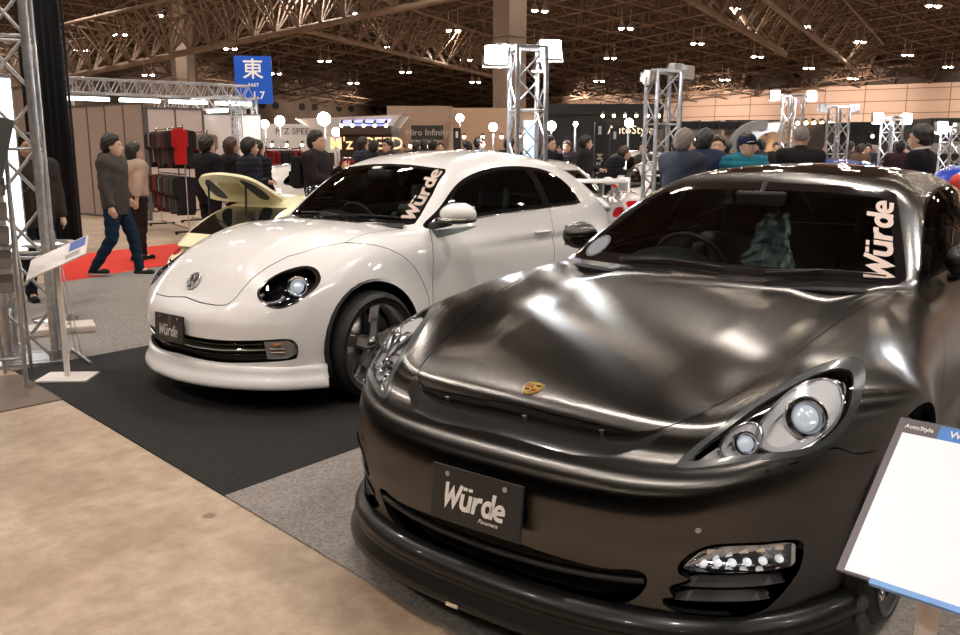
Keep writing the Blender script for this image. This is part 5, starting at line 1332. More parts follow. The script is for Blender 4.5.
def person(label, p, rz, H=1.72, top='puffer', topc=(.02, .02, .024), legc=(.03, .03, .035), shoec=(.02, .02, .02), arms=('down', 'down'), stride=0., hair='short', hairm=None,
           head_turn=0., lean=0., hood=None, cap=None, bag=None, collar=None, glasses=False, fine=False, lo=0., extra=None, group=None):
    sc = H/1.72
    t = thing('person', label, 'person', (p[0], p[1], 0), rz, group); t.scale = (sc, sc, sc)
    res = .0125 if fine else .021
    ky = .045*0+stride
    hipz = .92
    hip = {s: np.array([s*.095, 0, hipz]) for s in (-1, 1)}
    knee = {1: np.array([.10, -.12*ky*3-.02, .50]), -1: np.array([-.10, .05*ky*3-.02, .49])}
    ank = {1: np.array([.10, -.30*ky*2, .085]), -1: np.array([-.10, .42*ky*2, .085+.03*(ky > 0)])}
    ch = np.array([0, .0-lean*.30, 1.30-lean*.10]); nk = np.array([0, .0-lean*.46, 1.475-lean*.16]); hd = np.array([0, -.02-lean*.60, 1.60-lean*.22])
    def bend(q): q = np.array(q, float); k = max(q[2]-.95, 0)/.5; return q+np.array([0, -lean*.46*k, -lean*.16*k])
    sh = {s: bend((s*.185, .01, 1.405)) for s in (-1, 1)}; el = {}; wr = {}
    for s, a in ((1, arms[0]), (-1, arms[1])):
        e, w = ARMS[a]; el[s] = bend((s*e[0], e[1], e[2])); wr[s] = bend((s*w[0], w[1], w[2]))
    c_, s_ = math.cos(head_turn), math.sin(head_turn)
    def toh(P): q = (P-hd)/1.10; return np.stack([q[:, 0]*c_+q[:, 1]*s_, -q[:, 0]*s_+q[:, 1]*c_, q[:, 2]], 1)
    def headf(P):
        q = toh(P); d = ellf(q, (0, .008, .022), (.076, .093, .100)); d = smin(d, ellf(q, (0, -.018, -.045), (.056, .066, .070)), .04)
        d = smin(d, seg(q, (0, -.083, .022), (0, -.106, -.018), .007, .014), .014)
        d = smin(d, ellf(q, (0, -.080, .042), (.045, .014, .009)), .02)
        d = smin(d, ellf(q, (0, -.084, -.052), (.021, .009, .008)), .01)
        for s in (-1, 1): d = smin(d, ellf(q, (s*.078, .012, .004), (.012, .020, .032)), .008)
        for s in (-1, 1): d = smax(d, -ellf(q, (s*.030, -.090, .024), (.015, .010, .008)), .012)
        return d
    def handf(P, s):
        w = wr[s]; d = w-el[s]; d = d/np.linalg.norm(d); side = np.array([0, 1., 0]) if abs(d[2]) > .6 else np.array([s*.2, 0, 1.]); side = side-d*side.dot(d); side /= np.linalg.norm(side); n = np.cross(d, side)*s
        f = seg(P, w, w+d*.075, .024, .034)
        for k in range(4):
            o = side*(.030-.020*k); L = (.068, .078, .072, .055)[k]; b0 = w+d*.085+o; b1 = b0+d*L*.55-n*.006; b2 = b1+d*L*.42-n*.020
            f = smin(f, np.minimum(seg(P, b0, b1, .0095, .009), seg(P, b1, b2, .009, .0075)), .006)
        tb = w+d*.03+side*.03; f = smin(f, np.minimum(seg(P, tb, tb+d*.04+side*.022, .012, .010), seg(P, tb+d*.04+side*.022, tb+d*.07+side*.022-n*.012, .010, .008)), .01)
        return f
    def torso(P, g=0.):
        f = seg(P, (0, .0, .95), ch, .135+g, .150+g, (.82, 1.15, 1)); f = smin(f, seg(P, sh[-1], sh[1], .065+g, .065+g, (1, 1, 1)), .10)
        return f
    def armf(P, s, g=0.): return np.minimum(seg(P, sh[s], el[s], .058+g, .043+g), seg(P, el[s], wr[s]-(wr[s]-el[s])*.06, .042+g, .028+g*.9))
    def legf(P, s, g=0.): return np.minimum(seg(P, hip[s], knee[s], .088+g, .058+g), seg(P, knee[s], ank[s], .057+g, .038+g))
    def bodyf(P):
        f = torso(P); f = smin(f, seg(P, bend((0, .01, 1.42)), hd-np.array([0, -.01, .05]), .062, .056), .04); f = smin(f, headf(P), .025)
        for s in (-1, 1):
            f = smin(f, armf(P, s), .03); f = smin(f, handf(P, s), .012); f = smin(f, legf(P, s), .04)
            f = smin(f, seg(P, ank[s], ank[s]+np.array([0, -.12, -.045]), .034, .026), .02)
        return f
    allp = np.array([*sh.values(), *el.values(), *wr.values(), *knee.values(), *ank.values(), hd, (0, 0, .9)])
    lo_ = allp.min(0)-np.array([.16, .26, .10]); hi_ = allp.max(0)+np.array([.16, .22, .20]); lo_[2] = 0 if lo <= 0 else lo
    def gridn(f, name, m, z0=None, z1=None, r=res, parent=t):
        a = lo_.copy(); c = hi_.copy()
        if z0 is not None: a[2] = max(a[2], z0)
        if z1 is not None: c[2] = min(c[2], z1)
        V, Q, N = nets(f, np.arange(a[0], c[0], r), np.arange(a[1], c[1], r), np.arange(a[2]-2*r, c[2]+r, r), 2)
        return mesh_obj(name, V, Q, m, parent, True)
    gridn(lambda P: smax(bodyf(P), (lo-.0)-P[:, 2] if lo > 0 else -P[:, 2]-.5, .005), 'body', M_skin)
    # trousers
    def trf(P):
        f = smin(legf(P, 1, .020), legf(P, -1, .020), .03); f = smin(f, seg(P, (0, 0, .90), (0, .0, .98), .125, .13, (.8, 1.05, 1)), .05)
        f = f-.004*np.sin(P[:, 2]*55+P[:, 0]*30); return smax(smax(f, P[:, 2]-1.02, .01), .055-P[:, 2], .01)
    if lo < .8: gridn(trf, 'trousers', cloth('trousers_%d_%d_%d' % tuple(int(x*255) for x in legc), legc), None, 1.04)
    hem = {'puffer': .86, 'coat': .78, 'blouson': .98, 'suit': .86}[top]; g = {'puffer': .040, 'coat': .034, 'blouson': .038, 'suit': .022}[top]
    def jf(P):
        f = torso(P, g); f = smin(f, seg(P, (0, 0, hem-.05), (0, 0, 1.05), .150 if top != 'blouson' else .125, .150, (.82, 1.12, 1)), .06)
        for s in (-1, 1): f = smin(f, armf(P, s, g*.75), .035)
        f = smin(f, seg(P, bend((0, .02, 1.40)), bend((0, .005, 1.50)), .09, .072 if top != 'suit' else .066), .03)
        if hood is not None: f = smin(f, ellf(P, bend((0, .095, 1.475)), (.115, .07, .075)), .03)
        if top == 'puffer': f = f+.006*np.cos(P[:, 2]*2*math.pi/.075)
        else: f = f+.003*np.sin(P[:, 2]*38+P[:, 0]*21)
        f = smax(f, hem-P[:, 2], .012)
        return f
    jk = gridn(jf, 'jacket', cloth('jacket_%d_%d_%d' % tuple(int(x*255) for x in topc), topc), .72, 1.60)
    hm = hairm or M_hair
    def hf(P):
        q = toh(P); k_ = q[:, 2]-(.034-1.05*(q[:, 1]+.035)); d = ellf(q, (0, .012, .026), (.079, .096, .103))-.019*sstep(k_, -.01, .055)
        d = smax(d, -k_, .006) if hair != 'long' else smin(smax(d, -(q[:, 2]-(.045-.9*(q[:, 1]+.03))), .012), ellf(q, (0, .05, -.03), (.088, .062, .12)), .03)
        if hair != 'long': d = smin(d, smax(ellf(q, (0, .04, .0), (.082, .078, .075)), -q[:, 1]-.0, .01), .015)
        return smax(d-.006*np.sin(q[:, 0]*75+q[:, 2]*40)*np.sin(q[:, 2]*60+q[:, 1]*50), (hd[2]-.16)-P[:, 2], .01)
    if hair != 'none':
        if hair == 'stubble':
            gridn(lambda P: smax(ellf(toh(P), (0, .012, .028), (.0795, .096, .1005)), -(toh(P)[:, 2]-(.02-.5*(toh(P)[:, 1]+.02))), .01), 'hair', M_greyhair, hd[2]-.2)
        else: gridn(hf, 'hair', hm, hd[2]-.2, None, min(res, .016))
    R3 = Matrix.Translation(hd) @ Matrix.Rotation(head_turn, 4, 'Z') @ Matrix.Scale(1.10, 4)
    b = MB()
    for s in (-1, 1): b.ell((s*.030, -.079, .024), (.010, .007, .006), 0, 8, 6)
    o = b.build('eyes', mat('eye_dark', (.03, .02, .018), .2), t); o.matrix_local = R3
    if glasses:
        b = MB()
        for s in (-1, 1): b.path([(s*.031+.022*math.cos(a), -.103, .022+.016*math.sin(a)) for a in np.arange(12)*math.pi/6], .0025, 5, 0, True); b.tube((s*.053, -.10, .026), (s*.080, -.0, .022), .0025, n=5)
        b.tube((-.009, -.104, .024), (.009, -.104, .024), .0025, n=5); o = b.build('glasses', M_black, t); o.matrix_local = R3
    if cap is not None:
        b = MB(); b.lathe([(.096, .0), (.098, .03), (.088, .07), (.055, .098), (.0, .108)], 20, 0, 2, (0, .012, .028)); 
        b.ell((0, -.115, .036), (.075, .072, .010), 0, 16, 6, (-.18, 0, 0)); b.ell((0, .012, .137), (.008, .008, .006), 0, 8, 5)
        o = b.build('cap', cloth('cap_%d_%d_%d' % tuple(int(x*255) for x in cap), cap), t); o.matrix_local = R3
    if lo < .2:
        for s in (-1, 1):
            def sf(P): a = ank[s]; f = seg(P, a+np.array([0, .045, -.045]), a+np.array([0, -.15, -.048]), .040, .038, (1, 1, 1.05)); return smax(f, (a[2]-.085)-P[:, 2], .008)
            V, Q, N = nets(sf, np.arange(-.07, .07, .012)+ank[s][0], np.arange(-.24, .12, .012)+ank[s][1], np.arange(-.11, .06, .012)+ank[s][2], 2); so = mesh_obj('shoe', V, Q, cloth('shoe_%d_%d_%d' % tuple(int(x*255) for x in shoec), shoec), t, True)
            b = MB(); b.box((ank[s][0], ank[s][1]-.05, ank[s][2]-.077), (.078, .27, .016), 0, None, .006); b.build('sole', mat('sole_white', (.5, .48, .45), .6) if fine else M_black, so)
    if bag == 'backpack':
        b = MB(); b.box((0, .235, 1.22), (.30, .16, .42), 0, None, .05); b.box((0, .33, 1.14), (.22, .06, .20), 0, None, .02)
        for s in (-1, 1): b.path([(s*.10, .17, 1.40), (s*.12, .02, 1.475), (s*.13, -.13, 1.36), (s*.15, -.11, 1.16), (s*.17, .12, 1.05)], .016, 6)
        b.build('backpack', cloth('backpack_black', (.018, .018, .02)), t)
    if bag == 'shoulder':
        b = MB(); b.box((-.27, .04, .92), (.10, .30, .24), 0, None, .03); b.path([(-.26, .12, 1.02), (-.12, .17, 1.30), (.10, .10, 1.49), (.16, -.06, 1.44), (-.10, -.19, 1.18), (-.26, -.06, 1.02)], .012, 6); b.build('shoulder_bag', cloth('bag_cloth', (.10, .08, .06)), t)
    if collar is not None:
        b = MB(); n = 20; R = [(.070*math.cos(a)+nk[0], .078*math.sin(a)+nk[1]+.005, nk[2]+.028-.02*math.sin(a)*-1) for a in np.arange(n)*2*math.pi/n]; b.path(R, .014, 6, 0, True); b.build('collar', cloth('collar_%d' % int(collar[0]*255), collar), t)
    if extra: extra(t)
    return t
def face_dir(dx, dy):
    """rotation so that the person's front (local -y) points along (dx, dy)"""
    return math.atan2(dy, dx)+math.pi/2
# ================================================================ near left: lattice post, racks, stands
def post_truss(p, w, z1, label, n=9, name='lattice_post', rz=.6, tilt=None, r=.025, feet=True):
    t = thing(name, label, 'truss', (p[0], p[1], 0), rz)
    b = MB(); lattice(b, (0, 0, .02), (0, 0, z1), w, w, n, r, r*.42, up=(0, 1, 0), sides=10); b.build('frame', M_alu, t)
    b = MB(); b.box((0, 0, .012), (w+.14, w+.14, .024)); b.build('base_plate', M_alu, t)
    for x in (-w/2, w/2):
        for y in (-w/2, w/2): b = MB(); b.tube((x, y, .02), (x, y, .10), r*1.5, n=10); b.build('end_collar', M_silver, t)
    return t
g1 = gnd(36, 360)
pt = post_truss((g1[0], g1[1]), .30, 5.2, 'tall grey aluminium lattice post at the far end of the aisle edge', 14, rz=.35, r=.030)
# concrete weight plates and foot stand
def easel_rack():
    c = gnd(9, 388); t = thing('brochure_rack', 'folding wire brochure rack leaning beside the grey lattice post', 'rack', (c[0], c[1], 0), .35)
    b = MB()
    for s in (-.10, .10): b.tube((s, 0, 0), (s+.0, .14, 1.62), .014, n=8); b.tube((s*.8, .42, 0), (s, .12, 1.30), .012, n=8)
    for z in (.18, .9, 1.5): b.tube((-.10, .015+z*.08, z), (.10, .015+z*.08, z), .010, n=6)
    b.build('stand', M_alu, t)
    b = MB(); b.box((.05, .06, 1.50), (.15, .02, .40), 0, (-.15, .25, 0), .004); b.build('header_panel', mat('dull_grey_panel', (.07, .075, .075), .35), t)
    for k in range(6):
        z = .62+k*.15; b = MB(); b.box((0, .0+z*.085, z+.05), (.16, .010, .11), 0, (-.28, 0, 0)); b.box((0, -.04+z*.085, z), (.16, .08, .010)); b.box((0, -.08+z*.085, z+.03), (.16, .006, .06)); b.build('tray', mat('smoky_tray', (.20, .18, .17), .2, .2), t)
    return t
easel_rack()
def lit_wall():
    a = at(-60, 150, 7.4); c = at(17, 150, 8.0); d = (c-a)[:2]; L = np.linalg.norm(d)
    t = thing('light_box', 'glowing white light box wall behind the grey lattice post', 'light box', (a[0], a[1], 0), math.atan2(d[1], d[0]))
    b = MB(); b.box((L/2, .1, 1.35), (L+.06, .16, 1.62)); b.build('box_frame', M_silver, t)
    b = MB(); b.box((L/2, .01, 1.35), (L, .02, 1.54)); b.build('lit_face', emis('lightbox', (1., 1., 1.), 2.6), t)
    b = MB(); 
    for x in (.1, L-.1): b.box((x, .1, .27), (.06, .14, .54))
    b.build('support', M_silver, t)
lit_wall()
def info_stand(p, rz, tilt, hz, label, w, h, face, base=(.32, .22)):
    t = thing('sign_stand', label, 'sign stand', (p[0], p[1], .008), rz); wm = mat('white_steel', (.78, .72, .69), .35, coat=.3)
    b = MB(); b.box((0, 0, .006), (*base, .012), 0, None, .003); b.build('base', wm, t)
    b = MB(); b.box((0, 0, hz/2), (.032, .018, hz-.01)); b.build('pole', wm, t)
    return t
c = gnd(68, 379)
t = info_stand(c, .05, 0, .78, 'small white stand with a tilted sheet at the carpet corner near the coupe', .40, .30, None, (.33, .24))
b = MB(); b.box((0, 0, 0), (.40, .30, .012), 0, None, .003); bo = b.build('board', mat('white_steel'), t); bo.location = (0, .02, .80); bo.rotation_euler = (math.radians(20), math.radians(-24), math.radians(8))
b = MB(); b.box((.135, .06, .0075), (.11, .14, .001)); b.build('printed_header', mat('print_blue', (.05, .12, .42), .4), bo)
b = MB()
for k in range(4): b.box((.11, -.05-k*.018, .0075), (.10, .005, .001))
b.build('printed_text', mat('print_grey', (.25, .25, .27), .5), bo)
# thin black tripod leg lying out on the carpet
def cable_tripod():
    c = gnd(72, 352); t = thing('light_stand', 'thin grey tripod leg stretching over the carpet behind the white sign stand', 'stand', (c[0], c[1], .012), 0)
    b = MB(); e = gnd(91, 366)-c; b.tube((0, 0, .012), (e[0], e[1], .008), .012, n=8); b.build('foot', M_alu, t)
    b = MB(); b.tube((-.05, 0, .9), (e[0]*.55, e[1]*.55, .01), .004, n=6); b.tube((-.08, 0, .9), (e[0]*.25, e[1]*.25, .01), .004, n=6); b.tube((-.07, 0, 0), (-.06, 0, 1.3), .010, n=6); b.build('stay', M_alu, t)
cable_tripod()
def weight_slab():
    c = gnd(38, 345)+np.array([-.05, .45, 0]); t = thing('weight_plate', 'pale weight plate on the floor behind the lattice post', 'weight', (c[0], c[1], .008), .5)
    b = MB(); b.box((0, 0, .03), (.55, .30, .06), 0, None, .015); b.build('slab', mat('pale_slab', (.6, .52, .47), .5), t); b = MB(); b.tube((-.1, 0, .06), (.1, 0, .06), .012, n=6); b.build('handle', M_alu, t)
weight_slab()
# round steel table beyond
def steel_table():
    c = at(44, 200, 7.6); t = thing('bistro_table', 'small round steel table seen through the lattice post', 'table', (c[0], c[1], 0), 0)
    b = MB(); b.lathe([(0, .70), (.22, .70), (.23, .685), (.22, .67), (0, .67)], 28); b.build('table_top', M_silver, t)
    b = MB(); b.tube((0, 0, .02), (0, 0, .68), .022, n=10); b.build('pole', M_silver, t); b = MB(); b.lathe([(.0, .03), (.18, .02), (.19, 0), (0, 0)], 24); b.build('base', M_silver, t)
steel_table()
# black curtain
def curtain():
    a = at(27, 150, 13.2); c = at(71, 150, 12.6); d = (c-a)[:2]; L = np.linalg.norm(d); t = thing('curtain', 'tall black pleated curtain hanging left of the pale partition', 'curtain', (a[0], a[1], 0), math.atan2(d[1], d[0]))
    n = 70; X = np.linspace(0, L, n); Y = .05*np.sin(X*32)+.02*np.sin(X*71+1); b = MB(); z1 = 3.62
    V = []
    for z, k in ((.02, 1.), (1.6, .9), (z1, .6)):
        for x, y in zip(X, Y): V.append((x, y*k, z))
    for z, k in ((z1, .6), (1.6, .9), (.02, 1.)):
        for x, y in zip(X, Y): V.append((x, y*k+.012, z))
    b.add(V, [(r*n+i, r*n+i+1, (r+1)*n+i+1, (r+1)*n+i) for r in range(5) for i in range(n-1)], 0, True); b.build('drape', cloth('black_velvet', (.010, .011, .014)), t)
    b = MB(); b.tube((-.15, .01, z1+.02), (L+.1, .01, z1+.02), .024, n=8); b.tube((L+.05, .01, 0), (L+.05, .01, z1+.02), .02, n=8); b.build('rail', M_black, t)
curtain()
# partitions
M_part = mat('pinkish_partition', (.40, .305, .265), .6); M_part2 = mat('pale_partition', (.62, .52, .48), .5)
def partition(a, c, z1, n, label, m=None, drop=0.):
    a = np.array(a[:2]); c = np.array(c[:2]); d = c-a; L = np.linalg.norm(d); t = thing('partition_wall', label, 'partition', (a[0], a[1], 0), math.atan2(d[1], d[0]))
    for i in range(n):
        b = MB(); b.box((L*(i+.5)/n, 0, z1/2), (L/n-.035, .04, z1-.04)); b.build('panel', m or M_part, t)
    b = MB()
    for i in range(n+1): b.box((L*i/n, 0, z1/2), (.04, .06, z1), 1)
    b.box((L/2, 0, z1-.02), (L, .06, .04), 1); b.box((L/2, 0, .02), (L, .06, .04), 1); b.build('frame', [M_alu, mat('grey_profile', (.13, .115, .11), .5, .3)], t); return t
pa = at(64, 216, 13.2); pb = at(146, 216, 12.0)
partition(at(58, 150, 21.0), at(146, 150, 18.7), 2.48, 5, 'brown grey partition of five tall panels behind the walking man')
partition(at(149, 150, 21.2), at(204, 150, 22), 2.50, 2, 'pale partition of two panels behind the clothes rack', M_part2)
partition(at(205, 150, 24), at(262, 150, 24.6), 2.46, 2, 'pale partition of two panels right of the clothes rack', M_part2)
def light_bridge():
    a = at(60, 91, 11.0); c = at(250, 104, 15.0); a[2] = c[2] = (a[2]+c[2])/2
    a = at(58, 91, 22.4); c = at(252, 102, 25.6)
    z = 3.10; a[2] = c[2] = z
    d = (c-a); L = np.linalg.norm(d[:2]); t = thing('truss_bridge', 'aluminium box truss bridge with white tube lights over the pale partitions', 'truss', (a[0], a[1], 0), math.atan2(d[1], d[0]))
    b = MB(); lattice(b, (0, 0, z), (L, 0, z), .36, .36, 26, .030, .014); b.build('beam', M_alu, t)
    for x in (0.1, L-.12):
        b = MB(); lattice(b, (x, 0, .02), (x, 0, z-.1), .36, .36, 9, .035, .014, up=(0, 1, 0)); b.build('post', M_alu, t)
    b = MB()
    for k in range(4):
        x = L*(k/4)+.35; b.box((L*(k+.5)/4, -.20, z-.26), (L/4-.35, .10, .05))
    b.build('tube_fitting', M_silver, t)
    for k in range(4):
        b = MB(); b.tube((L*(k+.10)/4, -.20, z-.33), (L*(k+.90)/4, -.20, z-.33), .048, n=10); b.build('fluorescent_tube', emis('tube_glow', (.95, 1., .97), 9.), t)
    return t
light_bridge()
def light_bridge2():
    a = at(160, 112, 25.5); c = at(236, 106, 23.2); z = 2.72; a[2] = c[2] = z; d = c-a; L = np.linalg.norm(d[:2])
    t = thing('truss_bridge', 'shorter truss bridge with three tube lights behind the long bridge', 'truss', (a[0], a[1], 0), math.atan2(d[1], d[0]))
    b = MB(); lattice(b, (0, 0, z), (L, 0, z), .3, .3, 10, .03, .013); b.build('beam', M_alu, t)
    for x in (.0, L):
        b = MB(); lattice(b, (x, 0, .02), (x, 0, z), .2, .2, 9, .02, .01, up=(0, 1, 0)); b.build('post', M_alu, t)
    for k in range(3):
        b = MB(); b.tube((L*(k+.1)/3, -.12, z-.20), (L*(k+.8)/3, -.12, z-.20), .055, n=8); b.build('fluorescent_tube', emis('tube_glow', (.95, 1., .97), 9.), t)
light_bridge2()
# clothes racks
def garment(c, rz, h, w, colr, label, group):
    """jacket on a hanger, seen edge on"""
    b = MB(); zt = c[2]
    prof = [(-.5, -.10), (-.42, -.03), (-.10, .0), (.10, .0), (.42, -.03), (.5, -.10), (.5, -.5), (.40, -.52), (.36, -.25), (.34, -1.), (-.34, -1.), (-.36, -.25), (-.40, -.52), (-.5, -.5)]
    o_, _ = None, None
    P = np.array(prof); P = np.c_[P[:, 0]*w, P[:, 1]*h]
    b.poly(P, -.035, .035, 0, ((0, 0, 0), (1, 0, 0), (0, 0, 1), (0, 1, 0)))
    o = b.build('jacket', cloth('garment_%d_%d_%d' % tuple(int(x*255) for x in colr), colr), None); o.location = c; o.rotation_euler = (0, 0, rz)
    tag(o, label, 'jacket', group); return o
def cname(c):
    r, g, b_ = c
    if b_ > .3: return 'pale blue'
    if r > .1 and g < .05: return 'dark red'
    if r > .25: return 'tan'
    return 'black' if r < .04 else 'grey brown'
def clothes_rack(a, c, z, label, cols, group, gl, levels=(0,)):
    a = np.array(a[:2]); c = np.array(c[:2]); d = c-a; L = np.linalg.norm(d); rz = math.atan2(d[1], d[0]); t = thing('clothes_rack', label, 'clothes rack', (a[0], a[1], 0), rz)
    b = MB()
    for x in (0, L): b.tube((x, 0, .06), (x, 0, z+.04), .016, n=8)
    for lz in levels: b.tube((0, 0, z-lz), (L, 0, z-lz), .014, n=8)
    b.tube((0, 0, .10), (L, 0, .10), .014, n=8); b.build('frame', M_chrome, t)
    for x in (0, L):
        b = MB(); b.box((x, 0, .05), (.04, .5, .03))
        for y in (-.22, .22): b.tube((x-.01, y, .03), (x+.01, y, .03), .03, n=10)
        b.build('castor_foot', M_black, t)
    rnd = random.Random(int(L*1000)); k = 0
    for lz in levels:
        n = max(3, int(L/.085)); u = d/L
        for i in range(n):
            q = a+u*(L*(i+.6)/(n+.2)); cc = cols[rnd.randrange(len(cols))]
            garment((q[0], q[1], z-lz-.035), rz+math.pi/2+rnd.uniform(-.12, .12), .62+rnd.uniform(-.05, .08), .46, cc, cname(cc)+' '+gl+('' if len(levels) == 1 else (', upper rail' if lz == 0 else ', lower rail')), group)
    return t
dk = (.022, .020, .022); 
clothes_rack(at(157, 150, 17.4), at(184, 150, 15.6), 1.88, 'chrome double clothes rack crowded with dark and red jackets', [dk, dk, (.03, .03, .035), (.10, .09, .085), (.20, .02, .02), (.05, .045, .04), (.24, .40, .42)], 'jackets on the double rack', 'jacket hanging on the chrome double rack', (0, .82))
b = None
cr = at(181, 160, 15.5); garment((cr[0], cr[1], 1.86), 1.0, .62, .30, (.55, .02, .02), 'bright red jacket at the front end of the double rack', None)
clothes_rack(at(188, 150, 18.2), at(208, 150, 17.6), 1.84, 'second chrome clothes rack with dark red clothes', [(.12, .01, .01), dk, (.25, .02, .02), (.30, .22, .18)], 'clothes on the second rack', 'garment hanging on the second clothes rack', (0,))
clothes_rack(at(266, 150, 17.0), at(300, 150, 17.5), 1.52, 'low clothes rack with red shirts behind the red and white car', [(.28, .02, .02), (.2, .015, .02), dk], 'shirts on the low rack', 'shirt on the low rack beyond the red striped car', (0,))
clothes_rack(at(343, 150, 18.4), at(366, 150, 18.8), 1.32, 'low clothes rack with deep red tops right of the man with backpack', [(.28, .015, .015), (.2, .01, .01)], 'tops on the right low rack', 'top on the rack right of the backpack man', (0,))

# ---------------------------------------------------------------- floodlight towers
M_fl_on = emis('flood_glow', (.93, .97, 1.), 110.); M_fl_body = mat('flood_housing', (.55, .52, .50), .4, .3); M_fl_off = mat('flood_glass_off', (.45, .45, .42), .15, coat=.5)
def flood_tower(u, v_top, Y, w, label, heads, zbase=0., lit=True, aim=None, power=1., face=.24):
    c = at(u, 150, Y); zt = at(u, v_top, Y)[2]; t = thing('lattice_tower', label, 'light tower', (c[0], c[1], 0), .25)
    b = MB(); n = max(6, int((zt)/(w*1.0))); lattice(b, (0, 0, .02), (0, 0, zt), w, w, n, w*.085, w*.035, up=(0, 1, 0)); b.build('frame', M_alu, t)
    b = MB(); b.box((0, 0, .015), (w+.3, w+.3, .03)); b.build('base_plate', M_alu, t)
    b = MB(); b.tube((heads[0][0]*1.0, 0, zt+.02), (heads[-1][0], 0, zt+.02), .018, n=8); b.box((0, 0, zt), (w+.04, w+.04, .03)); b.build('crossbar', M_alu, t)
    for (dx, dz, yaw, pitch, on) in heads:
        f = face; h = thing('floodlight', None, None, (0, 0, 0)); bpy.data.objects.remove(h)
        b = MB(); b.box((0, .04, 0), (f, .08, f*.8), 0, None, .012); b.box((0, .10, 0), (f*.6, .05, f*.5), 0, None, .01); o = b.build('floodlight', M_fl_body, t)
        o.location = (dx, 0, zt+dz); o.rotation_euler = (pitch, 0, yaw)
        b = MB(); b.box((0, -.004, 0), (f*.9, .006, f*.7)); b.build('lamp_face', M_fl_on if on else M_fl_off, o)
        b = MB(); b.tube((-f*.55, .04, 0), (-f*.55, .04, -f*.5), .008, n=6); b.tube((f*.55, .04, 0), (f*.55, .04, -f*.5), .008, n=6); b.tube((-f*.55, .04, -f*.5), (f*.55, .04, -f*.5), .008, n=6); b.build('bracket', M_alu, o)
        if on:
            bpy.context.view_layer.update()
            l = bpy.data.lights.new('flood', 'AREA'); l.shape = 'SQUARE'; l.size = f*.8; l.energy = FLOOD_W*power; l.color = (.93, .96, 1.)
            q = bpy.data.objects.new('flood', l); COL.objects.link(q)
            q.matrix_world = o.matrix_world @ Matrix.Translation((0, -.02, 0)) @ Euler((math.pi/2, 0, 0)).to_matrix().to_4x4()
    return t
ft = flood_tower(527, 48, 9.15, .30, 'lattice tower with two blazing floodlights behind the white coupe roof', [(-.335, -.07, -.25, -.25, True), (.245, .0, .0, -.25, True)], face=.24)
flood_tower(661, 72, 10.3, .29, 'lattice tower with unlit white floodlights between coupe and sedan', [(-.15, -.07, .9, .1, False), (.19, .02, .5, .05, False), (.33, .0, .6, .05, False)], lit=False, face=.2)
flood_tower(790, 96, 21, .34, 'lattice tower with two bright floodlights behind the person in the grey cap', [(-.48, .02, 0, -.1, True), (.50, .02, 0, -.1, True)])
flood_tower(836, 107, 20, .32, 'lattice tower with unlit square floodlights right of the grey capped person', [(-.40, -.02, .2, 0, False), (.42, -.02, -.2, 0, False)], lit=False, face=.22)
flood_tower(890, 118, 19, .30, 'lattice tower with two round-glowing floodlights left of the man in a suit', [(-.36, 0, 0, -.1, True), (.36, 0, 0, -.1, True)])
flood_tower(950, 128, 17, .26, 'short lattice tower with one bright floodlight at the right edge', [(-.22, .02, 0, -.1, True), (.2, 0, 0, 0, False)])
flood_tower(1330, -48, 5.0, .30, 'lattice tower with two floodlights standing right of the sedan beyond the picture edge', [(-.30, 0, -1.3, -.3, True), (.30, 0, -1.1, -.3, True)], face=.24, power=.5)
# ================================================================ mid distance: cars and booths
M_yellow = mat('pale_yellow_paint', (.90, .83, .54), .35, coat=.8); M_offwhite = mat('pearl_white_paint', (.74, .70, .68), .25, coat=1.); M_blue_paint = mat('blue_paint', (.02, .09, .42), .25, coat=1.)
M_red_paint = mat('red_stripe_paint', (.6, .03, .02), .25, coat=1.)
def place_rear(px, tail_local, rz, sc=1.):
    """car origin so that the given local point sits at the given world point"""
    c, s = math.cos(rz), math.sin(rz); x, y = tail_local[0]*sc, tail_local[1]*sc
    return (px[0]-(x*c-y*s), px[1]-(x*s+y*c), 0)
# pale yellow sports car with raised rear lid, parked beside the coupe with its tail towards the aisle
rz = math.radians(152); sx, sz = .88, .70
tp_ = at(162, 257, 8.1); yc = plain_car('pale yellow low sports car with its rear lid raised behind the white coupe bonnet', place_rear(tp_, (.64, 4.0), rz, sx), rz, M_yellow, (sx, .84, sz), 'coupe', name='sports_car', res=.035, glassm=M_gloss_black)  # gloss black panes: shade of the open bay put into their colour
def boot_lid():
    """open lid: rounded frame with two dark slots, on struts"""
    out = catmull([(-.55, .0), (-.56, .30), (-.42, .58), (-.15, .68), (.15, .68), (.42, .58), (.56, .30), (.55, .0)], 5); n = len(out)
    b = MB(); inn = out*np.array([.86, .84])+np.array([0, .05])
    for z0, z1, A in ((.0, .045, out),):
        b.poly(A, z0, z1)
    o = b.build('boot_lid', M_yellow, yc); o.location = (.22, 3.25, 1.42); o.rotation_euler = (math.radians(40), 0, 0); o.scale = (.86, .86, .9)
    b = MB()
    for s in (-1, 1): b.poly(catmull([(s*.28, .10), (s*.45, .12), (s*.42, .42), (s*.26, .56)], 4), -.006, .0)
    b.build('lid_vent', M_black, o)
    b = MB(); b.box((0, .34, -.012), (.34, .30, .02), 0, None, .008); b.build('lid_panel', mat('yellow_inner_panel', (.66, .56, .27), .4), o)
    b = MB()
    for s in (-1, 1): b.tube((.22+s*.27, 3.60, 1.12), (.22+s*.27, 3.58, 1.66), .012, n=6)
    b.build('gas_strut', M_black, yc)
boot_lid()
rz = math.radians(128); tp_ = at(281, 201, 14.4)
plain_car('white low sports car with red stripes behind the man with the backpack', place_rear(tp_, (-.80, 3.36), rz, .9), rz, M_offwhite, (.9, .9, .85), 'coupe', stripes=M_red_paint, name='sports_car')
rz = math.radians(190); tp_ = at(624, 184, 10.0)
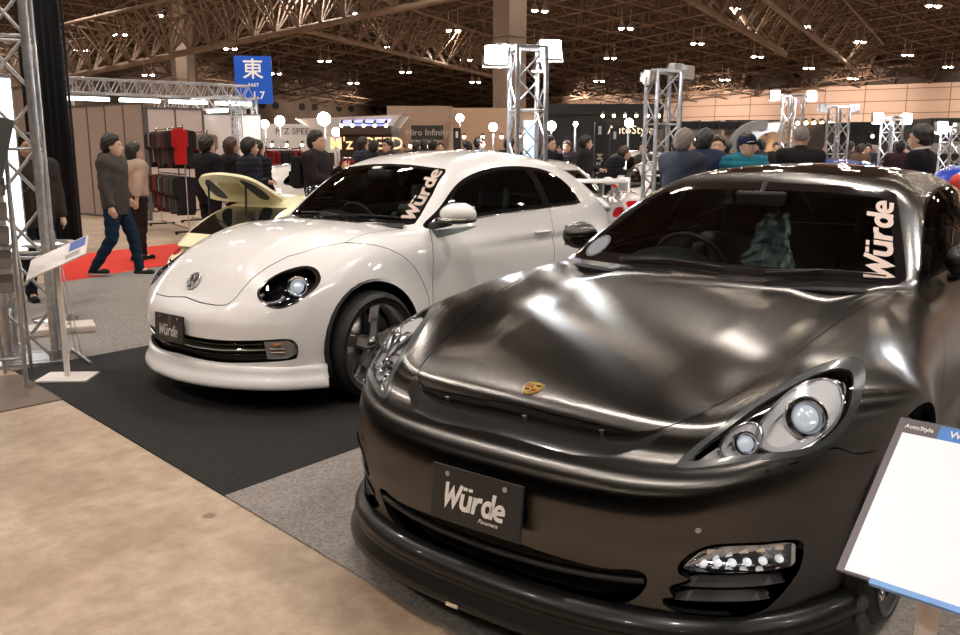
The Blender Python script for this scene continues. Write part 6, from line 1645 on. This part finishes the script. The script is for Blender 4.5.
plain_car('white car with a large rear wing and red tail lamp just behind the coupe', place_rear(tp_, (-.80, 4.74), rz, .92), rz, M_offwhite, (.92, .92, .98), 'sedan', spoiler=True, glassm=M_glass, name='winged_car')
rz = math.radians(175); tp_ = at(634, 200, 11.6)
plain_car('pale saloon with a green tinted rear window seen behind the unlit tower', place_rear(tp_, (.78, 4.80), rz, .93), rz, M_offwhite, (.93, .93, .95), 'sedan', glassm=M_glass, name='saloon_car')
plain_car('white hatchback parked by the black lettered columns', (3.45, 21.6, 0), math.radians(180), M_offwhite, (1, 1, 1), 'coupe', glassm=M_glass, name='hatchback')
plain_car('distant white car seen over the rear of the coupe roof', (2.15, 25.6, 0), math.radians(180), M_offwhite, (1, 1, .95), 'sedan', name='saloon_car')
plain_car('bright blue car whose roof shows over the dark sedan roof', (5.3, 16.3, 0), math.radians(180), M_blue_paint, (.95, .95, .97), 'sedan', name='blue_car')
plain_car('silver white car far behind the floodlight tower', (.5, 25.4, 0), math.radians(180), M_offwhite, (1, 1, 1.02), 'sedan', name='saloon_car')

def booth(u0, u1, vt, Y, dep, m, label, vb=None, header=None, skew=0., name='booth', open_front=False, hm=None):
    a = at(u0, 150, Y); c = at(u1, 150, Y+skew); zt = at((u0+u1)/2, vt, Y+skew/2)[2]; d = (c-a)[:2]; L = np.linalg.norm(d)
    t = thing(name, label, 'booth', (a[0], a[1], 0), math.atan2(d[1], d[0]))
    b = MB()
    if open_front: b.box((L/2, dep, zt/2), (L, .12, zt)); b.box((.06, dep/2, zt/2), (.12, dep, zt)); b.box((L-.06, dep/2, zt/2), (.12, dep, zt))
    else: b.box((L/2, dep/2, zt/2), (L, dep, zt))
    b.build('wall', m, t)
    b = MB(); hh = .34 if header is None else header; b.box((L/2, .0, zt-hh/2), (L, .14, hh)); b.build('fascia', hm or m, t)
    return t, L, zt
M_bk = mat('matt_black_panel', (.012, .012, .014), .6); M_dg = mat('charcoal_panel', (.035, .033, .034), .6); M_warm = mat('warm_wall', (.55, .38, .26), .6); M_cream = mat('cream_wall', (.60, .52, .46), .6); M_whitep = mat('white_panel', (.72, .68, .66), .5)
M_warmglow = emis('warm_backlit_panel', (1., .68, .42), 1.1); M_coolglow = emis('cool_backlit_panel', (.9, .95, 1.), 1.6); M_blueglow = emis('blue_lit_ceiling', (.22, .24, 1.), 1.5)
R90 = Euler((math.pi/2, 0, 0)).to_matrix().to_4x4()
def sign(t, txt, size, x, z, m, y=-.09, **k): return text_mesh(txt, size, t, m, Matrix.Translation((x, y, z)) @ R90, **k)
def spots(t, xs, z, y=-.5, m=None, r=.05):
    m = m or emis('warm_spot_glow', (1., .72, .42), 30.)
    for x in xs:
        b = MB(); b.tube((x, y+.25, z+.1), (x, y, z), .012, n=5); b.tube((x, y+.05, z+.06), (x, y-.03, z-.03), r*.9, r*1.2, n=8); o = b.build('spot_lamp', M_black, t)
        b = MB(); b.ell((x, y-.03, z-.05), (r, r, r), 0, 8, 6); b.build('bulb', m, o)
# far row behind everything: continuous dark hall booths
t, L, zt = booth(262, 345, 124, 30, 3, M_whitep, 'white shelving booth with small lit sign behind the low racks', header=.5, open_front=True)
sign(t, "M'Z SPEED", .30, L*.42, zt-.25, mat('dark_letter', (.05, .04, .04), .5)); spots(t, np.linspace(.4, L-.4, 5), zt-.65, -.2)
for k in range(5):
    b = MB(); b.box((L*(k+.5)/5, 1.2, .7), (.5, .4, 1.4), 0, None, .02); 
    b.build('shelf', [M_whitep, M_dg][k % 2], t)
t, L, zt = booth(340, 392, 126, 21, 2.0, mat('dark_brown_panel', (.030, .017, .012), .5), "dark brown booth wall with gold letters M'z SPEED", header=.2)
sign(t, "M'z SPEED", .40, L*.52, zt-.42, emis('gold_letter', (1., .55, .12), .8), bold=.01); spots(t, np.linspace(.1, L-.1, 5), zt+.05, -.3, r=.035)
def lit_canopy():
    c = at(352, 116, 24); t = thing('booth_canopy', 'slanting booth canopy lit blue violet with dark slats above the gold lettered wall', 'canopy', (c[0], c[1], c[2]-.42), -.1)
    b = MB(); b.add([(-1.6, 0, .35), (1.35, 0, .45), (.85, 0, -.20), (-.9, 0, -.1), (-1.6, 1.2, .35), (1.35, 1.2, .45), (.85, 1.2, -.20), (-.9, 1.2, -.1)], [(0, 1, 5, 4), (3, 7, 6, 2), (4, 5, 6, 7), (0, 4, 7, 3), (1, 2, 6, 5)]); b.add([(-1.6, 0, .35), (1.35, 0, .45), (.85, 0, -.20), (-.9, 0, -.1)], [(0, 3, 2, 1)]); b.build('shell', M_cream, t)
    b = MB(); b.add([(-.35, -.02, .30), (1.1, -.02, .34), (.75, -.02, -.12), (.05, -.02, -.10)], [(0, 3, 2, 1)]); b.build('lit_panel', M_blueglow, t)
    for k in range(3): b = MB(); b.box((.45-.06*k, -.05, .22-.11*k), (.9-.1*k, .03, .03), 0, (0, .02, 0)); b.build('slat', M_bk, t)
    b = MB(); b.box((-1.2, .6, -1.4), (.12, .12, 3.3)); b.box((.8, .6, -1.5), (.12, .12, 3.1)); b.build('post', M_whitep, t)
lit_canopy()
t, L, zt = booth(388, 452, 106, 34, 3, mat('tan_booth_wall', (.42, .30, .23), .6), 'tall tan booth with dark header and a row of warm lamps above the coupe roof', header=.6, open_front=True)
b = MB(); b.box((L*.62, -.10, zt-1.0), (L*.5, .06, .55)); b.build('name_board', M_dg, t); sign(t, 'Hiro Infinity', .34, L*.62, zt-1.0, mat('pale_letter', (.6, .55, .5), .5), y=-.15)
spots(t, np.linspace(.3, L-.4, 7), zt-1.45, -.2, r=.07)
t, L, zt = booth(452, 548, 108, 36, 3, M_warm, 'long beige booth behind the lit floodlight tower', header=.8, open_front=True); spots(t, np.linspace(.5, L-.4, 5), zt-1.1, -.2, r=.07)
b = MB(); b.box((L*.84, -.1, zt-1.3), (.75, .05, 1.6)); b.build('screen', emis('blue_screen', (.25, .65, 1.), 1.8), t)
t, L, zt = booth(546, 662, 104, 26, 4, M_bk, 'large black booth wall between the two lattice towers', header=.3)
sign(t, 'AutoStyle', .34, L*.72, zt-.75, emis('warm_letter', (1., .7, .45), .9)); spots(t, np.linspace(1.6, L-.2, 6), zt-.30, -.3, r=.045)
b = MB(); b.box((L*.62, -.06, zt-1.45), (L*.5, .04, .02)); b.box((L*.62, -.06, zt-1.9), (L*.5, .04, .02)); b.build('rail', M_dg, t)
def banner_column(u, vt, Y, label, txt="M'z SPEED"):
    c = at(u, 150, Y); zt = at(u, vt, Y)[2]; t = thing('banner_column', label, 'banner', (c[0], c[1], 0), 0)
    b = MB(); b.box((0, 0, zt/2), (.19, .10, zt)); b.build('panel', M_bk, t)
    M4 = Matrix.Translation((0, -.056, zt*.52)) @ R90 @ Matrix.Rotation(-math.pi/2, 4, 'Z')
    text_mesh(txt, .17, t, mat('pale_letter', (.6, .55, .5), .5), M4, bold=.01); b = MB(); b.box((0, -.053, zt-.16), (.06, .01, .16)); b.build('emblem', mat('pale_letter'), t)
    b = MB(); b.box((0, 0, .02), (.4, .4, .04)); b.build('foot', M_bk, t)
banner_column(599, 122, 17.4, 'black upright banner lettered in white, nearest the olive coat')
banner_column(614, 128, 19.6, 'second black upright banner, right of and behind the first')
banner_column(457, 128, 22, 'black upright banner left of the lit floodlight tower')
def arch():
    c = at(754, 150, 20); t = thing('arch_gate', 'grey curved arch gate with a dark slatted roof behind the peaked cap', 'arch', (c[0], c[1], 0), .10)
    A = np.radians(np.linspace(78, 262, 22)); ro, ri, zc = .74, .52, 1.40
    P = [(ro*math.cos(a), zc+ro*math.sin(a)) for a in A]+[(ri*math.cos(a), zc+ri*math.sin(a)) for a in A[::-1]]
    for k, (y, xo) in enumerate(((0, 0), (1.6, 1.0))):
        b = MB(); b.poly(P, -.35, .0, 0, ((xo, y, 0), (1, 0, 0), (0, 0, 1), (0, 1, 0))); b.box((xo-.1, y-.17, .36), (.5, .36, .72)); b.build('arch_ring', mat('grey_arch_panel', (.30, .30, .30), .45), t)
    b = MB(); b.box((-1.05, .3, zc+ro-.10), (1.9, .9, .16), 0, None, .03); b.box((-1.9, .3, 1.0), (.12, .5, 2.0)); b.build('canopy', M_bk, t)
    for k in range(4): b = MB(); b.box((-1.8+k*.45, .3, zc+ro-.10), (.03, .94, .20)); b.build('canopy_rib', M_dg, t)
arch()
t, L, zt = booth(672, 720, 128, 24, 3, mat('brown_grey_wall', (.12, .09, .075), .6), 'brown grey booth wall under the arch canopy', header=.3); spots(t, np.linspace(.3, L-.2, 4), zt-.25, -.3, r=.04)
t, L, zt = booth(724, 780, 120, 30, 4, M_warm, 'warm lit booth seen through the grey arch', header=.5, open_front=True, hm=M_dg); spots(t, np.linspace(.3, L-.3, 4), zt-.8, -.3, r=.06); 
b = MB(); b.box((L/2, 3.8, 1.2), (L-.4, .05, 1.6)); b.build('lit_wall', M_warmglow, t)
t, L, zt = booth(786, 830, 120, 28, 3, M_warm, 'glowing cream booth behind the cropped grey hair man', header=.3, open_front=True); spots(t, np.linspace(.2, L-.2, 5), zt-.05, -.3, r=.06)
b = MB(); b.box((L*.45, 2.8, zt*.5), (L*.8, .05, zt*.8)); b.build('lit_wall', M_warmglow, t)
t, L, zt = booth(838, 944, 122, 25, 3, M_bk, 'long black booth with small signs behind the glowing towers', header=.3)
b = MB(); b.ell((L*.31, -.10, zt-.78), (.28, .03, .15), 0, 20, 8); b.build('oval_sign', mat('oval_sign_white', (.6, .55, .52), .5), t); sign(t, 'apr', .14, L*.31, zt-.78, mat('red_letter', (.4, .03, .03), .5), y=-.14)
b = MB(); b.box((L*.50, -.09, zt-.78), (.42, .03, .14)); b.build('sign_plate', M_whitep, t); sign(t, 'DIXCEL', .13, L*.50, zt-.78, M_bk, y=-.115, bold=.01)
b = MB(); b.box((L*.50, -.09, zt-1.02), (.42, .03, .20)); b.build('yellow_sign', mat('yellow_panel', (.75, .50, .02), .5), t)
b = MB(); b.tube((L*.68, -.06, zt-.72), (L*.68, -.12, zt-.72), .13, n=16); b.build('round_sign', M_whitep, t)
spots(t, np.linspace(.8, L-1, 4), zt-.35, -.3, r=.04)
t, L, zt = booth(930, 1010, 118, 22, 3, M_dg, 'grey booth with a metal name plate at the right edge', header=.3)
b = MB(); b.box((.55, -.10, zt-.74), (1.35, .05, .26)); b.build('name_plate', mat('brass_grey', (.30, .26, .23), .4, .3), t); sign(t, 'KILLINERS', .19, .55, zt-.74, mat('pale_letter'), y=-.135, bold=.012)
# free standing show lights far away
def lamp_stand(u, v, Y, label, r=.11, power=.35, group=None, strength=60.):
    c = at(u, 150, Y); z = at(u, v, Y)[2]; t = thing('lamp_stand', label, 'floodlight stand', (c[0], c[1], 0), 0, group)
    b = MB(); b.tube((0, .05, 0), (0, .05, z), .025, n=8); b.box((0, .05, .02), (.5, .5, .04)); b.build('pole', M_alu, t)
    b = MB(); b.lathe([(.0, .12), (r*.8, .10), (r*1.1, -.01), (r, 0)], 16, 0, 1, (0, 0, z)); h = b.build('reflector', M_fl_body, t)
    b = MB(); b.ell((0, -.02, z), (r, .03, r), 0, 14, 8); b.build('lamp_face', emis('show_light_glow', (.95, .97, 1.), strength), h)
    l = bpy.data.lights.new('show', 'SPOT'); l.energy = FLOOD_W*power; l.spot_size = 2.4; l.shadow_soft_size = r; q = bpy.data.objects.new('show', l); COL.objects.link(q); q.location = (c[0], c[1]-.08, z); q.rotation_euler = (math.radians(80), 0, math.pi)
    q.rotation_euler = (math.radians(62), 0, 0)
    return t
lamp_stand(325, 119, 22, 'bright show light on a pole behind the backpack man, the brightest of the left ones', .16)
lamp_stand(337, 132, 22.5, 'smaller show light below and right of the brightest left one', .11)
lamp_stand(281, 121, 24, 'show light left of the brightest one over the low racks', .13)
lamp_stand(266, 124, 25, 'leftmost show light over the low racks', .11)
lamp_stand(460, 118, 24, 'show light on a pole above the coupe roof front', .10)
lamp_stand(493, 127, 19.8, 'show light on a pole just left of the lit tower', .09)
lamp_stand(551, 126, 19.8, 'show light on a pole just right of the lit tower', .10)
lamp_stand(575, 124, 19.9, 'dim tilted show light in front of the black booth', .05, .1)
lamp_stand(628, 123, 23, 'show light left of the unlit tower before the black booth', .11)
lamp_stand(912, 147, 21, 'tiny show light below the glowing pair on the right', .04, .05)
# motorbike-like colourful display at the right edge
def cargo():
    c = at(955, 165, 12.9); t = thing('display_kart', 'blue and red bodied machine at the right edge behind the sedan', 'vehicle', (c[0], c[1], 0), .3)
    b = MB(); b.ell((0, 0, .85), (.42, .30, .42), 0, 20, 12); b.build('fairing', mat('kart_blue', (.02, .06, .5), .3, coat=1.), t)
    b = MB(); b.ell((-.12, -.22, 1.02), (.16, .10, .14), 0, 14, 8); b.build('nose_panel', mat('kart_red', (.6, .03, .02), .3, coat=1.), t)
    for x in (-.3, .35): b = MB(); b.lathe([(.12, -.05), (.28, -.05), (.30, 0), (.28, .05), (.12, .05)], 24, 0, 0, (x*0, x, .30)); b.build('wheel', M_tire, t)
    b = MB(); b.path([(-.25, -.05, 1.2), (-.1, -.1, 1.32), (.12, -.1, 1.32), (.28, -.05, 1.2)], .015, 6); b.build('handlebar', M_chrome, t)
cargo()
# large tilted sheet on a stand in the right foreground
def big_sign():
    tl, bl = at(901, 417, 1.62), at(836, 569, 1.44); uy = tl-bl; h = np.linalg.norm(uy); uy /= h
    best = None
    for Yr in np.linspace(.9, 2.4, 300):                    # the corner angle of the sheet is square
        u_ = at(1080, 452, Yr)-tl; u_ /= np.linalg.norm(u_); k_ = abs(u_.dot(uy))
        if best is None or k_ < best[0]: best = (k_, u_)
    ux = best[1]; ux = ux-uy*ux.dot(uy); ux /= np.linalg.norm(ux); w = .42; print('sign', best[0], ux, uy, h)
    uz = np.cross(ux, uy)
    t = thing('sign_stand', 'large tilted white information board with a blue strip in the right foreground', 'sign stand', (.0, 0, 0), 0)
    cen = tl+ux*w/2-uy*h/2; t.location = (cen[0], cen[1], .008)
    fr = (cen-np.array([cen[0], cen[1], .008]), ux, uy, uz)
    def quad(name, x0, y0, x1, y1, z0, z1, m, par): b = MB(); b.poly([(x0, y0), (x1, y0), (x1, y1), (x0, y1)], z0, z1, 0, fr); return b.build(name, m, par)
    bd = quad('board', -w/2, -h/2, w/2, h/2, -.008, 0, mat('dark_grey_frame', (.10, .085, .10), .35), t)
    quad('sheet', -w/2+.014, -h/2+.004, w/2-.004, h/2-.034, .0, .0015, mat('white_sheet', (.88, .92, 1.), .30), bd)
    quad('blue_strip', -w/2+.075, h/2-.034, w/2-.004, h/2-.004, .0, .0015, mat('strip_blue', (.06, .22, .62), .35), bd)
    quad('lower_strip', -w/2+.06, -h/2-.006, w/2-.004, -h/2+.004, -.009, .0022, mat('strip_pale_blue', (.18, .38, .80), .35), bd)
    R = Matrix(((ux[0], uy[0], uz[0], 0), (ux[1], uy[1], uz[1], 0), (ux[2], uy[2], uz[2], 0), (0, 0, 0, 1)))
    o0 = Matrix.Translation(Vector(fr[0]))
    text_mesh('WURDE PANAMERA', .020, bd, M_white_mark, o0 @ R @ Matrix.Translation((-w/2+.185, h/2-.019, .002)), bold=.02)
    text_mesh('AutoStyle', .013, bd, M_white_mark, o0 @ R @ Matrix.Translation((-w/2+.040, h/2-.018, .0008)), bold=.01)
    b = MB(); px_ = at(928, 612, cen[1]+.05)[0]-cen[0]; zt_ = cen[2]-.10; b.box((px_, .05, zt_/2), (.034, .016, zt_)); print('pole', px_, zt_, cen); b.build('pole', mat('white_steel'), t)
    b = MB(); b.box((px_, .05, .006), (.36, .26, .012), 0, None, .003); b.build('base', mat('white_steel'), t)
    return t
big_sign()
import time as _t
_T0 = _t.time()
import sys as _s
for _f in (build_sedan, build_coupe): _f(); print(_f.__name__, _t.time()-_T0)
PI = math.pi
def pp(u, Y): return at(u, 150, Y)
def crowd():
    c = gnd(118, 276)
    def phone(t):
        b = MB(); b.box((.262, -.10, .80), (.012, .06, .11), 0, None, .004); b.build('phone', mat('phone_silver', (.5, .5, .52), .3, .5), t)
    person('man in grey hooded coat and blue jeans striding along the red carpet', (c[0]+.04, c[1]), face_dir(1., -.05), 1.64, 'coat', (.070, .058, .055), (.010, .024, .048), (.03, .03, .03), ('pocket', 'down'), .34, hood=1, fine=True, head_turn=.25, collar=(.5, .5, .5))
    c = gnd(146, 262)
    person('person in a beige varsity blouson and dark trousers seen from behind on the red carpet', (c[0]-.10, c[1]+.1), face_dir(.75, .9), 1.56, 'blouson', (.50, .37, .29), (.022, .018, .018), (.02, .02, .02), ('down', 'back'), .16, hair='long', fine=False, collar=(.03, .03, .03))
    c = at(27, 200, 8.6)
    person('person in a grey jacket half hidden between lattice post and black curtain', (c[0]+.06, c[1]), face_dir(.5, -.6), 1.62, 'coat', (.045, .036, .033), (.015, .02, .035), (.02, .02, .02), ('down', 'down'), .0, bag='shoulder', fine=False)
    A = [
     (207, 12.2, (.6, .9), 1.65, 'coat', (.014, .014, .016), 'short', None, 'person in a long black coat nearest the clothes rack, facing away', {}),
     (231, 12.9, (.7, .6), 1.64, 'coat', (.016, .015, .017), 'long', M_brownhair, 'person with long brown hair in a dark coat among the four onlookers', {}),
     (249, 11.7, (.75, .55), 1.62, 'puffer', (.020, .022, .034), 'short', None, 'person in a quilted navy puffer jacket behind the yellow car', {}),
     (257, 13.0, (.6, .8), 1.60, 'puffer', (.014, .014, .018), 'short', None, 'person in black standing right behind the navy puffer jacket', {}),
     (316, 11.4, (.95, -.3), 1.70, 'coat', (.022, .016, .018), 'short', None, 'man in dark coat with black backpack beside the red and white car', dict(bag='backpack', arms=('phone', 'fwd'))),
     (363, 17.2, (.8, .5), 1.70, 'puffer', (.03, .035, .06), 'short', None, 'person with dark hair and a navy top above the coupe windscreen', {}),
     (374, 16.8, (.5, .8), 1.64, 'coat', (.02, .02, .02), 'short', None, 'person in black right of the navy top above the coupe windscreen', {}),
     (388, 16.5, (-.7, -.7), 1.67, 'coat', (.05, .04, .035), 'short', None, 'man with glasses looking left above the coupe roof', dict(glasses=True)),
     (402, 24, (-.2, -1), 1.66, 'puffer', (.15, .12, .10), 'short', M_brownhair, 'small distant person in tan just above the coupe roof front', {}),
     (416, 21, (.2, 1), 1.68, 'puffer', (.02, .02, .02), 'short', None, 'distant person in black, first of the row above the coupe roof', {}),
     (424, 22, (.2, 1), 1.72, 'puffer', (.03, .02, .03), 'short', None, 'distant person in plum, second of the row above the coupe roof', {}),
     (433, 20, (.5, 1), 1.68, 'puffer', (.02, .022, .03), 'short', None, 'distant person in dark blue, third of the row above the coupe roof', {}),
     (441, 26, (-.2, -1), 1.68, 'coat', (.12, .10, .10), 'short', M_brownhair, 'distant person in grey, last of the row above the coupe roof', {}),
     (467, 19, (-.9, .2), 1.64, 'puffer', (.03, .04, .07), 'short', None, 'person with bowed head in navy left of the lit floodlight tower', {}),
     (479, 20, (.9, .2), 1.74, 'coat', (.025, .03, .045), 'short', None, 'taller person in dark blue left of the lit floodlight tower', {}),
     (509, 17, (.5, .9), 1.70, 'coat', (.016, .015, .016), 'short', None, 'person in black just left of the lit tower above the coupe roof', {}),
     (549, 15.5, (.8, -.6), 1.70, 'coat', (.016, .018, .028), 'short', None, 'man with a hand at his chin right of the lit floodlight tower', dict(arms=('chin', 'fwd'))),
     (567, 19.8, (-.3, -1), 1.66, 'puffer', (.05, .04, .05), 'short', M_brownhair, 'small distant person behind the white car with the raised boot', {}),
     (585, 16.2, (1, .1), 1.72, 'coat', (.022, .020, .018), 'short', None, 'man in a dark olive coat standing by the black lettered banner column', {}),
     (606, 16.9, (.95, .1), 1.66, 'puffer', (.016, .016, .020), 'short', M_brownhair, 'person in black bending forward over the white car with the wing', dict(lean=.62, arms=('fwd', 'fwd'))),
     (645, 17, (-.8, -.4), 1.62, 'puffer', (.06, .05, .05), 'short', M_brownhair, 'person with light brown hair left of the unlit tower', {}),
     (683, 9.4, (.75, .8), 1.68, 'coat', (.028, .032, .045), 'short', M_greyhair, 'person in a grey knitted hat and steel blue jacket behind the sedan roof', dict(cap=None)),
     (704, 10.3, (.6, .9), 1.70, 'blouson', (.016, .022, .045), 'short', None, 'person with thick black hair and navy jacket behind the sedan roof', {}),
     (718, 11.1, (-.4, -1), 1.64, 'puffer', (.10, .05, .03), 'short', M_brownhair, 'young person in brown looking towards the camera past the navy jacket', {}),
     (744, 9.6, (.25, -1), 1.66, 'puffer', (.02, .17, .23), 'short', None, 'person in a navy peaked cap with beige hood and turquoise jacket', dict(cap=(.015, .018, .05), hood=1, collar=(.45, .36, .28), lean=.08)),
     (800, 9.8, (.15, 1), 1.74, 'suit', (.014, .013, .014), 'stubble', None, 'man with cropped grey hair in a black suit, back turned, behind the sedan roof', dict(cap=None)),
     (921, 9.3, (-.75, .75), 1.72, 'suit', (.012, .011, .016), 'short', None, 'man in a dark suit with a white collar beside the right tower', dict(collar=(.75, .72, .70))),
    ]
    for (u, Y, f, H, top, tc, hr, hm, lab, kw) in A:
        c = at(u, 150, Y); kw = dict(kw); ar = kw.pop('arms', ('fwd', 'down')); lo = .55 if Y > 10.5 else .3
        person(lab, (c[0], c[1]), face_dir(*f), H, top, tc, (.02, .02, .025), arms=ar, hair=hr, hairm=hm, fine=False, **kw)
    far = [(828, 23, 1.64, (.03, .03, .03)), (850, 22, 1.66, (.05, .03, .03)), (861, 21, 1.60, (.12, .07, .05)), (868, 23, 1.62, (.03, .03, .04)), (776, 24, 1.66, (.02, .02, .02)), (786, 22, 1.62, (.04, .03, .03)), (900, 16.6, 1.64, (.05, .02, .03)), (909, 19, 1.58, (.15, .05, .05)),
           (697, 19, 1.66, (.03, .03, .03)), (727, 18, 1.62, (.04, .03, .02)), (760, 19, 1.68, (.02, .02, .025)), (676, 17, 1.66, (.03, .02, .02))]
    L = ['left of the unlit square floodlights', 'just right of the unlit square floodlights', 'in tan further right of the unlit square floodlights', 'beside the black booth right of the unlit floodlights', 'right behind the turquoise jacket', 'left of the man in the black suit',
         'in plum right of the glowing tower', 'in rose leaning by the man in the dark suit', 'beyond the navy jacket', 'under the grey arch', 'behind the peaked cap', 'left of the steel blue jacket']
    for (u, Y, H, c_), l in zip(far, L):
        c = at(u, 150, Y); rr = random.Random(u)
        person('distant dark haired visitor '+l, (c[0], c[1]), rr.uniform(-3, 3), H, 'coat', c_, hair='short', arms=('fwd', 'down'))
crowd()
